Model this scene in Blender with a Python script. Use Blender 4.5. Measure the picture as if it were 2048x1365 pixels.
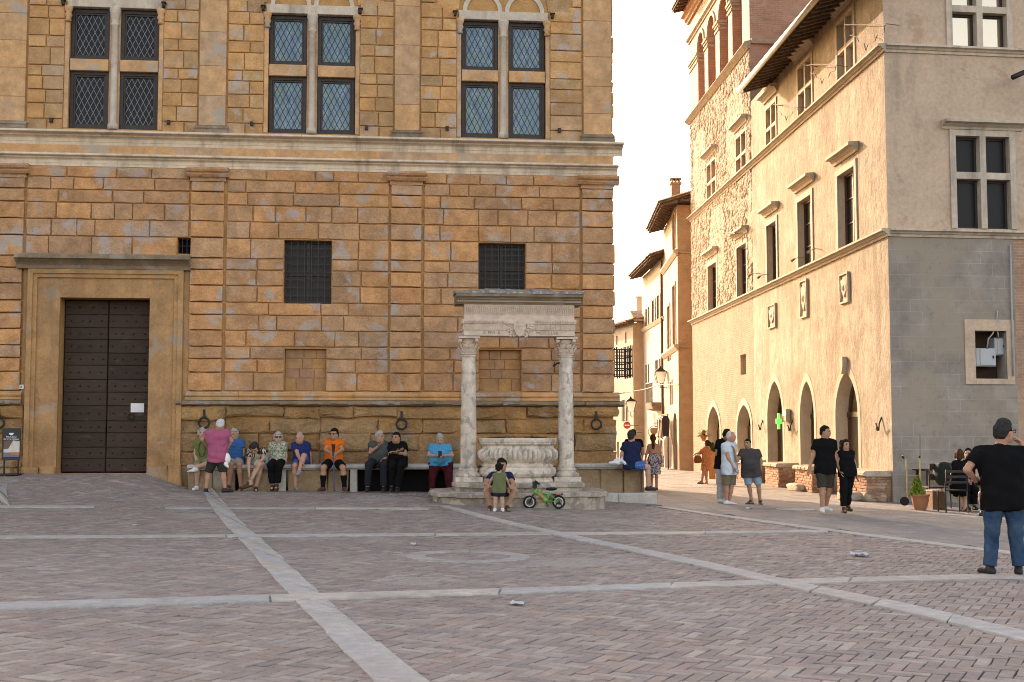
import bpy, math, random
import numpy as np
from math import radians, sin, cos, tan, atan, atan2, pi, sqrt
from mathutils import Vector

random.seed(7)
NPR = np.random.RandomState(11)
for _o in list(bpy.data.objects):
    bpy.data.objects.remove(_o)
SC = bpy.context.scene
COL = SC.collection

# ---------------------------------------------------------------- camera, sky, sun, exposure
FPX, CX, CY, HOR = 2600.0, 1024.0, 682.5, 870.0
TH = atan((HOR - CY) / FPX)
CT, ST = cos(TH), sin(TH)
EYE = np.array([0.0, 0.0, 1.6])
cam_d = bpy.data.cameras.new('camera')
cam_d.sensor_width = 36.0
cam_d.lens = 36.0 * FPX / 2048.0
cam_d.clip_end = 2000.0
cam = bpy.data.objects.new('camera', cam_d)
cam.location = EYE
cam.rotation_euler = (pi / 2 + TH, 0, 0)
COL.objects.link(cam)
SC.camera = cam

SUN_EL = radians(19.0)
SUN_AZ = (-0.40, 0.917)                      # horizontal direction towards the sun
world = bpy.data.worlds.new('World')
SC.world = world
world.use_nodes = True
wn = world.node_tree
for n in list(wn.nodes):
    wn.nodes.remove(n)
sky = wn.nodes.new('ShaderNodeTexSky')
sky.sky_type = 'NISHITA'
sky.sun_disc = False
sky.sun_elevation = SUN_EL
sky.sun_rotation = atan2(SUN_AZ[0], SUN_AZ[1])
sky.air_density = 1.0
sky.dust_density = 2.5
sky.ozone_density = 1.0
bg = wn.nodes.new('ShaderNodeBackground')
bg.inputs['Strength'].default_value = 0.15
wo = wn.nodes.new('ShaderNodeOutputWorld')
wn.links.new(sky.outputs[0], bg.inputs[0])
wn.links.new(bg.outputs[0], wo.inputs[0])

sun_d = bpy.data.lights.new('sun', 'SUN')
sun_d.energy = 2.0
sun_d.angle = radians(0.6)
sun_d.color = (0.82, 0.765, 0.74)
sun = bpy.data.objects.new('sun', sun_d)
_sd = Vector((SUN_AZ[0] * cos(SUN_EL), SUN_AZ[1] * cos(SUN_EL), sin(SUN_EL)))
sun.rotation_euler = _sd.to_track_quat('Z', 'Y').to_euler()
sun.location = (-40, 60, 60)
COL.objects.link(sun)

SC.view_settings.view_transform = 'Standard'
SC.view_settings.look = 'None'
SC.view_settings.exposure = 2.15
SC.view_settings.use_white_balance = True
SC.view_settings.white_balance_temperature = 9700
SC.view_settings.white_balance_tint = 23.5
SC.view_settings.gamma = 1.0
SC.view_settings.use_curve_mapping = False
SC.render.engine = 'CYCLES'
SC.cycles.pixel_filter_type = 'BLACKMAN_HARRIS'
SC.cycles.filter_width = 1.0
SC.cycles.max_bounces = 6
SC.cycles.diffuse_bounces = 4
SC.cycles.glossy_bounces = 2
SC.cycles.transparent_max_bounces = 4
SC.cycles.caustics_reflective = False
SC.cycles.caustics_refractive = False

# ---------------------------------------------------------------- measuring helpers
def ray(px, py):
    a = (px - CX) / FPX
    b = (CY - py) / FPX
    return np.array([a, CT - b * ST, ST + b * CT])

def P(px, py, D):
    d = ray(px, py)
    return EYE + d * (D / d[1])

def sstep(a, b, x):
    t = np.clip((x - a) / (b - a), 0.0, 1.0)
    return t * t * (3 - 2 * t)

def gz(x, y):
    """height of the paving: the square tilts to the right, rises to the palace and ramps up to its door"""
    x = np.asarray(x, float); y = np.asarray(y, float)
    z = -0.013 * (np.clip(x, -16, 13) - 5.2)
    z = z + 0.22 * sstep(19.5, 29, y) * sstep(4.5, -1.5, x) * sstep(60, 32, y)
    z = z + 0.33 * sstep(25.4, 28.4, y) * sstep(-6.9, -8.3, x) * sstep(60, 32, y)
    return z

def G(px, py):
    d = ray(px, py)
    t = 1.6 / max(1e-4, -d[2])
    for _ in range(40):
        p = EYE + d * t
        t = (1.6 - float(gz(p[0], p[1]))) / max(1e-5, -d[2])
    p = EYE + d * t
    return np.array([p[0], p[1], float(gz(p[0], p[1]))])

class Frame:
    """upright plane: u along it (to the right in the picture), n out of it, z up"""
    def __init__(s, o, U):
        U = np.array(U, float); U /= np.linalg.norm(U)
        s.o = np.array(o, float)[:2]; s.U = U; s.N = np.array([U[1], -U[0]])
    def p(s, u, n, z):
        q = s.o + u * s.U + n * s.N
        return (q[0], q[1], z)
    def pix(s, px, py, n=0.0):
        d = ray(px, py)
        t = ((s.o + n * s.N) @ s.N) / (d[:2] @ s.N)
        q = d[:2] * t
        return float((q - s.o) @ s.U), float(1.6 + d[2] * t)
    def u(s, px, py=700, n=0.0):
        return s.pix(px, py, n)[0]
    def z(s, px, py, n=0.0):
        return s.pix(px, py, n)[1]
    def uv_of(s, x, y):
        q = np.array([x, y]) - s.o
        return float(q @ s.U), float(q @ s.N)

WORLD = Frame((0, 0), (1, 0))

# ---------------------------------------------------------------- object helpers
TOPLOC = {}

def tag(o, label=None, cat=None, group=None, kind=None):
    if label: o['label'] = label
    if cat: o['category'] = cat
    if group: o['group'] = group
    if kind: o['kind'] = kind
    return o

def thing(name, loc, label, cat, group=None, kind=None):
    o = bpy.data.objects.new(name, None)
    o.empty_display_size = 0.2
    o.location = (float(loc[0]), float(loc[1]), float(loc[2]))
    COL.objects.link(o)
    TOPLOC[o.name] = np.array([float(c) for c in loc])
    return tag(o, label, cat, group, kind)

def top_of(o):
    while o.parent is not None:
        o = o.parent
    return o

def link(name, me, parent=None, kind=None, label=None):
    o = bpy.data.objects.new(name, me)
    COL.objects.link(o)
    if parent is not None:
        o.parent = parent
    if kind: o['kind'] = kind
    if label: o['label'] = label
    return o

def make_mesh(name, V, Fs, mats, mi=None, rnd=None, smooth=False):
    me = bpy.data.meshes.new(name)
    V = np.asarray(V, float)
    me.from_pydata(V.tolist(), [], Fs)
    for m in mats:
        me.materials.append(m)
    nf = len(me.polygons)
    if mi is not None and len(mats) > 1:
        me.polygons.foreach_set('material_index', np.asarray(mi, np.int32)[:nf])
    at = me.attributes.new('rnd', 'FLOAT', 'FACE')
    if rnd is None:
        rnd = np.zeros(nf)
    at.data.foreach_set('value', np.asarray(rnd, np.float32)[:nf])
    if smooth:
        me.polygons.foreach_set('use_smooth', np.ones(nf, bool))
    me.update()
    return me

class MB:
    def __init__(s):
        s.v = []; s.f = []; s.m = []; s.r = []
    def add(s, V, Fs, m=0, r=0.0):
        k = len(s.v)
        s.v.extend([tuple(float(c) for c in p) for p in V])
        for f in Fs:
            s.f.append([k + i for i in f]); s.m.append(m); s.r.append(r)
        return s
    def quad(s, a, b, c, d, m=0, r=0.0):
        return s.add([a, b, c, d], [(0, 1, 2, 3)], m, r)
    def box(s, fr, u0, u1, n0, n1, z0, z1, m=0, r=0.0):
        p = fr.p
        V = [p(u0, n0, z0), p(u1, n0, z0), p(u1, n1, z0), p(u0, n1, z0), p(u0, n0, z1), p(u1, n0, z1), p(u1, n1, z1), p(u0, n1, z1)]
        return s.add(V, [(3, 2, 6, 7), (1, 0, 4, 5), (0, 3, 7, 4), (2, 1, 5, 6), (7, 6, 5, 4), (0, 1, 2, 3)], m, r)
    def stone(s, fr, u0, u1, n0, n1, z0, z1, b=0.015, j=0.008, m=0, r=0.0, rn=random):
        """a block whose face is bevelled and a little uneven; its back is open against the wall"""
        q = lambda: rn.uniform(-j, j)
        uu = [u0 + q(), u1 + q(), u1 + q(), u0 + q()]; zz = [z0 + q() * .6, z0 + q() * .6, z1 + q() * .6, z1 + q() * .6]
        uc, zc = (u0 + u1) / 2, (z0 + z1) / 2
        V = [fr.p(uu[i], n0, zz[i]) for i in range(4)]
        V += [fr.p(uu[i], n1 - b * .8, zz[i]) for i in range(4)]
        V += [fr.p(uu[i] + (b if uu[i] < uc else -b), n1 + q() * .7, zz[i] + (b if zz[i] < zc else -b)) for i in range(4)]
        Fs = []
        for a in (0, 4):
            for i in range(4):
                k = (i + 1) % 4
                Fs.append((a + i, a + k, a + k + 4, a + i + 4))
        Fs.append((8, 9, 10, 11))
        return s.add(V, Fs, m, r)
    def worn(s, fr, u0, u1, n0, n1, z0, z1, b=0.018, j=0.010, m=0, r=0.0, rn=random, relief=0.010):
        """a block with a worn, uneven outline and an uneven face"""
        w, h = u1 - u0, z1 - z0
        nu = 3 if w > .55 else 2
        out = [(u0 + w * i / nu, z0, 0, 1) for i in range(nu)] + [(u1, z0 + h * i / 2, -1, 0) for i in range(2)] + [(u1 - w * i / nu, z1, 0, -1) for i in range(nu)] + [(u0, z1 - h * i / 2, 1, 0) for i in range(2)]
        k = len(out); uc, zc = (u0 + u1) / 2, (z0 + z1) / 2
        q = lambda: rn.uniform(-j, j)
        o2 = [(u + q(), z + q()) for u, z, a, c in out]
        ins = []
        for (u, z), (_, _, a, c) in zip(o2, out):
            bb = b * rn.uniform(.6, 1.9) + (b * 2.5 if rn.random() < .07 else 0)
            du, dz = uc - u, zc - z
            ins.append((u + (bb if u < uc - .02 else -bb if u > uc + .02 else 0) , z + (bb if z < zc - .01 else -bb if z > zc + .01 else 0)))
        V = [fr.p(u, n0, z) for u, z in o2] + [fr.p(u, n1 - b * rn.uniform(.7, 1.3), z) for u, z in o2] + [fr.p(u, n1 + rn.uniform(-relief, relief) * .6, z) for u, z in ins]
        V.append(fr.p(uc + q() * 3, n1 + rn.uniform(-.3, 1) * relief, zc + q()))
        Fs = []
        for a in (0, k):
            for i in range(k):
                t = (i + 1) % k
                Fs.append((a + i, a + t, a + t + k, a + i + k))
        for i in range(k):
            Fs.append((2 * k + i, 2 * k + (i + 1) % k, 3 * k))
        return s.add(V, Fs, m, r)
    def prism(s, fr, prof, u0, u1, m=0, r=0.0, caps=True):
        """profile of (n, z) points swept along u"""
        k = len(prof)
        V = [fr.p(u0, n, z) for n, z in prof] + [fr.p(u1, n, z) for n, z in prof]
        Fs = [(i, (i + 1) % k, (i + 1) % k + k, i + k) for i in range(k)]
        if caps:
            Fs += [tuple(range(k))[::-1], tuple(range(k, 2 * k))]
        return s.add(V, Fs, m, r)
    def poly(s, fr, pts, n0, n1, m=0, r=0.0):
        """outline of (u, z) points with depth from n0 to n1"""
        k = len(pts)
        V = [fr.p(u, n0, z) for u, z in pts] + [fr.p(u, n1, z) for u, z in pts]
        Fs = [(i, (i + 1) % k, (i + 1) % k + k, i + k) for i in range(k)]
        Fs += [tuple(range(k))[::-1], tuple(range(k, 2 * k))]
        return s.add(V, Fs, m, r)
    def tube(s, pts, r0, seg=8, m=0, r=0.0, closed=False, cap=True):
        pts = [np.array(p, float) for p in pts]
        n = len(pts)
        rad = r0 if hasattr(r0, '__len__') else [r0] * n
        V = []; prev = None
        for i, p in enumerate(pts):
            a = pts[(i - 1) % n] if (closed or i > 0) else p
            b = pts[(i + 1) % n] if (closed or i < n - 1) else p
            t = b - a; t /= (np.linalg.norm(t) + 1e-9)
            if prev is None:
                h = np.array([0, 0, 1.0]) if abs(t[2]) < .9 else np.array([1.0, 0, 0])
                x = np.cross(t, h)
            else:
                x = prev - t * (prev @ t)
            x /= (np.linalg.norm(x) + 1e-9); prev = x
            y = np.cross(t, x)
            for k in range(seg):
                an = 2 * pi * k / seg
                V.append(p + rad[i] * (cos(an) * x + sin(an) * y))
        Fs = []
        for i in range(n if closed else n - 1):
            j2 = (i + 1) % n
            for k in range(seg):
                k2 = (k + 1) % seg
                Fs.append((i * seg + k, i * seg + k2, j2 * seg + k2, j2 * seg + k))
        if cap and not closed:
            Fs.append(tuple(range(seg))[::-1]); Fs.append(tuple((n - 1) * seg + k for k in range(seg)))
        return s.add(V, Fs, m, r)
    def lathe(s, c, prof, seg=32, m=0, r=0.0, rfun=None, cap=True):
        V = []
        for rr, z in prof:
            for k in range(seg):
                an = 2 * pi * k / seg
                q = rr * (rfun(an, z) if rfun else 1.0)
                V.append((c[0] + q * cos(an), c[1] + q * sin(an), c[2] + z))
        Fs = []
        n = len(prof)
        for i in range(n - 1):
            for k in range(seg):
                k2 = (k + 1) % seg
                Fs.append((i * seg + k, i * seg + k2, (i + 1) * seg + k2, (i + 1) * seg + k))
        if cap:
            Fs.append(tuple(range(seg))[::-1]); Fs.append(tuple((n - 1) * seg + k for k in range(seg)))
        return s.add(V, Fs, m, r)
    def ball(s, c, r3, m=0, r=0.0, seg=10, rings=6):
        r3 = r3 if hasattr(r3, '__len__') else (r3, r3, r3)
        V = [(c[0], c[1], c[2] - r3[2])]
        for i in range(1, rings):
            a = -pi / 2 + pi * i / rings
            for k in range(seg):
                b = 2 * pi * k / seg
                V.append((c[0] + r3[0] * cos(a) * cos(b), c[1] + r3[1] * cos(a) * sin(b), c[2] + r3[2] * sin(a)))
        V.append((c[0], c[1], c[2] + r3[2]))
        Fs = []
        for k in range(seg):
            k2 = (k + 1) % seg
            Fs.append((0, 1 + k2, 1 + k)); t = 1 + (rings - 2) * seg
            Fs.append((t + k, t + k2, len(V) - 1))
            for i in range(rings - 2):
                a = 1 + i * seg
                Fs.append((a + k, a + k2, a + seg + k2, a + seg + k))
        return s.add(V, Fs, m, r)
    def build(s, name, mats, parent=None, smooth=False, kind=None, label=None):
        if not isinstance(mats, (list, tuple)):
            mats = [mats]
        V = np.array(s.v, float)
        if parent is not None:
            V = V - TOPLOC[top_of(parent).name]
        me = make_mesh(name, V, s.f, mats, s.m, s.r, smooth)
        return link(name, me, parent, kind, label)

def wall_holes(mb, fr, u0, u1, z0, z1, holes, n=0.0, m=0, mr=None, r=0.0):
    """front face of a wall at n with rectangular holes (ua, ub, za, zb, depth); reveals go back by depth; the back of a hole is left to its window"""
    us = sorted(set([u0, u1] + [h[0] for h in holes] + [h[1] for h in holes]))
    zs = sorted(set([z0, z1] + [h[2] for h in holes] + [h[3] for h in holes]))
    us = [u for u in us if u0 - 1e-6 <= u <= u1 + 1e-6]; zs = [z for z in zs if z0 - 1e-6 <= z <= z1 + 1e-6]
    for a, b in zip(us[:-1], us[1:]):
        for c, d in zip(zs[:-1], zs[1:]):
            uc, zc = (a + b) / 2, (c + d) / 2
            if any(h[0] < uc < h[1] and h[2] < zc < h[3] for h in holes):
                continue
            mb.quad(fr.p(a, n, c), fr.p(b, n, c), fr.p(b, n, d), fr.p(a, n, d), m, r)
    mr = m if mr is None else mr
    for (a, b, c, d, dep) in holes:
        k = n - dep
        mb.quad(fr.p(a, n, c), fr.p(a, n, d), fr.p(a, k, d), fr.p(a, k, c), mr, r)
        mb.quad(fr.p(b, n, d), fr.p(b, n, c), fr.p(b, k, c), fr.p(b, k, d), mr, r)
        mb.quad(fr.p(a, n, d), fr.p(b, n, d), fr.p(b, k, d), fr.p(a, k, d), mr, r)
        mb.quad(fr.p(b, n, c), fr.p(a, n, c), fr.p(a, k, c), fr.p(b, k, c), mr, r)

# ---------------------------------------------------------------- materials
def L(nt, a, b):
    nt.links.new(a, b)

class MT:
    """small wrapper to lay out a node material"""
    def __init__(s, name, rough=0.8, spec=0.3):
        s.mat = bpy.data.materials.new(name)
        s.mat.use_nodes = True
        s.nt = s.mat.node_tree
        s.b = s.nt.nodes['Principled BSDF']
        s.b.inputs['Roughness'].default_value = rough
        s.b.inputs['Specular IOR Level'].default_value = spec
        s.geo = None
    def node(s, t, **kw):
        n = s.nt.nodes.new(t)
        for k, v in kw.items():
            setattr(n, k, v)
        return n
    def val(s, sock, v):
        if hasattr(v, 'is_linked') or hasattr(v, 'links'):
            L(s.nt, v, sock)
        else:
            sock.default_value = v
    def pos(s, scale=(1, 1, 1)):
        if s.geo is None:
            s.geo = s.node('ShaderNodeNewGeometry')
        if tuple(scale) == (1, 1, 1):
            return s.geo.outputs['Position']
        mp = s.node('ShaderNodeMapping')
        mp.inputs['Scale'].default_value = scale
        L(s.nt, s.geo.outputs['Position'], mp.inputs['Vector'])
        return mp.outputs[0]
    def noise(s, scale, detail=5, rough=.6, vec=None, dist=0.0):
        n = s.node('ShaderNodeTexNoise')
        n.inputs['Scale'].default_value = scale
        n.inputs['Detail'].default_value = detail
        n.inputs['Roughness'].default_value = rough
        n.inputs['Distortion'].default_value = dist
        L(s.nt, vec if vec is not None else s.pos(), n.inputs['Vector'])
        return n.outputs['Fac']
    def ramp(s, fac, stops, interp='LINEAR'):
        r = s.node('ShaderNodeValToRGB')
        r.color_ramp.interpolation = interp
        el = r.color_ramp.elements
        while len(el) < len(stops):
            el.new(0.5)
        for e, (p, c) in zip(el, stops):
            e.position = p
            e.color = (c[0], c[1], c[2], 1) if hasattr(c, '__len__') else (c, c, c, 1)
        L(s.nt, fac, r.inputs[0])
        return r.outputs[0]
    def mix(s, fac, a, b, mode='MIX'):
        n = s.node('ShaderNodeMix', data_type='RGBA', blend_type=mode)
        s.val(n.inputs[0], fac)
        for sock, v in ((n.inputs[6], a), (n.inputs[7], b)):
            if hasattr(v, 'links'):
                L(s.nt, v, sock)
            else:
                sock.default_value = (v[0], v[1], v[2], 1)
        return n.outputs[2]
    def math(s, op, a, b=None, clamp=False):
        n = s.node('ShaderNodeMath', operation=op, use_clamp=clamp)
        s.val(n.inputs[0], a)
        if b is not None:
            s.val(n.inputs[1], b)
        return n.outputs[0]
    def rnd(s):
        a = s.node('ShaderNodeAttribute', attribute_name='rnd')
        o = s.node('ShaderNodeObjectInfo')
        return s.math('FRACT', s.math('ADD', a.outputs['Fac'], o.outputs['Random']))
    def attr(s):
        return s.node('ShaderNodeAttribute', attribute_name='rnd').outputs['Fac']
    def bump(s, h, strength=.4, dist=.01):
        n = s.node('ShaderNodeBump')
        n.inputs['Strength'].default_value = strength
        n.inputs['Distance'].default_value = dist
        L(s.nt, h, n.inputs['Height'])
        L(s.nt, n.outputs[0], s.b.inputs['Normal'])
    def color(s, c):
        s.val(s.b.inputs['Base Color'], (c[0], c[1], c[2], 1) if isinstance(c, tuple) else c)
        return s.mat

def stony(name, cols, rough=.85, grain=14, patch=None, patch_cov=.6, patch_scale=1.6, stain=None, bump=.5, bd=.012, var=.35, streak=None, spec=.2):
    """masonry: hue per block (cols along rnd), mottling, weathered patches, grain relief"""
    m = MT(name, rough, spec)
    base = m.ramp(m.rnd(), [(i / max(1, len(cols) - 1), c) for i, c in enumerate(cols)])
    n1 = m.noise(grain * .25, 6, .65)
    base = m.mix(1.0, base, m.ramp(n1, [(.25, 1 - var), (.75, 1 + var * .7)]), 'MULTIPLY')
    n2 = m.noise(grain * 2.2, 4, .7)
    base = m.mix(1.0, base, m.ramp(n2, [(.3, 1 - var * .45), (.7, 1 + var * .35)]), 'MULTIPLY')
    if patch is not None:
        pf = m.ramp(m.noise(patch_scale, 7, .62, dist=.4), [(patch_cov, 0.0), (patch_cov + .06, 1.0)])
        base = m.mix(m.math('MULTIPLY', pf, .75), base, patch)
    if stain is not None:
        sf = m.ramp(m.noise(1.1, 6, .7, m.pos((1, 1, .35)), .3), [(.5, 0.0), (.72, 1.0)])
        base = m.mix(m.math('MULTIPLY', sf, .55), base, stain)
    if streak is not None:
        kf = m.ramp(m.noise(2.6, 5, .6, m.pos((1, 1, .12))), [(.52, 0.0), (.7, 1.0)])
        base = m.mix(m.math('MULTIPLY', kf, .6), base, streak)
    m.bump(m.math('ADD', m.noise(grain, 6, .7), m.math('MULTIPLY', n2, .6)), bump, bd)
    return m.color(base)

def plain(name, c, rough=.6, spec=.3, metal=0.0, var=.12, scale=8.0, bump=0.0, sheen=0.0):
    m = MT(name, rough, spec)
    m.b.inputs['Metallic'].default_value = metal
    n = m.noise(scale, 4)
    col = m.mix(1.0, c, m.ramp(n, [(.3, 1 - var), (.7, 1 + var)]), 'MULTIPLY')
    if bump:
        m.bump(m.noise(scale * 3, 4), bump, .006)
    if sheen:
        m.b.inputs['Sheen Weight'].default_value = sheen
    return m.color(col)

M = {}
M['sandstone'] = stony('sandstone', [(.62, .31, .13), (.70, .365, .165), (.47, .26, .12), (.72, .385, .16), (.52, .345, .22), (.64, .33, .14), (.43, .255, .14), (.58, .35, .17)], grain=13, patch=(.46, .40, .365), patch_cov=.57, patch_scale=2.3, stain=(.36, .21, .105), bump=.7, bd=.025)
M['sandlow'] = stony('weathered_sandstone', [(.60, .282, .128), (.67, .33, .152), (.49, .26, .145), (.70, .345, .152), (.50, .31, .205), (.62, .295, .128), (.44, .255, .155), (.58, .325, .178), (.54, .275, .14)], grain=11, patch=(.44, .385, .355), patch_cov=.555, patch_scale=1.9, stain=(.36, .20, .105), bump=.9, bd=.035, var=.42)
M['bandstone'] = stony('pale_band_stone', [(.72, .585, .45), (.76, .62, .49), (.68, .56, .44)], grain=18, patch=(.52, .44, .36), patch_cov=.6, stain=(.45, .34, .25), streak=(.20, .16, .13), var=.22, bump=.4)
M['joint'] = stony('sandstone_joint', [(.52, .275, .115), (.52, .275, .115)], grain=10, stain=(.33, .2, .11), var=.3)
M['ashlar'] = stony('smooth_ashlar', [(.66, .365, .18), (.60, .355, .20), (.69, .375, .18), (.54, .345, .22)], grain=16, patch=(.40, .36, .31), patch_cov=.58, patch_scale=1.4, stain=(.36, .22, .12), bump=.3)
M['rough'] = stony('rough_plinth_stone', [(.44, .23, .095), (.50, .275, .12), (.38, .215, .105), (.46, .28, .145)], grain=7, patch=(.30, .26, .22), patch_cov=.58, stain=(.2, .12, .07), bump=1.0, bd=.08, var=.45)
M['ledge'] = stony('weathered_ledge', [(.30, .21, .135), (.25, .185, .13)], grain=12, patch=(.33, .29, .245), patch_cov=.55, stain=(.1, .08, .06), bump=.7)
M['travertine'] = stony('travertine', [(.60, .50, .40), (.64, .54, .44), (.56, .47, .385)], grain=18, patch=(.40, .36, .32), patch_cov=.62, stain=(.3, .24, .19), streak=(.18, .15, .13), var=.22, bump=.4)
M['wellstone'] = stony('well_travertine', [(.64, .54, .445), (.68, .58, .49)], grain=22, patch=(.27, .25, .23), patch_cov=.54, patch_scale=5.0, stain=(.40, .33, .27), streak=(.15, .135, .125), var=.34, bump=.7, bd=.018)
M['wellstep'] = stony('weathered_step_travertine', [(.50, .425, .35), (.54, .46, .385)], grain=14, patch=(.22, .195, .165), patch_cov=.50, patch_scale=3.2, stain=(.27, .22, .17), streak=(.13, .115, .095), var=.35, bump=.9, bd=.03)
M['wellpink'] = stony('well_entablature_stone', [(.64, .50, .40), (.66, .53, .43)], grain=26, patch=(.52, .37, .29), patch_cov=.58, patch_scale=3.0, var=.25, bump=.6, bd=.012)
M['lichen'] = stony('lichened_stone', [(.24, .215, .19), (.30, .27, .24)], grain=30, patch=(.50, .48, .46), patch_cov=.53, patch_scale=9, var=.5, bump=.9, bd=.03)
M['brickpave'] = stony('paving_brick', [(.305, .245, .214), (.26, .218, .197), (.355, .297, .258), (.275, .218, .19), (.225, .198, .186), (.32, .24, .203), (.27, .24, .22), (.38, .33, .29)], grain=30, patch=(.33, .30, .28), patch_cov=.57, patch_scale=.5, stain=(.195, .158, .142), var=.28, bump=.5, bd=.008, rough=.75, spec=.35)
M['grout'] = stony('paving_joint', [(.075, .064, .058), (.075, .064, .058)], grain=20, var=.3)
M['slab'] = stony('paving_slab', [(.44, .43, .405), (.37, .375, .37), (.49, .45, .395), (.41, .385, .35), (.46, .445, .42), (.35, .34, .325)], grain=25, patch=(.36, .35, .34), patch_cov=.56, stain=(.25, .225, .20), var=.3, bump=.5, bd=.008, rough=.7)
M['flag'] = stony('street_flagstone', [(.24, .232, .22), (.205, .202, .196), (.28, .268, .25), (.222, .22, .214)], grain=18, patch=(.31, .29, .27), patch_cov=.56, stain=(.19, .18, .175), var=.28, bump=.5, bd=.012, rough=.7)
def warm_plaster():
    m = MT('warm_plaster', .9, .15)
    base = m.ramp(m.noise(.55, 8, .62), [(.30, (.235, .20, .15)), (.43, (.335, .292, .225)), (.55, (.385, .342, .27)), (.68, (.44, .40, .325))])
    base = m.mix(1.0, base, m.ramp(m.noise(3.2, 9, .74, m.pos((1, 1, .7))), [(.30, .62), (.5, 1.0), (.70, 1.2)]), 'MULTIPLY')
    base = m.mix(1.0, base, m.ramp(m.noise(22, 5, .7, m.pos((1, 1, .4))), [(.3, .84), (.7, 1.14)]), 'MULTIPLY')
    st = m.ramp(m.noise(1.9, 6, .65, m.pos((1, 1, .14))), [(.52, 0), (.66, .75)])
    base = m.mix(st, base, (.27, .225, .165))
    sp = m.ramp(m.noise(6.5, 6, .75), [(.60, 0), (.67, .75)])
    base = m.mix(sp, base, (.25, .20, .145))
    h = m.math('ADD', m.math('MULTIPLY', m.noise(4.5, 8, .68, m.pos((1, 1, .5))), .9), m.math('MULTIPLY', m.noise(17, 6, .7, m.pos((1, 1, .45))), .55))
    m.bump(h, .8, .045)
    return m.color(base)
M['plaster'] = warm_plaster()
M['iron'] = plain('rusty_iron', (.045, .035, .03), .7, .4, 0.3, .4, 20)
M['blackiron'] = plain('black_iron', (.018, .016, .015), .55, .5, 0.3, .3, 20)
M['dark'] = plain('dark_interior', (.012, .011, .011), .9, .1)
# ================================================================ THE SETTING: ground, paving, street
_f0 = Frame((0, 30.0), (1, .1015))
_u = _f0.u(1226, 700)
FP = Frame(_f0.p(_u, 0, 0)[:2], (1, .1015))            # palace front, u = 0 at its right corner
_c = G(1787, 1005)
FL = Frame(_c[:2], (.048, -1.0))                       # sunlit side of the bishop's palace, u = 0 at its near corner, negative going away
FD = Frame(_c[:2], (.991, .132))                       # its shaded front

def sheet():
    xs = np.concatenate([[-400, -150, -60], np.arange(-32, 32.1, 1.0), [60, 150, 400]])
    ys = np.concatenate([[-300, -60, -20], np.arange(-6, 96.1, 1.0), [130, 200, 600]])
    X, Y = np.meshgrid(xs, ys)
    Z = gz(X, Y) - .03
    V = np.stack([X, Y, Z], -1).reshape(-1, 3)
    nx = len(xs)
    Fs = [(j * nx + i, j * nx + i + 1, (j + 1) * nx + i + 1, (j + 1) * nx + i) for j in range(len(ys) - 1) for i in range(nx - 1)]
    o = link('ground', make_mesh('ground', V, Fs, [M['grout']], smooth=True))
    tag(o, 'brown joint bed and earth under the paving of the square', 'ground', kind='structure')
sheet()

# edge between the brick square and the flagged street, as a line of ground points
EDGE = [G(x, y)[:2] for x, y in ((1302, 1013), (1348, 1020), (1500, 1042), (1660, 1064), (1850, 1088), (2047, 1113))]
_e0, _e1 = EDGE[0], EDGE[-1]
_d0 = EDGE[0] - EDGE[1]; _d1 = EDGE[-1] - EDGE[-2]
EDGE = [_e0 + _d0 / np.linalg.norm(_d0) * 30] + EDGE + [_e1 + _d1 / np.linalg.norm(_d1) * 14]

def right_of_edge(x, y):
    """signed distance in x from the street edge (positive on the street side)"""
    ex = np.array([p[0] for p in EDGE][::-1]); ey = np.array([p[1] for p in EDGE][::-1])
    return x - np.interp(y, ey, ex)

M['ringslab'] = stony('worn_ring_stone', [(.40, .37, .34), (.36, .335, .31)], grain=25, patch=(.30, .26, .235), patch_cov=.52, patch_scale=3, var=.25, bump=.35, bd=.006)
piazza = thing('piazza_paving', (0, 0, 0), 'herringbone brick paving of the square with pale stone bands', 'paving', kind='structure')

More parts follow.
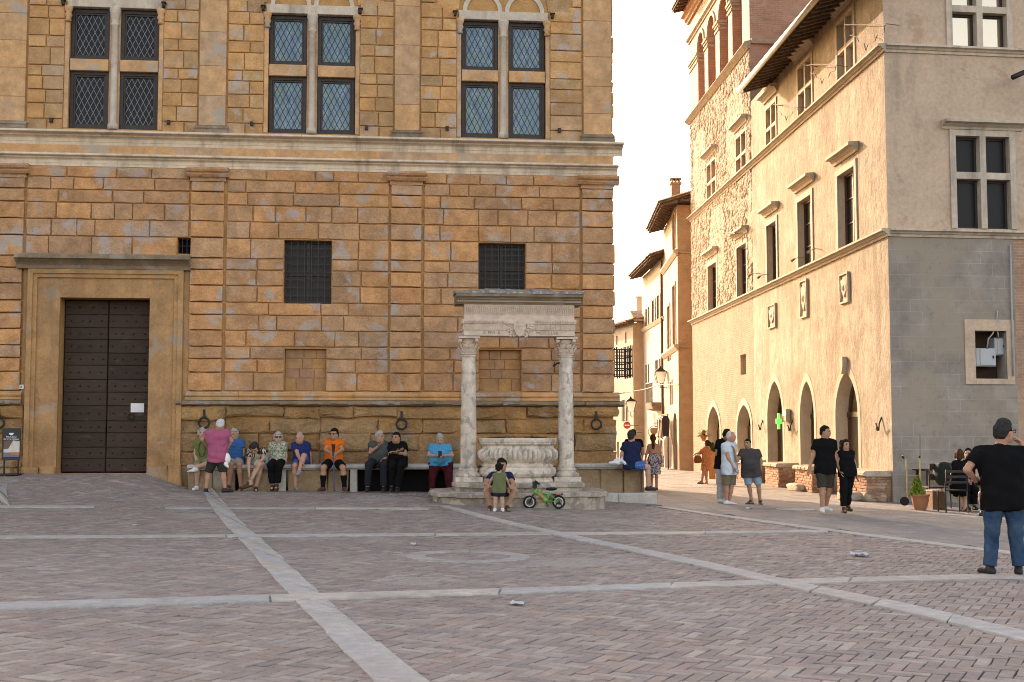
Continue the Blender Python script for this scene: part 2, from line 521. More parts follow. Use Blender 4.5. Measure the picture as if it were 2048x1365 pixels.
def bricks():
    W = .098
    be = radians(26.0)
    A = np.array([sin(be), cos(be)]); B = np.array([cos(be), -sin(be)])
    n = 620
    I, J = np.meshgrid(np.arange(-n, n), np.arange(-n, n), indexing='ij')
    k = np.mod(I - J, 6)
    hi = k == 0; ve = k == 5
    ci = np.concatenate([I[hi] + 1.5, I[ve] + .5]); cj = np.concatenate([J[hi] + .5, J[ve] + 1.5])
    ori = np.concatenate([np.zeros(hi.sum(), int), np.ones(ve.sum(), int)])
    O = np.array([0.0, 18.0])
    c = O + W * (ci[:, None] * B + cj[:, None] * A)
    x, y = c[:, 0], c[:, 1]
    fy = FP.o[1] + (x - FP.o[0]) * .1015
    keep = (y > 4.5) & (y < fy - .2) & (np.abs(x) < y * .41 + 5.5) & (right_of_edge(x, y) < -.06)
    x, y, ori = x[keep], y[keep], ori[keep]
    N = len(x)
    order = np.argsort(y + .02 * np.abs(x))
    x, y, ori = x[order], y[order], ori[order]
    R = np.random.RandomState(3)
    half = np.stack([np.where(ori == 0, 1.5, .5), np.where(ori == 0, .5, 1.5)], 1) * W - .0042 + R.uniform(-.0016, .0012, (N, 2))
    dz = R.normal(0, .0022, N); tx = R.normal(0, .012, N); ty = R.normal(0, .012, N)
    z = gz(x, y) + dz
    rnd = R.rand(N)
    jit = R.normal(0, .0018, (N, 2)); rot = R.normal(0, .008, N)
    def geo(idx, bev):
        m = len(idx)
        h = half[idx]
        sg = np.array([[-1, -1], [1, -1], [1, 1], [-1, 1]], float)
        rings = []
        e = gz(x[idx] + .2, y[idx]) - z[idx] + dz[idx]; e2 = gz(x[idx], y[idx] + .2) - z[idx] + dz[idx]
        for inset, dzz in ((0, -.03), (0, -.004), (.004, 0.0)) if bev else ((0, -.03), (0, 0.0)):
            hb = (h[:, None, 0] - inset) * sg[:, 0]; ha = (h[:, None, 1] - inset) * sg[:, 1]
            cb, sb = np.cos(rot[idx])[:, None], np.sin(rot[idx])[:, None]
            hb, ha = hb * cb - ha * sb, hb * sb + ha * cb
            px = x[idx][:, None] + jit[idx, 0][:, None] + hb * B[0] + ha * A[0]
            py = y[idx][:, None] + jit[idx, 1][:, None] + hb * B[1] + ha * A[1]
            pz = z[idx][:, None] + dzz + (px - x[idx][:, None]) * (e / .2 + tx[idx])[:, None] + (py - y[idx][:, None]) * (e2 / .2 + ty[idx])[:, None]
            rings.append(np.stack([px, py, pz], -1))
        V = np.concatenate(rings, 1)
        nr = len(rings)
        q = []
        for a in range(nr - 1):
            for i in range(4):
                k2 = (i + 1) % 4
                q.append((a * 4 + i, a * 4 + k2, a * 4 + 4 + k2, a * 4 + 4 + i))
        q.append(tuple((nr - 1) * 4 + i for i in range(4)))
        q = np.array(q)
        Fq = (np.arange(m)[:, None, None] * (4 * nr) + q[None]).reshape(-1, 4)
        return V.reshape(-1, 3), Fq.tolist(), np.repeat(rnd[idx], len(q))
    vis = np.where((np.abs(x) < y * .394) & (y > 8.35))[0][:300]
    isv = np.zeros(N, bool); isv[vis] = True
    for i in vis:
        V, Fq, r = geo(np.array([i]), True)
        c0 = np.array([x[i], y[i], z[i]])
        o = link('brick', make_mesh('brick', V - c0, Fq, [M['brickpave']], rnd=r * 0), piazza)
        o.location = c0
    rest = np.where(~isv)[0]
    near = rest[y[rest] < 17]; far = rest[y[rest] >= 17]
    V1, F1, r1 = geo(near, True); V2, F2, r2 = geo(far, False)
    F2 = (np.array(F2) + len(V1)).tolist()
    me = make_mesh('brick_paving', np.concatenate([V1, V2]), F1 + F2, [M['brickpave']], rnd=np.concatenate([r1, r2]))
    link('brick_paving', me, piazza, kind='stuff')
bricks()

def slab_quad(name, parent, pts, mat, top=.012, gap=.006, rn=random):
    """a thin stone slab from four ground corners (x, y)"""
    pts = [np.array(p, float) for p in pts]
    c = sum(pts) / 4
    ins = [p + (c - p) / max(1e-3, np.linalg.norm(c - p)) * gap for p in pts]
    q = rn.uniform(-.002, .003)
    V = [(p[0], p[1], float(gz(p[0], p[1])) - .03) for p in ins]
    V += [(p[0], p[1], float(gz(p[0], p[1])) + top - .004 + q) for p in ins]
    ins2 = [p + (c - p) / max(1e-3, np.linalg.norm(c - p)) * .008 for p in ins]
    V += [(p[0], p[1], float(gz(p[0], p[1])) + top + q) for p in ins2]
    Fs = []
    for a in (0, 4):
        for i in range(4):
            k = (i + 1) % 4
            Fs.append((a + i, a + k, a + k + 4, a + i + 4))
    Fs.append((8, 9, 10, 11))
    mb = MB().add(V, Fs)
    return mb.build(name, mat, parent)

def band(left, right, length, parent=piazza, top=.012, ext=0):
    """strip of slabs between two outlines given in ground points"""
    def res(pl, n):
        pl = np.array(pl); s = np.concatenate([[0], np.cumsum(np.linalg.norm(np.diff(pl, axis=0), axis=1))])
        return pl, s
    pl, sl = res(left, 0); pr, sr = res(right, 0)
    tot = (sl[-1] + sr[-1]) / 2
    cuts = [0.0]
    while cuts[-1] < tot - length * .6:
        cuts.append(cuts[-1] + length * random.uniform(.65, 1.3))
    cuts[-1] = tot
    cuts = np.array(cuts) / tot
    at = lambda p, s, t: np.array([np.interp(t * s[-1], s, p[:, 0]), np.interp(t * s[-1], s, p[:, 1])])
    for a, b in zip(cuts[:-1], cuts[1:]):
        q = [at(pl, sl, a), at(pl, sl, b), at(pr, sr, b), at(pr, sr, a)][::-1]
        slab_quad('paving_slab', parent, [p + np.array([random.uniform(-.014, .014), random.uniform(-.014, .014)]) for p in q], M['slab'], top)

g2 = lambda pts: [G(x, y)[:2] for x, y in pts]
band(g2([(395, 979), (415, 1002), (473, 1073), (581, 1196), (660, 1275), (741, 1358), (800, 1418)]), g2([(421, 979), (446, 1005), (516, 1073), (649, 1196), (742, 1275), (851, 1358), (925, 1418)]), 1.1)
band(g2([(-40, 1210), (300, 1202), (590, 1191), (1000, 1180), (1560, 1161), (2100, 1147)]), g2([(-40, 1223), (300, 1213), (590, 1203), (1000, 1190), (1560, 1170), (2100, 1157)]), 2.2, top=.016)
band(g2([(-40, 1074), (473, 1071), (1000, 1067.5), (1380, 1065.5), (1655, 1062)]), g2([(-40, 1078.5), (473, 1075), (1000, 1071.5), (1380, 1069.5), (1655, 1066)]), 2.6, top=.016)
band(g2([(-40, 1012), (190, 1012.5)]), g2([(-40, 1016), (190, 1016.5)]), 2.4)
band(g2([(330, 1015), (860, 1017)]), g2([(330, 1017.5), (860, 1020)]), 2.4)
band(g2([(895, 1013), (1110, 1064), (1380, 1119), (1560, 1160), (1850, 1218), (2130, 1285)]), g2([(880, 1014), (1085, 1066), (1380, 1131), (1560, 1173), (1850, 1235), (2130, 1306)]), 1.5, top=.02)
band(g2([(-30, 955), (-30, 985)]), g2([(20, 962), (2, 988)]), 1.2)
_el = [p + np.array([-.02, 0]) for p in EDGE[1:-1]]; _er = [p + np.array([.30, .04]) for p in EDGE[1:-1]]
band(_el, _er, 1.4, top=.014)
# the ring set into the bricks in front of the well
_rc = G(936, 1113.5)[:2]
for k in range(16):
    a0, a1 = 2 * pi * k / 16, 2 * pi * (k + 1) / 16
    e = lambda r, a: _rc + r * np.array([cos(a), sin(a)])
    slab_quad('ring_stone', piazza, [e(.54, a0), e(.80, a0), e(.80, a1), e(.54, a1)], M['ringslab'], .009, .003)

street = thing('street_paving', (0, 0, 0), 'grey flagstone paving of the street between the two palaces', 'street', kind='structure')
def flags():
    S = Frame(FL.o, FL.U)
    cells = []
    R = random.Random(5)
    v = -1.2
    row = 0
    while v < 13.5:
        w = R.uniform(.42, .62)
        u = -46 + R.uniform(0, .8)
        while u < 19:
            ln = R.uniform(.6, 1.3)
            cells.append((u, u + ln, v, v + w)); u += ln
        v += w
    out = []
    for (ua, ub, va, vb) in cells:
        c = S.p((ua + ub) / 2, (va + vb) / 2, 0)
        x, y = c[0], c[1]
        if right_of_edge(x, y) < .24 or y < 7 or abs(x) > y * .41 + 7 or y > 76:
            continue
        q = [S.p(ua, va, 0)[:2], S.p(ub, va, 0)[:2], S.p(ub, vb, 0)[:2], S.p(ua, vb, 0)[:2]]
        out.append((y, q))
    u0 = FD.u(1700)
    # in front of the shaded face, to the right of the corner
    for r_ in range(14):
        w = .55
        u = .2 + R.uniform(0, .5)
        while u < 15:
            ln = R.uniform(.6, 1.3)
            q = [np.array(FD.p(a, b, 0)[:2]) for a, b in ((u, r_ * w), (u + ln, r_ * w), (u + ln, r_ * w + w), (u, r_ * w + w))]
            cx, cy = (q[0] + q[2]) / 2
            su, sn = S.uv_of(cx, cy)
            u += ln
            if right_of_edge(cx, cy) < .3 or sn > -1.25 or abs(cx) > cy * .41 + 7:
                continue
            out.append((cy, q))
    out.sort(key=lambda t: t[0] + (500 if abs(t[1][0][0]) > t[0] * .4 + .5 else 0))
    mb = MB()
    for i, (y, q) in enumerate(out):
        qq = [np.array(p) for p in q]
        if i < 300:
            slab_quad('flagstone', street, qq[::-1] if np.cross(qq[1] - qq[0], qq[2] - qq[1]) < 0 else qq, M['flag'], .0, .006)
        else:
            c = sum(qq) / 4
            if np.cross(qq[1] - qq[0], qq[2] - qq[1]) < 0: qq = qq[::-1]
            ins = [p + (c - p) / np.linalg.norm(c - p) * .008 for p in qq]
            h = R.uniform(-.004, .004)
            V = [(p[0], p[1], float(gz(p[0], p[1])) + h) for p in ins] + [(p[0], p[1], float(gz(p[0], p[1])) - .03) for p in ins]
            mb.add(V, [(0, 1, 2, 3)] + [(4 + k, 4 + (k + 1) % 4, (k + 1) % 4, k) for k in range(4)], 0, R.random())
    mb.build('flagstone_paving', M['flag'], street, kind='stuff')
flags()
# ================================================================ THE PALACE (left)
zF = lambda py, px=500, n=0.0: FP.z(px, py, n)
uF = lambda px, py=600, n=0.0: FP.u(px, py, n)
PB = FP.p(-6, 0, 0)
palace = thing('palace', (PB[0], PB[1], float(gz(PB[0], PB[1] - 1))), 'large golden sandstone palace with rusticated blocks and a tall wooden portal', 'building')
UL = -26.0                                      # the front goes on to the left, outside the picture
PTOP = 17.5
# horizontal lines
z_led = zF(806); z_base0 = zF(799, 500); z_base1 = zF(783, 500)
z_cap0, z_cap1 = zF(366, 500), zF(340, 500)
z_a0, z_a1 = zF(340, 500), zF(316, 500)         # lower white band
z_c0, z_c1 = zF(298, 500), zF(272, 500)         # upper white cornice
CY_L = [783, 746 + 33, 746, 719, 694, 662, 631, 606, 572.7, 541.5, 518.5, 478, 445, 412, 386.5, 362, 341]
CZ_L = [zF(y, 500) for y in CY_L]; CZ_L[0] = z_base1; del CZ_L[1]
CY_U = [264, 244.6, 214, 187, 160, 138.5, 103, 80, 46, 21, -10, -40, -68, -100]
CZ_U = [zF(y, 365) for y in CY_U]; CZ_U[0] = z_c1

# openings (u0, u1, z0, z1)
win_low = [(uF(568, 545), uF(663, 545), zF(608, 615), zF(481, 615)), (uF(957, 535), uF(1051, 535), zF(583, 1004), zF(487, 1004))]
niche = [(uF(569, 740), uF(652, 740), zF(782, 610), zF(698, 610)), (uF(958, 740), uF(1042, 740), zF(783, 1000), zF(700, 1000))]
vent = (uF(355, 492), uF(383, 492), zF(508, 369), zF(476, 369))
portal = (uF(47, 730), uF(380, 730), -1.0, zF(515, 210))
door = (uF(118, 770), uF(298, 770), zF(947.5, 205), zF(597, 205))
upw = []                                        # upper windows: centre u
for cxp, yy in ((228, 135), (624, 146), (1007, 156)):
    upw.append(FP.u(cxp, yy))
W_W = FP.u(712, 150) - FP.u(538, 150)           # frame width
zu_sill = zF(268, 624); zu_lint0 = zF(29, 624); zu_lint1 = zF(12, 624)
zu_m0, zu_m1 = zF(152, 624), zF(132, 624)
sash_w = FP.u(611, 150) - FP.u(539, 150)
upH = [(c - W_W / 2, c + W_W / 2, zu_sill, zu_lint1, .32) for c in upw]

core = MB()
holes = [(a, b, c, d, .32) for a, b, c, d in win_low] + [(a, b, c, d, .14) for a, b, c, d in niche] + [vent + (.3,)] + [door + (.45,)] + upH
wall_holes(core, FP, UL, 0, -.6, PTOP, holes)
# other sides and roof, so that the house is closed
SIDE = Frame(FP.p(0, 0, 0)[:2], FP.N * -1)
bd = 15.8
core.quad(FP.p(0, 0, -.6), FP.p(0, -bd, -.6), FP.p(0, -bd, PTOP), FP.p(0, 0, PTOP))
core.quad(FP.p(UL, 0, -.6), FP.p(UL, 0, PTOP), FP.p(UL, -bd, PTOP), FP.p(UL, -bd, -.6))
core.quad(FP.p(UL, -bd, -.6), FP.p(UL, -bd, PTOP), FP.p(0, -bd, PTOP), FP.p(0, -bd, -.6))
core.quad(FP.p(UL, 0, PTOP), FP.p(0, 0, PTOP), FP.p(0, -bd, PTOP), FP.p(UL, -bd, PTOP))
core.build('wall', M['joint'], palace)
mb = MB(); mb.prism(FP, [(-bd - .8, PTOP), (.8, PTOP), (.85, PTOP + .3), (-bd / 2, PTOP + 3), (-bd - .85, PTOP + .3)], UL - .8, .8)
mb.build('roof', plain('old_roof_tile', (.28, .15, .10), .9), palace)

# pilaster ranges
PIL_L = [(uF(-34, 600), uF(46, 600)), (uF(379, 600), uF(447, 600)), (uF(780, 600), uF(843, 600)), (uF(1163, 600), 0.0)]
PIL_U = [(uF(-30, 130), uF(53, 130)), (uF(400, 130), uF(453, 130)), (uF(790, 130), uF(839, 130)), (uF(1166, 130), -.02)]
PR = .07                                        # projection of the pilasters
stones = []

def split(a, b, lo, hi, rn):
    w = b - a
    if w < lo * 1.5: return [(a, b)]
    out = [a]
    while b - out[-1] > hi * 1.25:
        out.append(out[-1] + rn.uniform(lo, hi))
    if b - out[-1] > hi: out.append((out[-1] + b) / 2 + rn.uniform(-.1, .1))
    out.append(b)
    return list(zip(out[:-1], out[1:]))

def lay(a, b, czs, blocks, rn, lo=.36, hi=1.2, n0=0.0, n1=.048, gap=.013, skip=0):
    for z0, z1 in zip(czs[:-1], czs[1:]):
        segs = [(a, b)]
        for (ba, bb, bz0, bz1) in blocks:
            if min(z1, bz1) - max(z0, bz0) < .4 * (z1 - z0): continue
            ns = []
            for (s0, s1) in segs:
                if bb <= s0 or ba >= s1: ns.append((s0, s1)); continue
                if ba - s0 > .1: ns.append((s0, ba))
                if s1 - bb > .1: ns.append((bb, s1))
            segs = ns
        for s0, s1 in segs:
            for c, d in split(s0, s1, lo, hi, rn):
                g = gap * rn.uniform(.8, 1.3)
                stones.append((c + g, d - g, n0, n1 + rn.uniform(-.008, .01), z0 + g, z1 - g, rn.random()))

rn = random.Random(21)
lowblk = [w for w in win_low] + niche + [vent] + [portal]
bays = [(PIL_L[0][1] + .03, PIL_L[1][0] - .03), (PIL_L[1][1] + .04, PIL_L[2][0] - .03), (PIL_L[2][1] + .04, PIL_L[3][0] - .03)]
for a, b in bays:
    lay(a, b, CZ_L, lowblk, rn)
for a, b in PIL_L:
    zc = [z for z in CZ_L if z < z_cap0 - .05] + [z_cap0]
    lay(a, b, zc, [], rn, .36, 1.1, 0, PR + .03)
    # wall strip under the pilaster face is the pilaster block itself
upblk = []
for c in upw:
    upblk.append((c - W_W / 2 - .10, c + W_W / 2 + .10, zu_sill - .1, zu_lint1 + .02))
    upblk.append((c - 1.62, c + 1.62, zu_lint1 + .02, zu_lint1 + 3))
ups = [(PIL_U[0][1] + .03, PIL_U[1][0] - .03), (PIL_U[1][1] + .03, PIL_U[2][0] - .03), (PIL_U[2][1] + .03, PIL_U[3][0] - .03)]
for a, b in ups:
    lay(a, b, CZ_U, upblk, rn, .36, .78, 0, .036, .011)
n_up = len(stones)
vis = []
for s in stones:
    vis.append(s)
# upper pilasters: smooth courses with fine joints
pil_up = []
for a, b in PIL_U:
    z = z_c1 + .20
    while z < PTOP - 4:
        h = rn.uniform(.5, .95)
        pil_up.append((a, b, 0, PR, z + .003, z + h - .003, rn.random())); z += h
for (a, b, n0, n1, z0, z1, r) in pil_up:
    mb = MB(); mb.stone(FP, a, b, n0, n1, z0, z1, .006, .001, 0, 0, rn)
    mb.build('pilaster_block', M['ashlar'], palace)
stones.sort(key=lambda s: -(s[1] - s[0]) * (s[5] - s[4]))
rest = MB()
for i, s in enumerate(stones):
    if i < 300:
        low = s[5] < z_a0 + .1
        mb = MB()
        if low: mb.worn(FP, *s[:6], .0095, .0075, 0, 0, rn, .010)
        else: mb.worn(FP, *s[:6], .008, .003, 0, 0, rn, .004)
        mb.build('stone', M['sandlow'] if low else M['sandstone'], palace)
    else:
        rest.worn(FP, *s[:6], .009, .006, 1 if s[5] < z_a0 + .1 else 0, s[6], rn)
# quoins on the side street, seen only as a rough outline, and the left end outside the picture
SD = Frame(FP.p(0, 0, 0)[:2], -FP.N)
for z0, z1 in zip(CZ_L[:-1] + CZ_U[:-1], CZ_L[1:] + CZ_U[1:]):
    u = 0.02
    while u < bd - .5:
        w = rn.uniform(.5, 1.1)
        q = MB()
        rest.stone(SD, u + .012, u + w - .012, 0, .05 + rn.uniform(-.02, .02), z0 + .012, z1 - .012, .02, .012, 0, rn.random(), rn)
        u += w
for z0, z1 in zip(CZ_L[:-1], CZ_L[1:]):
    for c, d in split(UL, PIL_L[0][0] - .03, .4, 1.3, rn):
        rest.stone(FP, c + .012, d - .012, 0, .04, z0 + .012, z1 - .012, .016, .009, 0, rn.random(), rn)
rest.build('stonework', [M['sandstone'], M['sandlow']], palace, kind='stuff')

# plinth of large worn blocks below the ledge
zg = lambda u: float(gz(*FP.p(u, .4, 0)[:2]))
for (a, b) in ((uF(352, 880), uF(640, 880)), (uF(640, 880), uF(930, 880)), (uF(930, 880), .06), (UL, uF(48, 880))):
    zs = [zF(990, 600), zF(935, 600), zF(903, 600), zF(868, 600), zF(838, 600)]
    for z0, z1 in zip(zs[:-1], zs[1:]):
        for c, d in split(a, b, .8, 1.9, rn):
            mb = MB(); mb.worn(FP, c + .006, d - .006, -.02, .10 + rn.uniform(-.025, .03), z0 + .006, z1 - .006, .028, .018, 0, 0, rn, .035)
            mb.build('plinth_block', M['rough'], palace)
    # broken moulding under the ledge
    for c, d in split(a, b, .6, 1.6, rn):
        if b > -.1 and d > -.2: d = .10
        lo = zF(838 + rn.uniform(-6, 5), 600); hi = zF(813, 600)
        mb = MB()
        mb.worn(FP, c + .004, d - .004, 0, .17 + rn.uniform(-.03, .02), lo, hi - .006, .03, .03, 0, 0, rn, .03)
        mb.build('moulding_block', M['rough'], palace)
for (a, b) in ((uF(354, 806), uF(560, 806)), (uF(560, 806), uF(742, 806)), (uF(742, 806), uF(960, 806)), (uF(960, 806), .22), (UL, uF(46, 806))):
    mb = MB()
    k = max(4, int((b - a) / .12)); pr = []
    us = np.linspace(a + .002, b - .002, k)
    for i in range(k - 1):
        e = rn.uniform(-.035, .006) + (-.09 if rn.random() < .12 else 0)
        e2 = rn.uniform(-.022, .012)
        mb.prism(FP, [(0, zF(813, 600)), (.20 + e, zF(812, 600)), (.27 + e, zF(808.5, 600) + e2), (.27 + e, zF(804.5, 600) + e2), (.17, zF(802.5, 600)), (0, zF(801, 600))], us[i], us[i + 1], 0, 0)
    mb.build('ledge', M['ledge'], palace)
# moulded base course
prof = [(0, zF(801, 500)), (.15, zF(801, 500)), (.15, zF(796, 500)), (.115, zF(795, 500)), (.14, zF(793.5, 500)), (.15, zF(791, 500)), (.14, zF(788.5, 500)), (.10, zF(787, 500)), (.07, zF(784, 500)), (0, zF(783, 500))]
for c, d in split(uF(372, 790), 0.13, .9, 2.0, rn) + split(UL, uF(46, 790), 1, 2, rn):
    mb = MB(); mb.prism(FP, prof, c + .003, d - .003); mb.build('base_moulding', M['sandstone'], palace)

# white bands and frieze
def entab(name, z0, z1, pj, mat, ends):
    h = z1 - z0
    prof = [(0, z0), (.06 * pj, z0), (.06 * pj, z0 + .22 * h), (.10 * pj, z0 + .24 * h), (.10 * pj, z0 + .48 * h), (.20 * pj, z0 + .56 * h), (.42 * pj, z0 + .64 * h), (.46 * pj, z0 + .74 * h), (.95 * pj, z0 + .80 * h), (pj, z0 + .84 * h), (pj, z0 + h * .97), (.85 * pj, z0 + h), (0, z0 + h)]
    for c, d in split(UL, ends, 1.2, 2.6, rn):
        mb = MB(); mb.prism(FP, prof, c + .002, d - .002)
        mb.build(name, mat, palace)
    mb = MB(); mb.prism(SD, prof, .0, bd); mb.build(name, mat, palace)
entab('architrave', z_a0 + .004, z_a1, .17, M['bandstone'], .13)
entab('cornice', z_c0, z_c1, .27, M['bandstone'], .25)
for c, d in split(UL, 0.02, .7, 1.6, rn):
    mb = MB(); mb.stone(FP, c, d, 0, .05, z_a1 + .003, z_c0 - .003, .004, .001, 0, 0, rn); mb.build('frieze_block', M['ashlar'], palace)
# pilaster capitals below, bases above
for i, (a, b) in enumerate(PIL_L):
    h = z_cap1 - z_cap0
    prof = [(0, z_cap0), (PR + .045, z_cap0), (PR + .045, z_cap0 + .2 * h), (PR + .08, z_cap0 + .3 * h), (PR + .12, z_cap0 + .5 * h), (PR + .10, z_cap0 + .6 * h), (PR + .15, z_cap0 + .7 * h), (PR + .17, z_cap0 + .85 * h), (PR + .16, z_cap0 + h), (0, z_cap0 + h)]
    mb = MB(); mb.prism(FP, [(n * .45 + .045, z) if n else (n, z) for n, z in prof[:4]] + [(0, prof[3][1])], a - .02, b + .02)
    mb.prism(FP, [(0, z_cap0 + .3 * h + .002)] + prof[3:], a - .09, b + (.09 if i < 3 else .14))
    mb.build('capital', M['sandlow'], palace)
for a, b in PIL_U:
    z0 = z_c1 + .002
    mb = MB(); mb.prism(FP, [(0, z0), (.16, z0), (.16, z0 + .09), (.13, z0 + .10), (.15, z0 + .13), (.13, z0 + .17), (.08, z0 + .195), (0, z0 + .195)], a - .07, b + .07)
    mb.build('pilaster_base', M['ledge'], palace)

# ---- upper cross windows
def glass_mat(name, tints, rough, spec, coat=.15):
    m = MT(name, rough, spec)
    m.b.inputs['IOR'].default_value = 1.5
    m.b.inputs['Coat Weight'].default_value = coat
    m.b.inputs['Coat Roughness'].default_value = .03
    m.bump(m.noise(9, 2), .12, .01)
    return m.color(m.ramp(m.rnd(), [(i / (len(tints) - 1), t) for i, t in enumerate(tints)]))
M['skyglass'] = glass_mat('leaded_glass_painted_sky', [(.025, .085, .155), (.06, .165, .24), (.035, .13, .14), (.12, .22, .26), (.03, .09, .19), (.085, .165, .125), (.05, .12, .21)], .10, .5)  # blue reflection of the sky is put into the pane colours
M['darkglass'] = glass_mat('leaded_dark_glass', [(.012, .015, .02), (.02, .022, .026), (.014, .015, .018)], .3, .12, 0.0)
M['sash'] = plain('dark_brown_sash', (.035, .024, .020), .55, .4, 0, .3, 14)
M['lead'] = plain('pale_lead_came', (.22, .23, .24), .6, .3, .1)
M['leaddark'] = plain('dark_lead_came', (.03, .045, .06), .6, .3, .1)
rg = random.Random(9)
NPANE = [0]

def clip_poly(pts, a, b, c, d):
    for ax, lim, sg in ((0, a, 1), (0, b, -1), (1, c, 1), (1, d, -1)):
        out = []
        for i in range(len(pts)):
            p, q = pts[i], pts[(i + 1) % len(pts)]
            ip, iq = (p[ax] - lim) * sg >= 0, (q[ax] - lim) * sg >= 0
            if ip: out.append(p)
            if ip != iq:
                t = (lim - p[ax]) / (q[ax] - p[ax])
                out.append((p[0] + t * (q[0] - p[0]), p[1] + t * (q[1] - p[1])))
        pts = out
        if len(pts) < 3: return []
    return pts

def sash(c0, c1, z0, z1, dark, single):
    """dark frame with a lattice of lozenge panes held in lead"""
    n = -.10
    fr = MB(); t = .072
    for (a, b, c, d) in ((c0, c0 + t, z0, z1), (c1 - t, c1, z0, z1), (c0 + t, c1 - t, z1 - t, z1), (c0 + t, c1 - t, z0, z0 + t)):
        fr.box(FP, a, b, n - .05, n, c, d)
    t2 = .038; a0, a1, e0, e1 = c0 + t + .004, c1 - t - .004, z0 + t + .004, z1 - t - .004
    for (a, b, c, d) in ((a0, a0 + t2, e0, e1), (a1 - t2, a1, e0, e1), (a0 + t2, a1 - t2, e1 - t2, e1), (a0 + t2, a1 - t2, e0, e0 + t2)):
        fr.box(FP, a, b, n - .08, n - .025, c, d)
    f = fr.build('sash', M['sash'], palace)
    g0, g1, h0, h1 = a0 + t2, a1 - t2, e0 + t2, e1 - t2
    pw, ph = .132, .27
    le = MB(); joined = MB()
    k = 0
    i0 = int((g1 - g0) / pw) + 2; j0 = int((h1 - h0) / ph) + 2
    for i in range(-1, 2 * i0):
        for j in range(-1, j0 + 1):
            cu = g0 + i * pw / 2; cz = h0 + j * ph + (ph / 2 if i % 2 else 0)
            pts = clip_poly([(cu, cz - ph / 2), (cu + pw / 2, cz), (cu, cz + ph / 2), (cu - pw / 2, cz)], g0, g1, h0, h1)
            if len(pts) < 3: continue
            tx, tz = rg.gauss(0, .02), rg.gauss(0, .02)
            V = [FP.p(u, n - .06 + (u - cu) * tx + (z - cz) * tz, z) for u, z in pts]
            if single and NPANE[0] < 300:
                NPANE[0] += 1
                MB().add(V, [tuple(range(len(V)))], 0, 0).build('pane', M['darkglass' if dark else 'skyglass'], f)
            else:
                joined.add(V, [tuple(range(len(V)))], 0, rg.random())
    if joined.f:
        joined.build('leaded_panes', M['darkglass' if dark else 'skyglass'], f, kind='stuff')
    w = .0055 if dark else .0065
    for s in (1, -1):
        for i in range(-2 * j0 - 4, 2 * i0 + 2 * j0 + 4):
            pa = (g0 + i * pw / 2, h0 - (ph / 2 if i % 2 else 0)); 
            # line through pa with slope s*ph/pw, clipped to the glass
            q = []
            for zz in (h0 - 3 * ph, h1 + 3 * ph):
                q.append((pa[0] + s * (zz - pa[1]) * pw / ph, zz))
            dx, dz = s * pw, ph; ll = sqrt(dx * dx + dz * dz); ox, oz = -dz / ll * w, dx / ll * w
            if i % 2: continue
            pts = clip_poly([(q[0][0] - ox, q[0][1] - oz), (q[0][0] + ox, q[0][1] + oz), (q[1][0] + ox, q[1][1] + oz), (q[1][0] - ox, q[1][1] - oz)], g0, g1, h0, h1)
            if len(pts) >= 3:
                le.add([FP.p(u, n - .052, z) for u, z in pts], [tuple(range(len(pts)))])
    le.build('lead_lattice', M['lead'] if dark else M['leaddark'], f, kind='stuff')

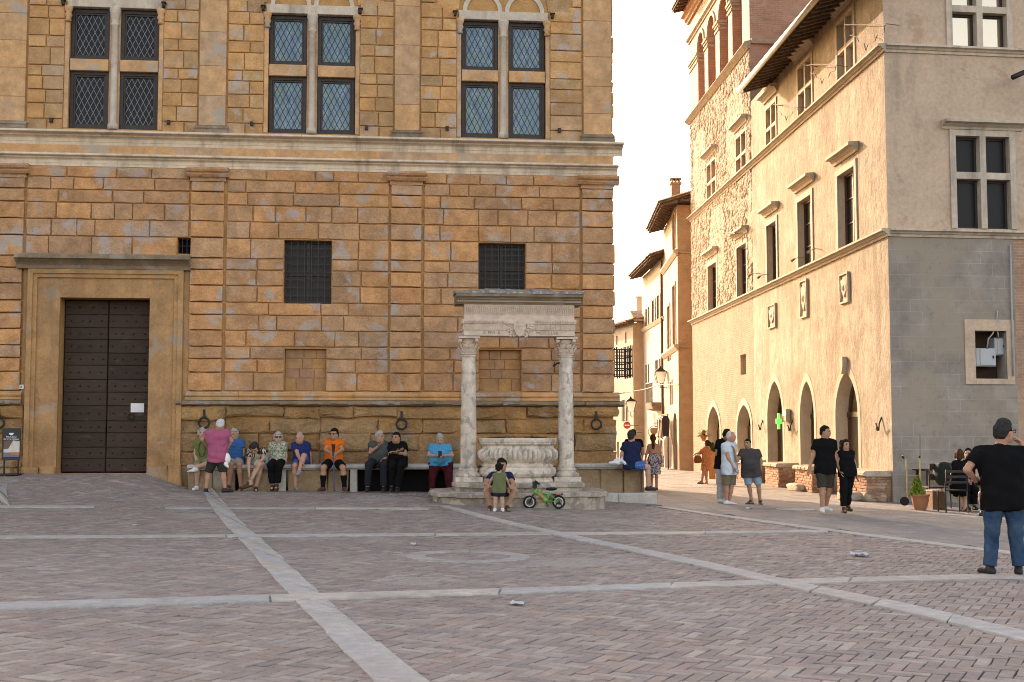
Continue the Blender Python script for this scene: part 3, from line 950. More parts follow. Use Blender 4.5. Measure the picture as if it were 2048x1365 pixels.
M['soffit'] = plain('pink_arch_plaster', (.50, .30, .20), .9, .1, 0, .25, 6)
for wi, c in enumerate(upw):
    h = W_W / 2
    s0 = c - h
    dark = wi == 0
    order = [(c - h + .015, c - .13), (c + .13, c + h - .015)]
    for (a, b) in order:
        sash(a, b, zu_m1 + .02, zu_lint0 - .03, dark, wi > 0)
        sash(a, b, zu_sill + .02, zu_m0 - .02, dark, wi > 0)
        mb = MB(); mb.stone(FP, a + .0, b - .0, -.2, .0, zu_m0 - .015, zu_m1 + .015, .01, .001); mb.build('transom', M['ashlar'], palace)
    # slender stone column in the middle
    mb = MB()
    cc = FP.p(c, -.02, 0)
    mb.lathe((cc[0], cc[1], 0), [(.12, zu_sill), (.12, zu_sill + .10), (.10, zu_sill + .13), (.078, zu_sill + .16), (.075, zu_lint0 - .42), (.095, zu_lint0 - .40), (.095, zu_lint0 - .37), (.075, zu_lint0 - .34), (.09, zu_lint0 - .25), (.11, zu_lint0 - .16), (.13, zu_lint0 - .06), (.13, zu_lint0)], 14)
    mb.build('mullion_column', M['travertine'], palace, smooth=True)
    mb = MB(); mb.box(FP, c - .12, c + .12, -.25, -.06, zu_sill + .001, zu_lint0); mb.build('mullion_pier', M['ashlar'], palace)
    mb = MB(); mb.stone(FP, c - h - .06, c + h + .06, -.3, .045, zu_lint0 - .005, zu_lint1, .01, .001); mb.build('lintel', M['travertine'], palace)
    for sd in (-1, 1):                       # jamb strips with small corbels
        a, b = sorted((c + sd * (h - .0), c + sd * (h + .10)))
        mb = MB(); mb.stone(FP, a, b, 0, .02, zu_sill + .004, zu_lint0 - .006, .01, .001); mb.build('jamb', M['ashlar'], palace)
        cb = FP.p(c + sd * (h + .03), .03, 0)
        mb = MB(); mb.lathe((cb[0], cb[1], 0), [(.04, zu_lint0 - .36), (.07, zu_lint0 - .33), (.05, zu_lint0 - .28), (.085, zu_lint0 - .2), (.06, zu_lint0 - .15), (.09, zu_lint0 - .08), (.10, zu_lint0 - .007)], 12)
        mb.build('corbel', M['ashlar'], palace, smooth=True)
    # two little arches, round infills, and the panel and voussoirs above
    back = MB(); R2 = h + .02
    arcp = [(c + R2 * cos(t), zu_lint1 + .002 + 1.25 * R2 * sin(t)) for t in np.linspace(0, pi, 25)]
    back.poly(FP, arcp, -.3, -.02); back.build('tympanum', M['ashlar'], palace)
    for sd in (-1, 1):
        cu = c + sd * h / 2; r1, r2 = h / 2 - .03, h / 2 - .13
        mb = MB(); ts = np.linspace(0, pi, 17)
        for t0, t1 in zip(ts[:-1], ts[1:]):
            o_ = lambda r, t: (cu + r * cos(t), zu_lint1 + .002 + r * sin(t))
            mb.poly(FP, [o_(r2, t0), o_(r1, t0), o_(r1, t1), o_(r2, t1)], -.02, .03)
        mb.build('window_arch', M['travertine'], palace)
        mb = MB(); mb.poly(FP, [(cu + r2 * cos(t), zu_lint1 + .003 + r2 * sin(t)) for t in ts], -.02, -.008, 0, 0); mb.build('lunette_border', M['soffit'], palace)
        mb = MB(); r3 = r2 - .06; mb.poly(FP, [(cu + r3 * cos(t), zu_lint1 + .05 + r3 * sin(t)) for t in ts], -.015, -.003); mb.build('lunette', M['ashlar'], palace)
    for k in range(11):
        t0, t1 = pi * k / 11 + .012, pi * (k + 1) / 11 - .012
        o_ = lambda r, t: (c + r * cos(t), zu_lint1 + .02 + r * sin(t) * 1.1)
        mb = MB(); mb.poly(FP, [o_(h + .06, t0), o_(1.58, t0), o_(1.58, t1), o_(h + .06, t1)], 0, .032); mb.build('voussoir', M['sandstone'], palace)
# iron brackets beside the windows
for px, py in ((128, 8), (329, 13), (527, 19), (721, 25), (910, 30), (1104, 35)):
    u, z = FP.pix(px, py)
    mb = MB(); mb.box(FP, u - .03, u + .03, 0, .14, z - .05, z + .04); mb.box(FP, u - .055, u + .055, .02, .16, z + .042, z + .06)
    mb.build('iron_bracket', M['iron'], palace)
for px, py in ((104, 243), (338, 247), (504, 250), (733, 258), (894, 259), (1118, 263)):
    u, z = FP.pix(px, py)
    mb = MB(); mb.box(FP, u - .035, u + .035, 0, .12, z - .04, z + .05); mb.build('iron_bracket', M['iron'], palace)

# ---- barred windows, vent and blocked openings
M['bar'] = plain('window_bar_iron', (.05, .042, .045), .6, .4, .2)
M['roomglass'] = glass_mat('room_glass', [(.018, .018, .02), (.03, .03, .032), (.02, .02, .022)], .3, .15, 0.0)
for (a, b, c, d) in win_low:
    mb = MB(); t = .06
    for (x0, x1, y0, y1) in ((a, a + t, c, d), (b - t, b, c, d), (a + t, b - t, d - t, d), (a + t, b - t, c, c + t)):
        mb.box(FP, x0, x1, -.31, -.22, y0, y1)
    m_ = (a + b) / 2; zz = c + (d - c) * .47
    mb.box(FP, m_ - .035, m_ + .035, -.30, -.20, c + t, d - t); mb.box(FP, a + t, m_ - .036, -.30, -.215, zz - .03, zz + .03); mb.box(FP, m_ + .036, b - t, -.30, -.215, zz - .03, zz + .03)
    wf = mb.build('window_frame', M['sash'], palace)
    for (x0, x1) in ((a + t, m_ - .035), (m_ + .035, b - t)):
        for (y0, y1) in ((c + t, zz - .03), (zz + .03, d - t)):
            mb = MB(); mb.quad(*[FP.p(u, -.26, z) for u, z in ((x0, y0), (x1, y0), (x1, y1), (x0, y1))]); mb.build('pane', M['roomglass'], wf)
    # linen curtain halves behind would not show: dark room
    gr = MB()
    for k in range(1, 7):
        u = a + (b - a) * k / 7; gr.tube([FP.p(u, -.05, c), FP.p(u, -.05, d)], .010, 6)
    for k in range(1, 8):
        z = c + (d - c) * k / 8; gr.tube([FP.p(a, -.06, z), FP.p(b, -.06, z)], .010, 6)
    gr.build('window_grille', M['bar'], palace)
a, b, c, d = vent
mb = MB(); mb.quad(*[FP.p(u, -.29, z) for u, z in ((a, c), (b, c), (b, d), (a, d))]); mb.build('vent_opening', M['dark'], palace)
mb = MB()
for k in (1, 2): mb.tube([FP.p(a + (b - a) * k / 3, -.04, c), FP.p(a + (b - a) * k / 3, -.04, d)], .009, 6)
mb.tube([FP.p(a, -.05, (c + d) / 2), FP.p(b, -.05, (c + d) / 2)], .009, 6); mb.build('vent_grille', M['bar'], palace)
M['infill'] = stony('infill_stone', [(.46, .24, .125), (.38, .21, .135), (.49, .255, .10), (.42, .225, .13)], grain=16, stain=(.3, .18, .1), bump=.4)
for (a, b, c, d) in niche:
    zs = [c, c + .29, c + .5, c + .74, d]
    mb = MB(); mb.quad(*[FP.p(u, -.139, z) for u, z in ((a, c), (b, c), (b, d), (a, d))]); mb.build('niche_back', M['joint'], palace)
    for z0, z1 in zip(zs[:-1], zs[1:]):
        for x0, x1 in split(a, b, .25, .5, rn):
            mb = MB(); mb.stone(FP, x0 + .006, x1 - .006, -.14, -.115 + rn.uniform(-.006, .004), z0 + .006, z1 - .006, .008, .006, 0, 0, rn); mb.build('infill_block', M['infill'], palace)

# ---- portal
pa, pb, _, pz = portal
zg0 = door[2] - .12
M['portal'] = stony('portal_stone', [(.43, .235, .115), (.46, .255, .12), (.40, .225, .12)], grain=9, patch=(.35, .28, .22), patch_cov=.57, stain=(.28, .145, .07), streak=(.27, .155, .085), var=.4, bump=.6)
o0, o1 = uF(55, 740), uF(366, 740)
zt = zF(541, 210)
dz0, dz1 = door[2], door[3]
def ring3(mb, x0, x1, x2, x3, zi, zo, n0, n1):
    """door surround: two uprights and a head between an outer and an inner outline"""
    mb.box(FP, x0, x1, n0, n1, zg0, zi); mb.box(FP, x2, x3, n0, n1, zg0, zi); mb.box(FP, x0, x3, n0, n1, zi + .0005, zo)
lay_ = [(o0, door[0], door[1], o1, dz1, zt, 0, .10), (o0, o0 + .2, o1 - .2, o1, zt - .19, zt - .002, .10, .15), (o0, o0 + .11, o1 - .11, o1, zt - .10, zt - .004, .15, .19)]
mb = MB()
ring3(mb, *lay_[0])
mb.build('door_surround', M['portal'], palace)
for q in lay_[1:]:
    mb = MB(); ring3(mb, *q); mb.build('surround_moulding', M['portal'], palace)
for x0, x1 in ((o0 - .03, door[0] - .01), (door[1] + .01, o1 + .03)):
    for c, d in split(x0, x1, .3, .6, rn):
        mb = MB(); mb.worn(FP, c, d, 0, .22 + rn.uniform(-.03, .03), zg0 - .3, zF(932, 100) + rn.uniform(-.05, .05), .03, .025, 0, 0, rn, .03); mb.build('surround_base', M['portal'], palace)
for x0, x1 in ((pa - .02, o0 - .004), (o1 + .004, pb + .02)):
    mb = MB(); mb.box(FP, x0, x1, 0, .06, zg0 - .3, zt); mb.build('portal_return', M['portal'], palace)
c0, c1 = uF(38, 525), uF(383, 525); h = zF(513, 210) - zt
mb = MB(); mb.prism(FP, [(0, zt + .002), (.20, zt + .002), (.22, zt + .25 * h), (.27, zt + .40 * h), (.36, zt + .58 * h), (.44, zt + .66 * h), (.44, zt + .9 * h), (.40, zt + h), (0, zt + h * 1.05)], c0, c1)
mb.build('portal_cornice', M['ledge'], palace)
mb = MB(); mb.prism(FP, [(0, zt + .003), (.19, zt + .003), (.19, zt - .16), (0, zt - .16)], o0 - .002, o1 + .002)
# wooden door: two leaves of horizontal boards
def wood_mat(name, c):
    m = MT(name, .7, .3)
    v = m.pos((1.2, 1.2, 14))
    g = m.noise(3.0, 6, .65, v, .3)
    base = m.ramp(m.rnd(), [(0, c), (.5, tuple(x * 1.35 for x in c)), (1, tuple(x * .8 for x in c))])
    base = m.mix(1.0, base, m.ramp(g, [(.25, .6), (.75, 1.4)]), 'MULTIPLY')
    worn = m.ramp(m.noise(3.2, 6, .7, m.pos((1, 1, 2.5))), [(.58, 0), (.72, 1)])
    base = m.mix(m.math('MULTIPLY', worn, .65), base, (c[0] * 3.2, c[1] * 3.4, c[2] * 3.6))
    m.bump(g, .5, .01)
    return m.color(base)
M['doorwood'] = wood_mat('dark_door_wood', (.040, .024, .016))
mb = MB(); mb.quad(*[FP.p(u, -.42, z) for u, z in ((door[0], dz0), (door[1], dz0), (door[1], dz1), (door[0], dz1))]); mb.build('door_backing', M['dark'], palace)
mid = (door[0] + door[1]) / 2
for (a, b) in ((door[0] + .02, mid - .008), (mid + .008, door[1] - .02)):
    mb = MB(); mb.box(FP, a, b, -.40, -.36, dz0 + .02, dz1 - .01); leaf = mb.build('door_leaf', M['doorwood'], palace)
    z = dz0 + .03; k = 0
    hs = [.33, .28, .36, .30, .38, .34, .32, .36, .31, .34, .30, .33, .36, .4]
    sc = (dz1 - .02 - z) / sum(hs[:13])
    for k in range(13):
        hh = hs[k] * sc
        mb = MB(); mb.stone(FP, a + .006, b - .006, -.36, -.325 + rn.uniform(-.005, .006), z + .005, z + hh - .005, .010, .003, 0, 0, rn)
        mb.build('plank', M['doorwood'], leaf)
        st = MB()
        for q in range(4):
            cu = a + (b - a) * (q + .5) / 4 + rn.uniform(-.05, .05)
            cc = FP.p(cu, -.322, z + hh * .5)
            st.ball(cc, .022, 0, 0, 6, 4)
        st.build('studs', M['blackiron'], leaf, kind='stuff')
        z += hh
# a wooden handle ring
mb = MB(); cc = FP.p(mid + .55, -.30, zF(833, 240)); mb.tube([np.array(cc) + .07 * np.array([cos(t) * FP.U[0], cos(t) * FP.U[1], sin(t)]) for t in np.linspace(0, 2 * pi, 15)[:-1]], .012, 6, closed=True)
mb.build('door_ring', M['blackiron'], palace)
# small number plate and the paper notice
M['paper'] = plain('white_paper', (.72, .73, .76), .8, .2, 0, .05, 3)
u0, z0 = FP.pix(36, 778, .1); u1, z1 = FP.pix(47, 770, .1)
mb = MB(); mb.box(FP, u0, u1, .062, .075, z0, z1); pl = mb.build('number_plate', M['paper'], palace)
mb = MB(); mb.box(FP, (u0 + u1) / 2 - .012, (u0 + u1) / 2 + .012, .0755, .077, z0 + .02, z1 - .02); mb.build('numeral', M['blackiron'], palace)
u0, z0 = FP.pix(261, 825, -.3); u1, z1 = FP.pix(288, 807, -.3)
nt = thing('paper_notice', FP.p(u0, -.31, z0), 'blank white sheet of paper pinned to the right leaf of the dark wooden portal', 'notice')
mb = MB(); mb.box(FP, u0, u1, -.322, -.312, z0, z1); mb.build('sheet', M['paper'], nt)

# projecting iron cage on the side street wall
cz0, cz1 = 1.6 + (870 - 752) * 31 / FPX, 1.6 + (870 - 697) * 31 / FPX
cg = MB(); s0 = .35
for k in range(4):
    u = s0 + .9 * k / 3
    for nn in (.15, .33, .52):
        cg.tube([SD.p(u, nn, cz0 - .05), SD.p(u, nn, cz1)], .016, 5)
for k in range(5):
    z = cz0 + (cz1 - cz0) * k / 4.4
    cg.tube([SD.p(s0, 0, z), SD.p(s0, .52, z), SD.p(s0 + .9, .52, z), SD.p(s0 + .9, 0, z)], .014, 5)
for k in range(5):
    cg.tube([SD.p(s0 + .2 * k, .52, cz0 - .06), SD.p(s0 + .2 * k, .52, cz1 + .06)], .013, 5)
cg.build('iron_cage', M['blackiron'], palace)
# lamp bracket and stub below the cage
mb = MB(); mb.tube([SD.p(2.0, 0, cz0 - .95), SD.p(2.0, .30, cz0 - .95)], .03, 6); mb.build('iron_stub', M['blackiron'], palace)

# ---- tether rings hanging on the wall
for px, py, lab in ((408, 846, 'black iron tether ring above the man in the pink shirt'), (803, 849, 'black iron tether ring above the two men chatting on the bench'), (1193, 849, 'black iron tether ring on the wall right of the well'), (-3, 846, 'black iron tether ring behind the poster left of the portal')):
    u, z = FP.pix(px, py, .2)
    r = thing('tether_ring', FP.p(u, .16, z), lab, 'iron ring', 'iron rings on the palace wall')
    mb = MB(); mb.tube([FP.p(u + .115 * cos(t), .185, z + .115 * sin(t)) for t in np.linspace(0, 2 * pi, 21)[:-1]], .022, 7, closed=True); mb.build('ring', M['blackiron'], r, smooth=True)
    mb = MB(); mb.box(FP, u - .025, u + .025, .10, .19, z + .10, z + .30); mb.box(FP, u - .04, u + .04, .10, .20, z + .12, z + .15); mb.build('hook', M['blackiron'], r)
# ================================================================ THE BISHOP'S PALACE (right)
def brick_mat(name, axis, c1, c2, mortar, scale=1.0, grime=.5, bump=.6):
    m = MT(name, .88, .2)
    if m.geo is None: m.geo = m.node('ShaderNodeNewGeometry')
    sep = m.node('ShaderNodeSeparateXYZ'); L(m.nt, m.geo.outputs['Position'], sep.inputs[0])
    cmb = m.node('ShaderNodeCombineXYZ')
    L(m.nt, sep.outputs[axis], cmb.inputs[0]); L(m.nt, sep.outputs[2], cmb.inputs[1])
    br = m.node('ShaderNodeTexBrick')
    br.inputs['Scale'].default_value = scale
    br.inputs['Color1'].default_value = (*c1, 1); br.inputs['Color2'].default_value = (*c2, 1); br.inputs['Mortar'].default_value = (*mortar, 1)
    br.inputs['Mortar Size'].default_value = .012; br.inputs['Brick Width'].default_value = .27; br.inputs['Row Height'].default_value = .075
    br.inputs['Mortar Smooth'].default_value = .3; br.inputs['Bias'].default_value = -.1
    L(m.nt, cmb.outputs[0], br.inputs['Vector'])
    base = m.mix(1.0, br.outputs['Color'], m.ramp(m.noise(3, 6, .7), [(.25, 1 - grime * .6), (.75, 1 + grime * .5)]), 'MULTIPLY')
    base = m.mix(m.ramp(m.noise(.6, 6, .65), [(.48, 0), (.62, .6)]), base, tuple(.5 * (a + b) * 1.15 for a, b in zip(c1, mortar)))
    h = m.math('SUBTRACT', m.math('MULTIPLY', m.noise(26, 5, .7), .8), m.math('MULTIPLY', br.outputs['Fac'], .8))
    m.bump(h, bump, .02)
    return m.color(base)
M['brickY'] = brick_mat('old_brick_street_side', 1, (.29, .213, .143), (.25, .165, .11), (.30, .25, .185))
M['brickloggia'] = brick_mat('loggia_brick', 1, (.44, .235, .15), (.37, .19, .125), (.42, .30, .21), grime=.3)
M['brickX'] = brick_mat('old_brick_front_side', 0, (.43, .245, .165), (.36, .20, .14), (.42, .30, .22))

def rubble_mat():
    m = MT('rubble_stone_wall', .9, .15)
    v = m.node('ShaderNodeTexVoronoi', feature='F1'); v.inputs['Scale'].default_value = 4.6
    mp = m.pos((1, .8, 1.7)); L(m.nt, mp, v.inputs['Vector'])
    v.inputs['Randomness'].default_value = .95
    hsv = m.ramp(m.attr(), [(0, (.39, .335, .255)), (.5, (.45, .39, .305)), (1, (.33, .265, .19))])
    base = m.mix(1.0, hsv, m.ramp(m.noise(7, 6, .7), [(.25, .72), (.75, 1.2)]), 'MULTIPLY')
    base = m.mix(m.ramp(m.noise(.5, 5, .6), [(.5, 0), (.65, .7)]), base, (.43, .37, .285))
    h = m.math('ADD', m.math('MULTIPLY', v.outputs['Distance'], -1.2), m.math('MULTIPLY', m.noise(14, 6, .7), .5))
    m.bump(h, .5, .04)
    return m.color(base)
M['rubble'] = rubble_mat()

def front_plaster():
    m = MT('grey_pink_plaster', .9, .2)
    base = m.ramp(m.noise(.9, 7, .65), [(.3, (.46, .335, .25)), (.5, (.55, .405, .305)), (.7, (.60, .42, .305))])
    base = m.mix(1.0, base, m.ramp(m.noise(9, 6, .7), [(.3, .85), (.7, 1.14)]), 'MULTIPLY')
    st = m.ramp(m.noise(1.5, 6, .65, m.pos((1, 1, .22))), [(.56, 0), (.72, .55)])
    base = m.mix(st, base, (.27, .215, .165))
    br = m.ramp(m.noise(.55, 6, .7, m.pos((1, 1, 1.4))), [(.585, 0), (.63, .75)])
    base = m.mix(br, base, (.46, .29, .195))
    m.bump(m.noise(16, 6, .7), .5, .012)
    return m.color(base)
M['frontplaster'] = front_plaster()

def scored_cement():
    m = MT('scored_grey_cement', .9, .2)
    m.geo = m.node('ShaderNodeNewGeometry')
    sep = m.node('ShaderNodeSeparateXYZ'); L(m.nt, m.geo.outputs['Position'], sep.inputs[0])
    cmb = m.node('ShaderNodeCombineXYZ'); L(m.nt, sep.outputs[0], cmb.inputs[0]); L(m.nt, sep.outputs[2], cmb.inputs[1])
    b = m.node('ShaderNodeTexBrick')
    b.inputs['Scale'].default_value = 1.0; b.inputs['Brick Width'].default_value = .62; b.inputs['Row Height'].default_value = .31
    b.inputs['Mortar Size'].default_value = .010; b.inputs['Mortar Smooth'].default_value = .4
    b.inputs['Color1'].default_value = (.27, .235, .205, 1); b.inputs['Color2'].default_value = (.305, .265, .23, 1); b.inputs['Mortar'].default_value = (.36, .315, .275, 1)
    L(m.nt, cmb.outputs[0], b.inputs['Vector'])
    base = m.mix(1.0, b.outputs['Color'], m.ramp(m.noise(1.3, 7, .65), [(.3, .68), (.7, 1.25)]), 'MULTIPLY')
    base = m.mix(m.ramp(m.noise(.7, 6, .6), [(.43, 0), (.58, .85)]), base, (.325, .265, .21))
    base = m.mix(m.ramp(m.noise(5, 6, .7), [(.56, 0), (.72, .5)]), base, (.17, .14, .12))
    m.bump(m.math('ADD', m.noise(18, 5, .7), m.math('MULTIPLY', b.outputs['Fac'], .3)), .4, .01)
    return m.color(base)
M['cement'] = scored_cement()
M['cream'] = stony('cream_window_stone', [(.49, .435, .35), (.455, .40, .32)], grain=14, patch=(.5, .42, .32), patch_cov=.6, streak=(.33, .27, .2), var=.18, bump=.3)
M['creampanel'] = plain('cream_shutter', (.46, .385, .285), .8, .2, 0, .1, 5)
M['brownwood'] = plain('brown_window_wood', (.075, .04, .024), .55, .4, 0, .3, 12)
M['eavewood'] = plain('old_eave_wood', (.12, .085, .06), .85, .2, 0, .4, 9, .4)
M['tile'] = stony('terracotta_roof_tile', [(.40, .22, .13), (.46, .28, .17), (.34, .19, .12), (.43, .31, .21)], grain=12, patch=(.38, .34, .27), patch_cov=.55, var=.4)
M['zinc'] = plain('pale_gutter_metal', (.55, .52, .45), .4, .5, .4, .15, 3)

uL = lambda px, py=600, n=0.0: FL.u(px, py, n)
zL = lambda px, py, n=0.0: FL.z(px, py, n)
bp = FL.p(0, 0, 0)
bishop = thing('bishops_palace', (bp[0], bp[1], float(gz(bp[0], bp[1]))), "plastered corner palace with a sunlit street side, grey shaded front and brick loggia tower", 'building')
uT = uL(1501, 200); uE = uL(1384, 600)
z_s1b, z_s1t = FD.z(1800, 474), FD.z(1800, 457.5)
z_s2b, z_s2t = FD.z(1800, 106), FD.z(1800, 90)
z_eave = zL(1560, 93, .95)
z_tow1 = zL(1440, 166)                           # string under the loggia
z_tcor = zL(1384, 60)
ZTOP = z_eave + .35

def arch_pts(a, b, zs, zt, pointed, k=17):
    if not pointed:
        return [((a + b) / 2 - (b - a) / 2 * cos(t), zs + (zt - zs) * sin(t)) for t in np.linspace(0, pi, k)]
    w = b - a; R = .70 * w; h = sqrt(R * R - (R - w / 2) ** 2)
    pts = []
    tm = math.acos((R - w / 2) / R)
    for t in np.linspace(0, tm, k // 2 + 1):
        pts.append((a + R - R * cos(t), zs + R * sin(t) * (zt - zs) / h))
    return pts + [(a + b - u, z) for u, z in pts[:-1][::-1]]

def arch_open(mb, fr, a, b, z0, zs, zt, dep, m=0, mr=1, n=0.0, pointed=True):
    """fills the rectangle a..b, zs..zt round an arch and lines the opening back to dep"""
    ap = arch_pts(a, b, zs, zt, pointed)
    h = len(ap) // 2
    left = [(a, zt)] + ap[:h + 1]; right = ap[h:] + [(b, zt)]
    for pl in (left, right):
        mb.add([fr.p(u, n, z) for u, z in pl], [tuple(range(len(pl)))], m)
    path = [(a, z0)] + ap + [(b, z0)]
    for (p, q) in zip(path[:-1], path[1:]):
        mb.quad(fr.p(p[0], n, p[1]), fr.p(q[0], n, q[1]), fr.p(q[0], n - dep, q[1]), fr.p(p[0], n - dep, p[1]), mr)
    mb.quad(fr.p(a, n, z0), fr.p(b, n, z0), fr.p(b, n - dep, z0), fr.p(a, n - dep, z0), mr)
    return ap

# openings on the sunlit side
LW = [(uL(1677, 410), uL(1711, 410), zL(1697, 491), zL(1697, 340)), (uL(1597, 460), uL(1624, 460), zL(1612, 535), zL(1612, 396)), (uL(1535, 505), uL(1554, 505), zL(1546, 566), zL(1546, 446)), (uL(1475, 545), uL(1494, 545), zL(1486, 597), zL(1486, 490)), (uL(1417, 575), uL(1434, 575), zL(1427, 624), zL(1427, 528))]
UW = [(uL(1675, 90), uL(1708, 90), zL(1690, 166), zL(1690, 36)), (uL(1597, 180), uL(1624, 180), zL(1610, 235), zL(1610, 126)), (uL(1533, 255), uL(1552.5, 255), zL(1543, 303), zL(1543, 212)), (uL(1473, 315), uL(1493, 315), zL(1483, 358), zL(1483, 270)), (uL(1414.5, 365), uL(1432, 365), zL(1423, 408), zL(1423, 326))]
zgl = float(gz(*FL.p(-6, .3, 0)[:2]))
AR = [(uL(1672, 880), uL(1717, 880), zgl + .32, zL(1672, 835), zL(1696, 744)), (uL(1601, 880), uL(1629, 880), zgl + .32, zL(1601, 838), zL(1616, 762)), (uL(1535.5, 880), uL(1566, 880), zgl + .3, zL(1535, 838), zL(1551, 762)), (uL(1475.5, 880), uL(1503, 880), zgl + .1, zL(1475, 858), zL(1489, 810)), (uL(1416, 890), uL(1440.5, 890), zgl + .05, zL(1416, 862), zL(1428, 813))]
slot = (uL(1481, 730), uL(1492, 730), zL(1487, 750), zL(1487, 709))

mats = [M['plaster'], M['cream'], M['rubble'], M['brickY'], M['frontplaster'], M['cement'], M['brickX']]
mb = MB()
zb = -.6
inr = lambda h, a, b, c, d: a <= (h[0] + h[1]) / 2 <= b and c <= (h[2] + h[3]) / 2 <= d
allh = [h + (.22,) for h in LW] + [h + (.16,) for h in UW] + [(a, b, z0, zt, 0.0) for a, b, z0, zs, zt in AR] + [slot + (.25,)]
def zone(u0, u1, z0, z1, m, mr=1):
    hs = [h for h in allh if inr(h, u0, u1, z0, z1)]
    wall_holes(mb, FL, u0, u1, z0, z1, hs, 0.0, m, mr)
zone(uT, 0, zb, ZTOP, 0)
zone(uE, uT, zb, z_s1b, 3)
RUB = [uE, uT, z_s1b, z_tow1]
def rubble_wall():
    """field stones laid in lime: every stone stands out of the wall by its own amount"""
    u0, u1, z0, z1 = RUB
    st = .045
    us = np.arange(u0, u1 + st * .5, st); us[-1] = u1; zs = np.arange(z0, z1 + st * .5, st); zs[-1] = z1
    U_, Z_ = np.meshgrid(us, zs)
    R = np.random.RandomState(6)
    cw, ch = .30, .17
    ci, cj = np.floor(U_ / cw).astype(int), np.floor(Z_ / ch).astype(int)
    d1 = np.full(U_.shape, 9.0); d2 = d1.copy(); hid = np.zeros(U_.shape)
    hsh = lambda a, b, k: np.modf(np.abs(np.sin(a * 127.1 + b * 311.7 + k * 74.7) * 43758.5453))[0]
    for a in (-1, 0, 1):
        for b in (-1, 0, 1):
            i, j = ci + a, cj + b
            cx = (i + .15 + .7 * hsh(i, j, 1) + .5 * (j % 2)) * cw; cz = (j + .15 + .7 * hsh(i, j, 2)) * ch
            d = np.sqrt(((U_ - cx) / cw) ** 2 + ((Z_ - cz) / ch) ** 2)
            nw = d < d1
            d2 = np.where(nw, d1, np.minimum(d2, d)); hid = np.where(nw, hsh(i, j, 3), hid); d1 = np.where(nw, d, d1)
    e = np.clip((d2 - d1) / .35, 0, 1)
    n_ = (.012 + .045 * hid) * np.sqrt(e) + R.normal(0, .004, U_.shape)
    smooth_ = .5 + .5 * np.sin(U_ * .9 + 1.3) * np.sin(Z_ * .8 + .4)
    n_ = n_ * np.where(smooth_ > .62, .45, 1.0)
    n_[0] = n_[-1] = 0; n_[:, 0] = n_[:, -1] = 0
    V = np.stack([FL.o[0] + U_ * FL.U[0] + n_ * FL.N[0], FL.o[1] + U_ * FL.U[1] + n_ * FL.N[1], Z_], -1).reshape(-1, 3)
    nu = len(us); Fs = []; rr = []
    hs = [h for h in LW + UW]
    for b in range(len(zs) - 1):
        for a in range(nu - 1):
            uc, zc = (us[a] + us[a + 1]) / 2, (zs[b] + zs[b + 1]) / 2
            if any(h[0] - .10 < uc < h[1] + .10 and h[2] < zc < h[3] + .08 for h in hs): continue
            Fs.append((b * nu + a, b * nu + a + 1, (b + 1) * nu + a + 1, (b + 1) * nu + a)); rr.append(float(hid[b, a]))
    me = make_mesh('rubble_facing', V - TOPLOC[bishop.name], Fs, [M['rubble']], rnd=rr)
    link('rubble_facing', me, bishop, kind='stuff')
zone(uE, uT, z_s1b, z_tow1, 2)
for a, b, z0, zs, zt in AR:
    arch_open(mb, FL, a, b, z0, zs, zt, .45, 3 if b < uT else 0, 1)
# shaded front
FW = [(FD.u(1901, 350), FD.u(2029, 350), FD.z(1965, 458), FD.z(1965, 262), .05), (FD.u(1893, 50), FD.u(2022, 50), FD.z(1960, 96), FD.z(1960, -45), .05)]
FBX = (FD.u(1950, 710), FD.u(2013, 710), FD.z(1980, 758), FD.z(1980, 662), .5)
uR = 13.0
uBr = FD.u(2030, 600)
wall_holes(mb, FD, 0, uBr, zb, z_s1b, [FBX], 0, 5, 5)
wall_holes(mb, FD, uBr, uR, zb, z_s1b, [], 0, 6, 6)
wall_holes(mb, FD, 0, uR, z_s1b, ZTOP + 3, FW, 0, 4, 4)
# closing faces
dpt = 14
mb.quad(FD.p(uR, 0, zb), FD.p(uR, -dpt * 2, zb), FD.p(uR, -dpt * 2, ZTOP + 3), FD.p(uR, 0, ZTOP + 3), 4)
mb.quad(FL.p(uE, 0, zb), FL.p(uE, 0, z_tow1), FL.p(uE, -dpt, z_tow1), FL.p(uE, -dpt, zb), 2)
mb.build('wall', mats, bishop)

rubble_wall()
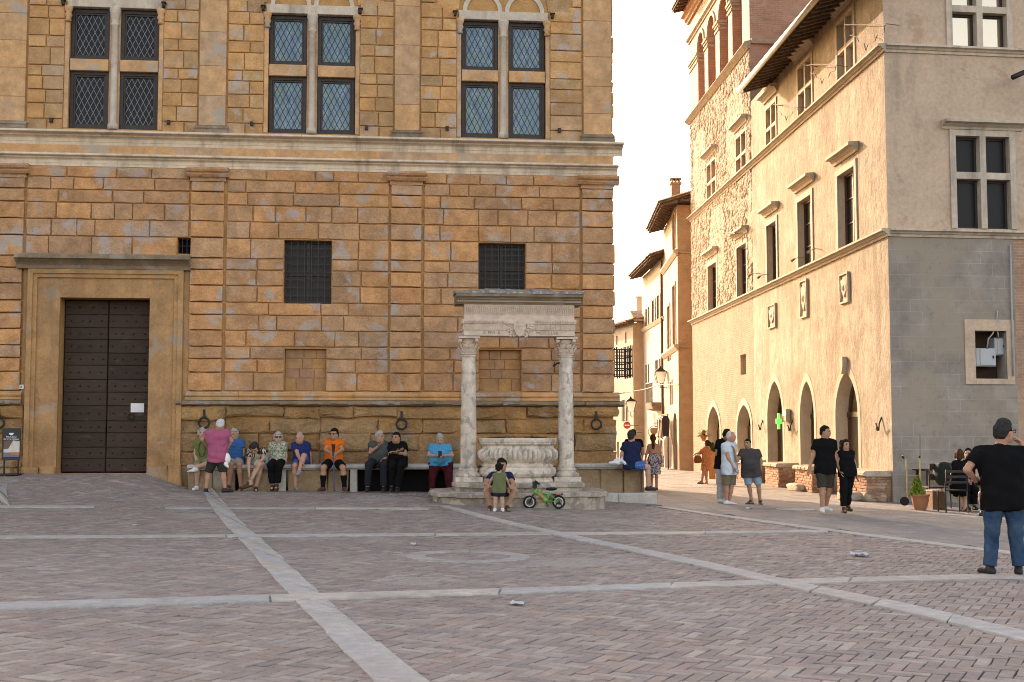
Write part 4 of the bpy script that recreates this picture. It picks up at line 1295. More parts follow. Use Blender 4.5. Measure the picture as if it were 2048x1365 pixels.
# ---- window trim on the sunlit side
def hood(fr, a, b, z, h, pj, parent, mat, cut=0.0):
    m_ = MB(); m_.prism(fr, [(0, z), (.05, z), (.07, z + .25 * h), (.5 * pj, z + .45 * h), (.55 * pj, z + .55 * h), (pj, z + .62 * h), (pj, z + .92 * h), (0, z + h)], a, b)
    return m_.build('window_hood', mat, parent)
def surround(fr, a, b, c, d, w, n, parent, mat):
    m_ = MB()
    m_.box(fr, a - w, a, -.02, n, c, d); m_.box(fr, b, b + w, -.02, n, c, d); m_.box(fr, a - w, b + w, -.02, n + .003, d + .0008, d + w)
    return m_.build('window_surround', mat, parent)
for i, (a, b, c, d) in enumerate(LW):
    surround(FL, a, b, c, d, .17, .035, bishop, M['cream'])
    hood(FL, a - .32, b + .32, d + .34, .27, .27, bishop, M['cream'])
    m_ = MB(); t = .075; k = -.20
    for x0, x1, y0, y1 in ((a, a + t, c, d), (b - t, b, c, d), (a + t, b - t, d - t, d), (a + t, b - t, c, c + t), ((a + b) / 2 - .03, (a + b) / 2 + .03, c + t, d - t)):
        m_.box(FL, x0, x1, k - .05, k + .02, y0, y1)
    for q in (.33, .66): m_.box(FL, a + t, b - t, k - .04, k + .005, c + (d - c) * q - .015, c + (d - c) * q + .015)
    wf = m_.build('casement', M['brownwood'], bishop)
    m_ = MB(); m_.quad(*[FL.p(u, k - .03, z) for u, z in ((a, c), (b, c), (b, d), (a, d))]); m_.build('pane', M['roomglass'], wf)
for i, (a, b, c, d) in enumerate(UW):
    surround(FL, a, b, c, d, .13, .03, bishop, M['cream'])
    hood(FL, a - .3, b + .3, d + .28, .27, .27, bishop, M['cream'])
    m_ = MB(); mid_ = (a + b) / 2; zz = c + (d - c) * .55
    m_.box(FL, mid_ - .06, mid_ + .06, -.15, .02, c, d); m_.box(FL, a, mid_ - .0605, -.15, .015, zz - .06, zz + .06); m_.box(FL, mid_ + .0605, b, -.15, .015, zz - .06, zz + .06)
    m_.build('stone_cross', M['cream'], bishop)
    for x0, x1 in ((a, mid_ - .06), (mid_ + .06, b)):
        for y0, y1 in ((c, zz - .06), (zz + .06, d)):
            m_ = MB(); m_.box(FL, x0 + .004, x1 - .004, -.16, -.13, y0 + .004, y1 - .004); m_.box(FL, x0 + .06, x1 - .06, -.1295, -.12, y0 + .08, y1 - .08)
            m_.build('shutter', M['creampanel'], bishop)
a, b, c, d = slot
m_ = MB(); m_.quad(*[FL.p(u, -.24, z) for u, z in ((a, c), (b, c), (b, d), (a, d))]); m_.build('slot_infill', M['brickX'], bishop)

# ---- string courses
def string(name, z0, z1, pj, fr, a, b, mat):
    h = z1 - z0
    m_ = MB(); m_.prism(fr, [(-.01, z0), (.04, z0), (.05, z0 + .3 * h), (.09, z0 + .36 * h), (.6 * pj, z0 + .55 * h), (pj, z0 + .65 * h), (pj, z0 + .9 * h), (-.01, z0 + h)], a, b)
    return m_.build(name, mat, bishop)
for z0, z1 in ((z_s1b, z_s1t), (z_s2b, z_s2t)):
    for c, d in split(uE - .1, .12, 1.6, 3.0, rn): string('string_course', z0, z1, .2, FL, c, d, M['cream'])
    for c, d in split(.0, uR, 1.6, 3.0, rn): string('string_course', z0, z1, .2, FD, c, d, M['travertine'])

# ---- arched doorways
def arch_band(fr, a, b, z0, zs, zt, w, n, name, mat, pointed=True):
    inner = [(a, z0)] + arch_pts(a, b, zs, zt, pointed) + [(b, z0)]
    outer = [(a - w, z0)] + [(u + (u - (a + b) / 2) * 2 * w / (b - a), z + w * 1.25 * max(0, (z - zs)) / (zt - zs)) for u, z in inner[1:-1]] + [(b + w, z0)]
    m_ = MB()
    for (p, q, r_, s_) in zip(inner[:-1], inner[1:], outer[1:], outer[:-1]):
        m_.poly(fr, [p, q, r_, s_], -.01, n)
    return m_.build(name, mat, bishop)
M['archplaster'] = stony('smooth_arch_plaster', [(.43, .385, .305), (.43, .385, .305)], grain=8, patch=(.41, .36, .28), patch_cov=.58, var=.14, bump=.2)
M['tymp'] = plain('doorway_backing', (.30, .22, .14), .8)
M['shopglass'] = glass_mat('shop_door_glass', [(.16, .13, .09), (.20, .16, .11)], .1, .5)
for i, (a, b, z0, zs, zt) in enumerate(AR):
    arch_band(FL, a, b, z0, zs, zt, .22, .008 if i < 3 else .02, 'arch_surround', M['archplaster'])
    ap = arch_pts(a, b, zs, zt, True)
    k = -.44
    m_ = MB(); pl = [(a, z0)] + ap + [(b, z0)]
    m_.add([FL.p(u, k, z) for u, z in pl], [tuple(range(len(pl)))])
    if i >= 3:
        m_.build('door_panel', M['creampanel'], bishop)
        mid_ = (a + b) / 2
        tp = [(u, z) for u, z in ap if z > zs + .1]
        m_ = MB(); m_.poly(FL, [(u, z - .04) for u, z in tp], k + .004, k + .02); m_.build('fanlight', M['dark'], bishop)
        m_ = MB()
        m_.box(FL, a + .01, a + .10, k + .003, k + .06, z0, zs + .1); m_.box(FL, b - .10, b - .01, k + .003, k + .06, z0, zs + .1); m_.box(FL, a + .105, b - .105, k + .003, k + .06, zs, zs + .1)
        m_.build('door_frame', M['brownwood'], bishop)
    else:
        m_.build('doorway_backing', M['dark'] if i == 1 else M['tymp'], bishop)
        m_ = MB(); t = .13; mid_ = (a + b) / 2
        m_.box(FL, a + .01, a + t, k + .003, k + .10, z0, zs); m_.box(FL, b - t, b - .01, k + .003, k + .10, z0, zs)
        m_.box(FL, a + .01, b - .01, k + .003, k + .12, zs + .0005, zs + .14)
        m_.box(FL, mid_ - .05, mid_ + .05, k + .003, k + .09, z0, zs)
        for (p, q) in zip(ap[1:-2], ap[2:-1]):
            m_.poly(FL, [p, q, (q[0] * .9 + mid_ * .1, q[1] - .12), (p[0] * .9 + mid_ * .1, p[1] - .12)], k + .003, k + .08)
        df = m_.build('door_frame', M['brownwood'], bishop)
        for x0, x1 in ((a + t, mid_ - .05), (mid_ + .05, b - t)):
            m_ = MB(); m_.quad(*[FL.p(u, k + .04, z) for u, z in ((x0, z0 + .25), (x1, z0 + .25), (x1, zs), (x0, zs))]); m_.build('pane', M['shopglass'] if i != 1 else M['roomglass'], df)
            m_ = MB(); m_.box(FL, x0 + .003, x1 - .003, k + .004, k + .07, z0 + .01, z0 + .245); m_.build('kick_panel', M['brownwood'], df)
# keystone shield over the near doorway and carved reliefs above
a, b, z0, zs, zt = AR[0]
m_ = MB(); cu = (a + b) / 2
m_.poly(FL, [(cu - .13, zt + .42), (cu + .13, zt + .42), (cu + .13, zt + .16), (cu, zt - .06), (cu - .13, zt + .16)], -.02, .13); m_.build('keystone_shield', M['cream'], bishop)
for (x0, x1, y0, y1) in ((1538, 1553, 657, 609), (1603, 1617, 636, 560), (1683, 1700, 607, 546)):
    a, b = uL(x0, 600), uL(x1, 600); xm = (x0 + x1) / 2; c, d = zL(xm, y0), zL(xm, y1)
    m_ = MB(); t = .05
    m_.box(FL, a, a + t, 0, .07, c, d); m_.box(FL, b - t, b, 0, .07, c, d); m_.box(FL, a + t, b - t, 0, .07, d - t, d); m_.box(FL, a + t, b - t, 0, .07, c, c + t)
    m_.box(FL, a + t, b - t, 0, .02, c + t, d - t)
    rf = m_.build('carved_relief', M['cream'], bishop)
    m_ = MB(); cu, cz = (a + b) / 2, (c + d) / 2; w, h = (b - a) / 2 - t - .03, (d - c) / 2 - t - .05
    nb = 1 if h < .55 else 2
    for q in range(nb):
        zc = cz + (q - (nb - 1) / 2) * h * 1.0; hh = h / nb
        m_.poly(FL, [(cu - w * .8, zc + hh * .7), (cu, zc + hh * .85), (cu + w * .8, zc + hh * .7), (cu + w * .75, zc - hh * .1), (cu, zc - hh * .8), (cu - w * .75, zc - hh * .1)], .02, .06)
        m_.ball(FL.p(cu, .045, zc), (.05, .05, hh * .3))
    for s_ in (-1, 1): m_.tube([FL.p(cu + s_ * w, .03, cz - h), FL.p(cu + s_ * w * .6, .045, cz), FL.p(cu + s_ * w, .03, cz + h)], .025, 6)
    m_.build('shield', M['cream'], rf)

# ---- eaves, gutter and roof of the main block
e = .95
uGe = FL.u(1482, 186, e)
m_ = MB(); m_.prism(FL, [(-.3, z_eave + .42), (e, z_eave + .04), (e, z_eave + .09), (-.3, z_eave + .50)], uGe, 1.0); m_.build('eave_boarding', M['eavewood'], bishop)
u = uGe + .1
while u < .9:
    m_ = MB(); m_.prism(FL, [(-.05, z_eave + .20), (e - .06, z_eave - .06), (e - .06, z_eave + .03), (-.05, z_eave + .335)], u, u + .10); m_.build('rafter', M['eavewood'], bishop)
    u += .42
m_ = MB(); m_.tube([FL.p(uGe - .05, e + .07, z_eave + .05), FL.p(1.1, e + .07, z_eave + .05)], .085, 10); m_.build('gutter', M['zinc'], bishop, smooth=True)
def tile_roof(parent, fr, u0, u1, n0, z0, n1, z1, step=.24):
    """rows of half round tiles laid down the slope"""
    m_ = MB(); u = u0
    R = random.Random(int(u0 * 100) & 255)
    while u < u1 - .01:
        w = min(step, u1 - u); q = R.uniform(-.012, .012)
        prof = [(0, 0), (.25, .055), (.5, .075), (.75, .055), (1, 0)]
        V = []
        for n_, z_ in ((n0, z0), ((n0 + n1) / 2, (z0 + z1) / 2), (n1, z1)):
            V += [fr.p(u + w * a_, n_, z_ + b_ + q) for a_, b_ in prof]
        Fs = [(r_ * 5 + i, r_ * 5 + i + 1, (r_ + 1) * 5 + i + 1, (r_ + 1) * 5 + i) for r_ in range(2) for i in range(4)]
        Fs.append((0, 1, 2, 3, 4))
        m_.add(V, Fs, 0, R.random()); u += w
    return m_.build('roof', M['tile'], parent)
tile_roof(bishop, FL, uGe, 1.0, e + .06, z_eave + .10, -8, z_eave + 3.0)
m_ = MB(); m_.prism(FD, [(-6, ZTOP + 2.9), (.9, ZTOP + 2.9), (.9, ZTOP + 3.1), (-6, ZTOP + 5)], -.2, uR); m_.build('front_roof', M['tile'], bishop)

# ---- the loggia tower
pj = .28
for c, d in split(uE - .15, uT + .05, 1.2, 2.2, rn):
    m_ = MB(); m_.prism(FL, [(-.02, z_tow1 - .16), (.06, z_tow1 - .16), (.22, z_tow1 - .03), (.26, z_tow1), (.2, z_tow1 + .10), (-.02, z_tow1 + .14)], c, d); m_.build('loggia_string', M['rubble'], bishop)
piers = [(uE, uL(1396, 120)), (uL(1409, 110), uL(1416, 110)), (uL(1431, 90), uL(1439, 90)), (uL(1456.5, 70), uL(1464.7, 70)), (uL(1484, 40), uT)]
ztp = z_tow1 + .12
zsp = zL(1396, 108) ; zat = zL(1404, 62)
zt2 = FL.pix(1344, 25, .85)[1] + .3
mb = MB()
holes = []
for (p, q) in zip(piers[:-1], piers[1:]):
    holes.append((p[1], q[0], ztp, zat, 0.0))
wall_holes(mb, FL, uE, uT, ztp, zt2, holes, 0, 0, 1)
for (a, b, c, d, _) in holes:
    arch_open(mb, FL, a, b, c, zsp, d, .85, 0, 1, 0, False)
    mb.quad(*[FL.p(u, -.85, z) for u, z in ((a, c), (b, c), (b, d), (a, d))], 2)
TS = Frame(FL.p(uT, 0, 0)[:2], FD.U)
mb.quad(TS.p(0, 0, ZTOP - 2), TS.p(9, 0, ZTOP - 2), TS.p(9, 0, zt2), TS.p(0, 0, zt2), 3)
mb.quad(FL.p(uE, 0, z_tow1 - .1), FL.p(uE, 0, zt2), FL.p(uE, -9, zt2), FL.p(uE, -9, z_tow1 - .1), 0)
M['loggiastone'] = stony('loggia_plaster', [(.45, .375, .285), (.45, .375, .285)], grain=10, var=.25, bump=.4)
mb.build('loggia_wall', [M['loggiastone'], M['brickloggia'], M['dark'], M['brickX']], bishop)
for i, (a, b) in enumerate(piers):
    m_ = MB()
    for (z0, h, w) in ((zsp - .34, .10, .05), (zsp - .14, .08, .06), (zsp - .05, .10, .11)):
        m_.box(FL, a - w * .4, b + w * .4, -.3, w, z0, z0 + h)
    m_.build('pier_capital', M['loggiastone'], bishop)
for (a, b, c, d, _) in holes:
    arch_band(FL, a + .02, b - .02, zsp + .06, zsp + .065, d - .02, .14, .06, 'loggia_arch', M['loggiastone'], False)
zc = zat + .30
m_ = MB(); m_.prism(FL, [(-.02, zc), (.06, zc), (.06, zc + .08), (.16, zc + .12), (.16, zc + .2), (-.02, zc + .22)], uE - .12, uT + .06); m_.build('loggia_cornice', M['loggiastone'], bishop)
uTip, zTip = FL.pix(1344, 25, .85)
zc = zTip - .43
m_ = MB(); m_.prism(FL, [(-.02, zc), (.10, zc), (.12, zc + .10), (.20, zc + .14), (.24, zc + .26), (.36, zc + .32), (.38, zc + .45), (-.02, zc + .6)], uE - .2, uT + .1); m_.build('tower_cornice', M['brickloggia'], bishop)
zr = zc + .45
m_ = MB(); m_.prism(FL, [(-.2, zr + .25), (.85, zr - .02), (.85, zr + .05), (-.2, zr + .33)], uTip, uT + .5); m_.build('tower_eave', M['eavewood'], bishop)
u = uTip + .08
while u < uT + .4:
    m_ = MB(); m_.prism(FL, [(.3, zr + .02), (.78, zr - .10), (.78, zr - .015), (.3, zr + .11)], u, u + .11); m_.build('rafter', M['eavewood'], bishop); u += .45
tile_roof(bishop, FL, uTip, uT + .5, .9, zr + .06, -5, zr + 1.8)
m_ = MB(); m_.prism(TS, [(-.02, ztp - .1), (.10, ztp - .1), (.16, ztp + .05), (-.02, ztp + .1)], .02, 8); m_.build('loggia_string', M['cream'], bishop)

# ---- front windows in the shade
def cross_window(fr, q, rows, glass, hood_z=None, mats_=None):
    a, b, c, d, _ = q
    w = .19
    zz = c + (d - c) * .535 if rows == 2 else None
    m_ = MB(); mid_ = (a + b) / 2
    m_.box(fr, a - .02, a + w * .72, -.3, .05, c, d); m_.box(fr, b - w * .72, b + .02, -.3, .05, c, d)
    m_.box(fr, a + w * .72, b - w * .72, -.3, .048, d - w * .8, d); m_.box(fr, mid_ - w * .42, mid_ + w * .42, -.3, .047, c, d - w * .8)
    if zz: m_.box(fr, a + w * .72, mid_ - w * .42, -.3, .045, zz - .085, zz + .085); m_.box(fr, mid_ + w * .42, b - w * .72, -.3, .045, zz - .085, zz + .085)
    wf = m_.build('stone_window', M['travertine'], bishop)
    zr_ = [(c, zz - .085), (zz + .085, d - w * .8)] if zz else [(c, d - w * .8)]
    for x0, x1 in ((a + w * .72, mid_ - w * .42), (mid_ + w * .42, b - w * .72)):
        for y0, y1 in zr_:
            m_ = MB(); t = .06; k = -.16
            m_.box(fr, x0, x0 + t, k - .06, k, y0, y1); m_.box(fr, x1 - t, x1, k - .06, k, y0, y1); m_.box(fr, x0 + t, x1 - t, k - .06, k, y1 - t, y1); m_.box(fr, x0 + t, x1 - t, k - .06, k, y0, y0 + t)
            m_.build('casement', M['sash'], wf)
            m_ = MB(); m_.quad(*[fr.p(u, k - .04, z) for u, z in ((x0, y0), (x1, y0), (x1, y1), (x0, y1))]); m_.build('pane', glass, wf)
m_ = MT('mirror_like_pane', .03, .5); m_.b.inputs['Metallic'].default_value = .75; M['mirrorglass'] = m_.color((.55, .45, .34))
cross_window(FD, FW[0], 2, M['darkglass'])
cross_window(FD, FW[1], 2, M['mirrorglass'])
a, b, c, d, _ = FW[0]
hood(FD, a - .22, b + .22, d + .012, .22, .30, bishop, M['travertine'])
# box opening with the electric cabinets
a, b, c, d, dep = FBX
m_ = MB(); s0 = .27
m_.box(FD, a - s0, a, -.02, .03, c - .14, d + .28); m_.box(FD, b, b + .2, -.02, .03, c - .14, d + .28); m_.box(FD, a, b, -.02, .03, d, d + .28); m_.box(FD, a, b, -.02, .04, c - .14, c)
m_.build('opening_surround', M['frontplaster'], bishop)
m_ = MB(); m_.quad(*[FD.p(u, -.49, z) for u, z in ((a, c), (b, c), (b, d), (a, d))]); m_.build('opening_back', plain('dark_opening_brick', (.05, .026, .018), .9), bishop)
M['cabinet'] = plain('grey_white_cabinet', (.40, .42, .44), .45, .4, 0, .06, 3)
for (x0, x1, y0, y1, n0, lab) in ((1952, 1992, 733, 697, -.12, 'larger white electric cabinet hanging low in the wall opening'), (1990, 2013, 711, 676, -.16, 'smaller white electric cabinet hanging high in the wall opening')):
    ua, za = FD.pix(x0, y0, n0); ub, zb_ = FD.pix(x1, y1, n0)
    t_ = thing('electric_cabinet', FD.p(ua, n0, za), lab, 'electric box', 'electric cabinets in the wall opening')
    m_ = MB(); m_.stone(FD, ua, ub, -.48, n0, za, zb_, .02, .001); m_.build('case', M['cabinet'], t_)
    m_ = MB(); m_.stone(FD, ua + (ub - ua) * .2, ub - .02, n0, n0 + .02, za + .02, zb_ - .02, .01, .001); m_.build('door', M['cabinet'], t_)
    m_ = MB(); m_.box(FD, ub - .11, ub - .07, n0 + .021, n0 + .035, (za + zb_) / 2 - .03, (za + zb_) / 2 + .04); m_.build('lock', M['blackiron'], t_)
M['cable'] = plain('pale_cable', (.38, .37, .36), .5)
ca = thing('power_cable', FD.p(FD.u(1992, 640), 0, FD.z(1992, 640)), 'pale cables looping from the wall down to the electric cabinets', 'cable')
m_ = MB()
for pts in (((1994, 622), (1994, 640), (1993, 655), (1988, 668), (1981, 678), (1980, 697)), ((1995, 640), (1995, 656), (2000, 668), (2003, 676))):
    m_.tube([FD.p(*(lambda q: (q[0], .05 - .17 * (i / (len(pts) - 1)), q[1]))(FD.pix(x, y, .03))) for i, (x, y) in enumerate(pts)], .018, 6)
m_.build('wire', M['cable'], ca, smooth=True)
# thin downpipe and black floodlight
dp = thing('downpipe', FD.p(FD.u(2022, 490), 0, FD.z(2022, 770)), 'thin white downpipe beside the wall opening with the cabinets', 'pipe')
m_ = MB(); m_.tube([FD.p(*(lambda q: (q[0], .06, q[1]))(FD.pix(x, y, .06))) for x, y in ((2021, 490), (2024, 640), (2027, 752))], .022, 8); m_.build('pipe', M['cable'], dp, smooth=True)
u, z = FD.pix(2034, 152, .5)
fl_ = thing('floodlight', FD.p(u, 0, z), 'black tube floodlight on the wall between the two front windows', 'lamp')
m_ = MB(); m_.tube([FD.p(u - .14, .55, z - .06), FD.p(u + .24, .42, z + .12)], .065, 12); m_.build('housing', M['blackiron'], fl_, smooth=True)
m_ = MB(); m_.tube([FD.p(u + .12, .45, z + .05), FD.p(u + .25, .2, z + .10), FD.p(u + .25, 0, z + .10)], .02, 6); m_.build('bracket', M['blackiron'], fl_)

# ---- brick plinths with stone tops, mounting stones and step beside the doorways
M['plinthbrick'] = stony('plinth_brick', [(.36, .19, .125), (.42, .245, .16), (.31, .16, .11), (.45, .28, .19)], grain=25, patch=(.46, .36, .27), patch_cov=.56, patch_scale=4, var=.4, bump=.6)
M['worn'] = stony('worn_step_stone', [(.55, .46, .35), (.50, .41, .31), (.58, .49, .38)], grain=9, patch=(.42, .35, .27), patch_cov=.55, var=.3, bump=1.0, bd=.05)
PL = [(uL(1719, 960) + .06, -.12, 'brick plinth nearest the corner'), (uL(1632, 950), uL(1667, 950), 'brick plinth left of the near doorway'), (uL(1568, 945), uL(1596, 945), 'brick plinth between the two middle doorways'), (uL(1508, 940), uL(1531, 940), 'brick plinth left of the green cross doorway')]
for (a, b, lab) in PL:
    z0 = float(gz(*FL.p((a + b) / 2, .3, 0)[:2])); ht = .62; n1 = .62
    t_ = thing('brick_plinth', FL.p((a + b) / 2, .3, z0), lab + ', with a worn stone slab on top', 'plinth', 'brick plinths along the sunlit wall')
    m_ = MB(); m_.box(FL, a + .02, b - .02, 0, n1 - .02, z0 - .1, z0 + ht); m_.build('core', M['joint'], t_)
    S2 = Frame(FL.p(b, 0, 0)[:2], FD.U)
    rows = 8; rh = ht / rows
    FR_ = [(FL, a, b, n1 - .018), (Frame(FL.p(b, n1, 0)[:2], -FL.N), 0.0, n1, -.018)]
    for (fr_, x0, x1, nb) in FR_:
        for k in range(rows):
            x = x0 - (.12 if k % 2 else 0)
            while x < x1 - .02:
                w = .25
                p, q = max(x, x0), min(x + w, x1)
                if q - p > .03:
                    m_ = MB(); m_.stone(fr_, p + .006, q - .006, nb, nb + .02 + rn.uniform(-.006, .008), z0 + k * rh + .006, z0 + (k + 1) * rh - .006, .006, .004, 0, 0, rn)
                    m_.build('brick', M['plinthbrick'], t_)
                x += w
    m_ = MB(); k = 9; us = np.linspace(a - .05, b + .05, k)
    for i in range(k - 1):
        e_ = rn.uniform(-.02, .02)
        m_.prism(FL, [(0, z0 + ht + .003), (n1 + .04, z0 + ht + .003), (n1 + .09 + e_, z0 + ht + .03), (n1 + .09 + e_, z0 + ht + .09), (n1 + .05, z0 + ht + .13 + e_ * .5), (0, z0 + ht + .15)], us[i], us[i + 1])
    m_.build('top_slab', M['worn'], t_)
def rock(name, parent, c, size, mat, seed, yaw=0.0):
    """rounded worn block"""
    R = np.random.RandomState(seed)
    m_ = MB(); seg, rings = 16, 9; V = []
    for i in range(rings + 1):
        a_ = -pi / 2 + pi * i / rings
        for k in range(seg):
            b_ = 2 * pi * k / seg
            q = lambda t, pw: np.sign(t) * abs(t) ** pw
            x = q(cos(b_), .45) * q(cos(a_), .4); y = q(sin(b_), .45) * q(cos(a_), .4); z = q(sin(a_), .45)
            f = 1 + .10 * sin(3 * b_ + seed) * cos(2 * a_) + .06 * sin(5 * b_ + 2 * seed + 3 * a_) + R.normal(0, .02)
            xx, yy = x * size[0] * f, y * size[1] * f
            V.append((c[0] + xx * cos(yaw) - yy * sin(yaw), c[1] + xx * sin(yaw) + yy * cos(yaw), c[2] + z * size[2] * (1 + R.normal(0, .03))))
    Fs = [(i * seg + k, i * seg + (k + 1) % seg, (i + 1) * seg + (k + 1) % seg, (i + 1) * seg + k) for i in range(rings) for k in range(seg)]
    m_.add(V, Fs)
    return m_.build(name, mat, parent, smooth=True)
for i, (px, py, sx, sy, sz, lab) in enumerate(((1745, 1003, .30, .28, .13, 'rounded pale mounting stone in front of the corner plinth'), (1700, 1001, .45, .25, .12, 'worn step stone before the near doorway'), (1640, 985, .42, .3, .14, 'squared step stone left of the near doorway'), (1600, 982, .55, .28, .12, 'long rough step stone before the second doorway'), (1560, 972, .62, .25, .13, 'long worn step stone before the doorway with the green cross'), (1520, 958, .5, .3, .10, 'low step stone beside the left end of the plinths'))):
    g_ = G(px, py)
    t_ = thing('step_stone', g_, lab, 'stone', 'step stones along the sunlit wall')
    rock('stone_block', t_, (g_[0], g_[1], g_[2] + sz * .85), (sy, sx, sz), M['worn'], 3 + i, .05)
# ================================================================ HOUSES FURTHER DOWN THE STREET
M['ochre'] = stony('ochre_house_plaster', [(.48, .405, .30), (.48, .405, .30)], grain=7, patch=(.52, .39, .26), patch_cov=.55, streak=(.45, .34, .23), var=.18, bump=.35)
M['palehouse'] = stony('pale_house_plaster', [(.54, .48, .39), (.54, .48, .39)], grain=6, patch=(.58, .47, .35), patch_cov=.55, streak=(.5, .4, .3), var=.15, bump=.3)
M['brownbrick'] = brick_mat('brown_house_masonry', 0, (.48, .335, .205), (.44, .30, .18), (.46, .34, .225), grime=.3)
for n_ in M['brownbrick'].node_tree.nodes:
    if n_.type == 'TEX_BRICK':
        n_.inputs['Brick Width'].default_value = .6; n_.inputs['Row Height'].default_value = .28
M['shutter'] = plain('grey_green_shutter', (.22, .22, .18), .7, .2, 0, .15, 6)
M['brownshutter'] = plain('brown_shutter', (.16, .10, .07), .7, .2, 0, .15, 6)

def house(name, label, c, face_dir, front_dir, length, front_w, ztop, mats_, back=7.0):
    """corner house: a sunlit side running away along face_dir and a narrow end facing the square"""
    t_ = thing(name, (c[0], c[1], float(gz(c[0], c[1]))), label, 'building', 'houses along the far street')
    fs = Frame(c, (-np.array(face_dir)).tolist())        # side: u negative going away
    fe = Frame(c, front_dir)
    return t_, fs, fe
zg_ = -.4
# -- nearest: tall ochre house
c1 = np.array([P(1358, 870, 60)[0], 60.0])
h1, s1, e1_ = house('tall_house', 'tall ochre house with deep eaves just beyond the bishop\'s palace', c1, (.033, 1), (1, .10), 7.6, 3, 0, None)
z1 = s1.z(1358, 402)
mb = MB(); hs = []
W1 = [(s1.u(1336.5, 700), s1.u(1341, 700), s1.z(1339, 722), s1.z(1339, 612)), (s1.u(1347, 680), s1.u(1352.5, 680), s1.z(1350, 705), s1.z(1350, 570)), (s1.u(1346.5, 480), s1.u(1352, 480), s1.z(1349, 500), s1.z(1349, 425)), (s1.u(1342, 800), s1.u(1345, 800), s1.z(1343, 810), s1.z(1343, 765))]
A1 = [(s1.u(1347, 900), s1.u(1354, 900), zg_, s1.z(1350, 845), s1.z(1350, 825))]
wall_holes(mb, s1, -7.6, 0, zg_, z1, [w + (.18,) for w in W1] + [(a, b, c, e, 0) for a, b, c, d, e in A1])
for a, b, c, d, e in A1: arch_open(mb, s1, a, b, c, d, e, .3, 0, 0)
mb.quad(e1_.p(0, 0, zg_), e1_.p(4.5, 0, zg_), e1_.p(4.5, 0, z1), e1_.p(0, 0, z1), 1)
mb.quad(s1.p(-7.6, 0, zg_), s1.p(-7.6, 0, z1), s1.p(-7.6, -6, z1), s1.p(-7.6, -6, zg_), 1)
mb.build('wall', [M['ochre'], M['brownbrick']], h1)
for (a, b, c, d) in W1:
    m_ = MB(); m_.quad(*[s1.p(u, -.17, z) for u, z in ((a, c), (b, c), (b, d), (a, d))]); m_.build('window', M['roomglass'], h1)
    surround(s1, a, b, c, d, .12, .05, h1, M['ochre'])
a, b, c, d, e = A1[0]
m_ = MB(); pl = [(a, c)] + arch_pts(a, b, d, e, True) + [(b, c)]; m_.add([s1.p(u, -.29, z) for u, z in pl], [tuple(range(len(pl)))]); m_.build('door', M['brownwood'], h1)
for zz, xx in ((691, 1358), (498, 1358)):
    z = s1.z(xx, zz)
    m_ = MB(); m_.prism(s1, [(-.02, z - .2), (.05, z - .18), (.20, z - .03), (.2, z + .06), (-.02, z + .10)], -7.6, .15); m_.build('string_course', M['ochre'], h1)
    m_ = MB(); m_.prism(e1_, [(-.02, z - .1), (.05, z - .08), (.05, z + .02), (-.02, z + .05)], 0, 4.5); m_.build('string_course', M['brownbrick'], h1)
def eaves(parent, fs, u0, u1, z, pj, thick=.12, rise=2.2, deep=6.0):
    m_ = MB(); m_.prism(fs, [(-.1, z + .24), (pj, z - .05), (pj, z + .02), (-.1, z + .33)], u0, u1); m_.build('eave_boarding', M['eavewood'], parent)
    u = u0 + .1
    while u < u1 - .1:
        m_ = MB(); m_.prism(fs, [(-.02, z + .02), (pj - .08, z - .17), (pj - .08, z - .06), (-.02, z + .21)], u, u + .11); m_.build('rafter', M['eavewood'], parent); u += .5
    tile_roof(parent, fs, u0, u1, pj + .08, z + .03, -deep, z + rise, .26)
eaves(h1, s1, -7.7, .6, z1, .85)
m_ = MB(); m_.prism(e1_, [(-1, z1 + .12), (.75, z1 + .06), (.75, z1 + .12), (-1, z1 + .2)], .02, 4.6); m_.build('end_eave', M['eavewood'], h1)
cc = P(1351, 380, 63.5)
m_ = MB(); fw = Frame(cc[:2], (1, 0)); m_.box(fw, -.22, .22, -.25, .25, z1 + .3, cc[2] + .25); m_.box(fw, -.28, .28, -.3, .3, cc[2] + .2501, cc[2] + .33); ch = m_.build('chimney', M['ledge'], h1)
m_ = MB()
for k in (-.18, .0, .18): m_.box(fw, k - .04, k + .04, -.25, .25, cc[2] + .3302, cc[2] + .50)
m_.box(fw, -.28, .28, -.3, .3, cc[2] + .5002, cc[2] + .56); m_.build('chimney_cap', M['ledge'], ch)

# -- middle house
c2 = np.array([P(1330, 870, 67.6)[0] + .05, 67.6])
h2, s2, e2_ = house('pale_house', 'pale house with shutters and a curved eave in the middle of the street', c2, (-.03, 1), (1, .1), 8.4, 3, 0, None)
z2 = s2.z(1330, 512)
W2 = [(s2.u(1306, 630), s2.u(1310, 630), s2.z(1308, 648), s2.z(1308, 600)), (s2.u(1316, 630), s2.u(1320, 630), s2.z(1318, 640), s2.z(1318, 590)), (s2.u(1293, 640), s2.u(1296.5, 640), s2.z(1295, 652), s2.z(1295, 617)), (s2.u(1293, 750), s2.u(1296, 750), s2.z(1294, 775), s2.z(1294, 730)), (s2.u(1313, 750), s2.u(1318, 750), s2.z(1315, 760), s2.z(1315, 720))]
mb = MB(); wall_holes(mb, s2, -9.2, 0, zg_, z2, [w + (.15,) for w in W2])
mb.quad(e2_.p(0, 0, zg_), e2_.p(4, 0, zg_), e2_.p(4, 0, z2), e2_.p(0, 0, z2), 0)
mb.quad(s2.p(-9.2, 0, zg_), s2.p(-9.2, 0, z2), s2.p(-9.2, -6, z2), s2.p(-9.2, -6, zg_), 0)
mb.build('wall', [M['palehouse']], h2)
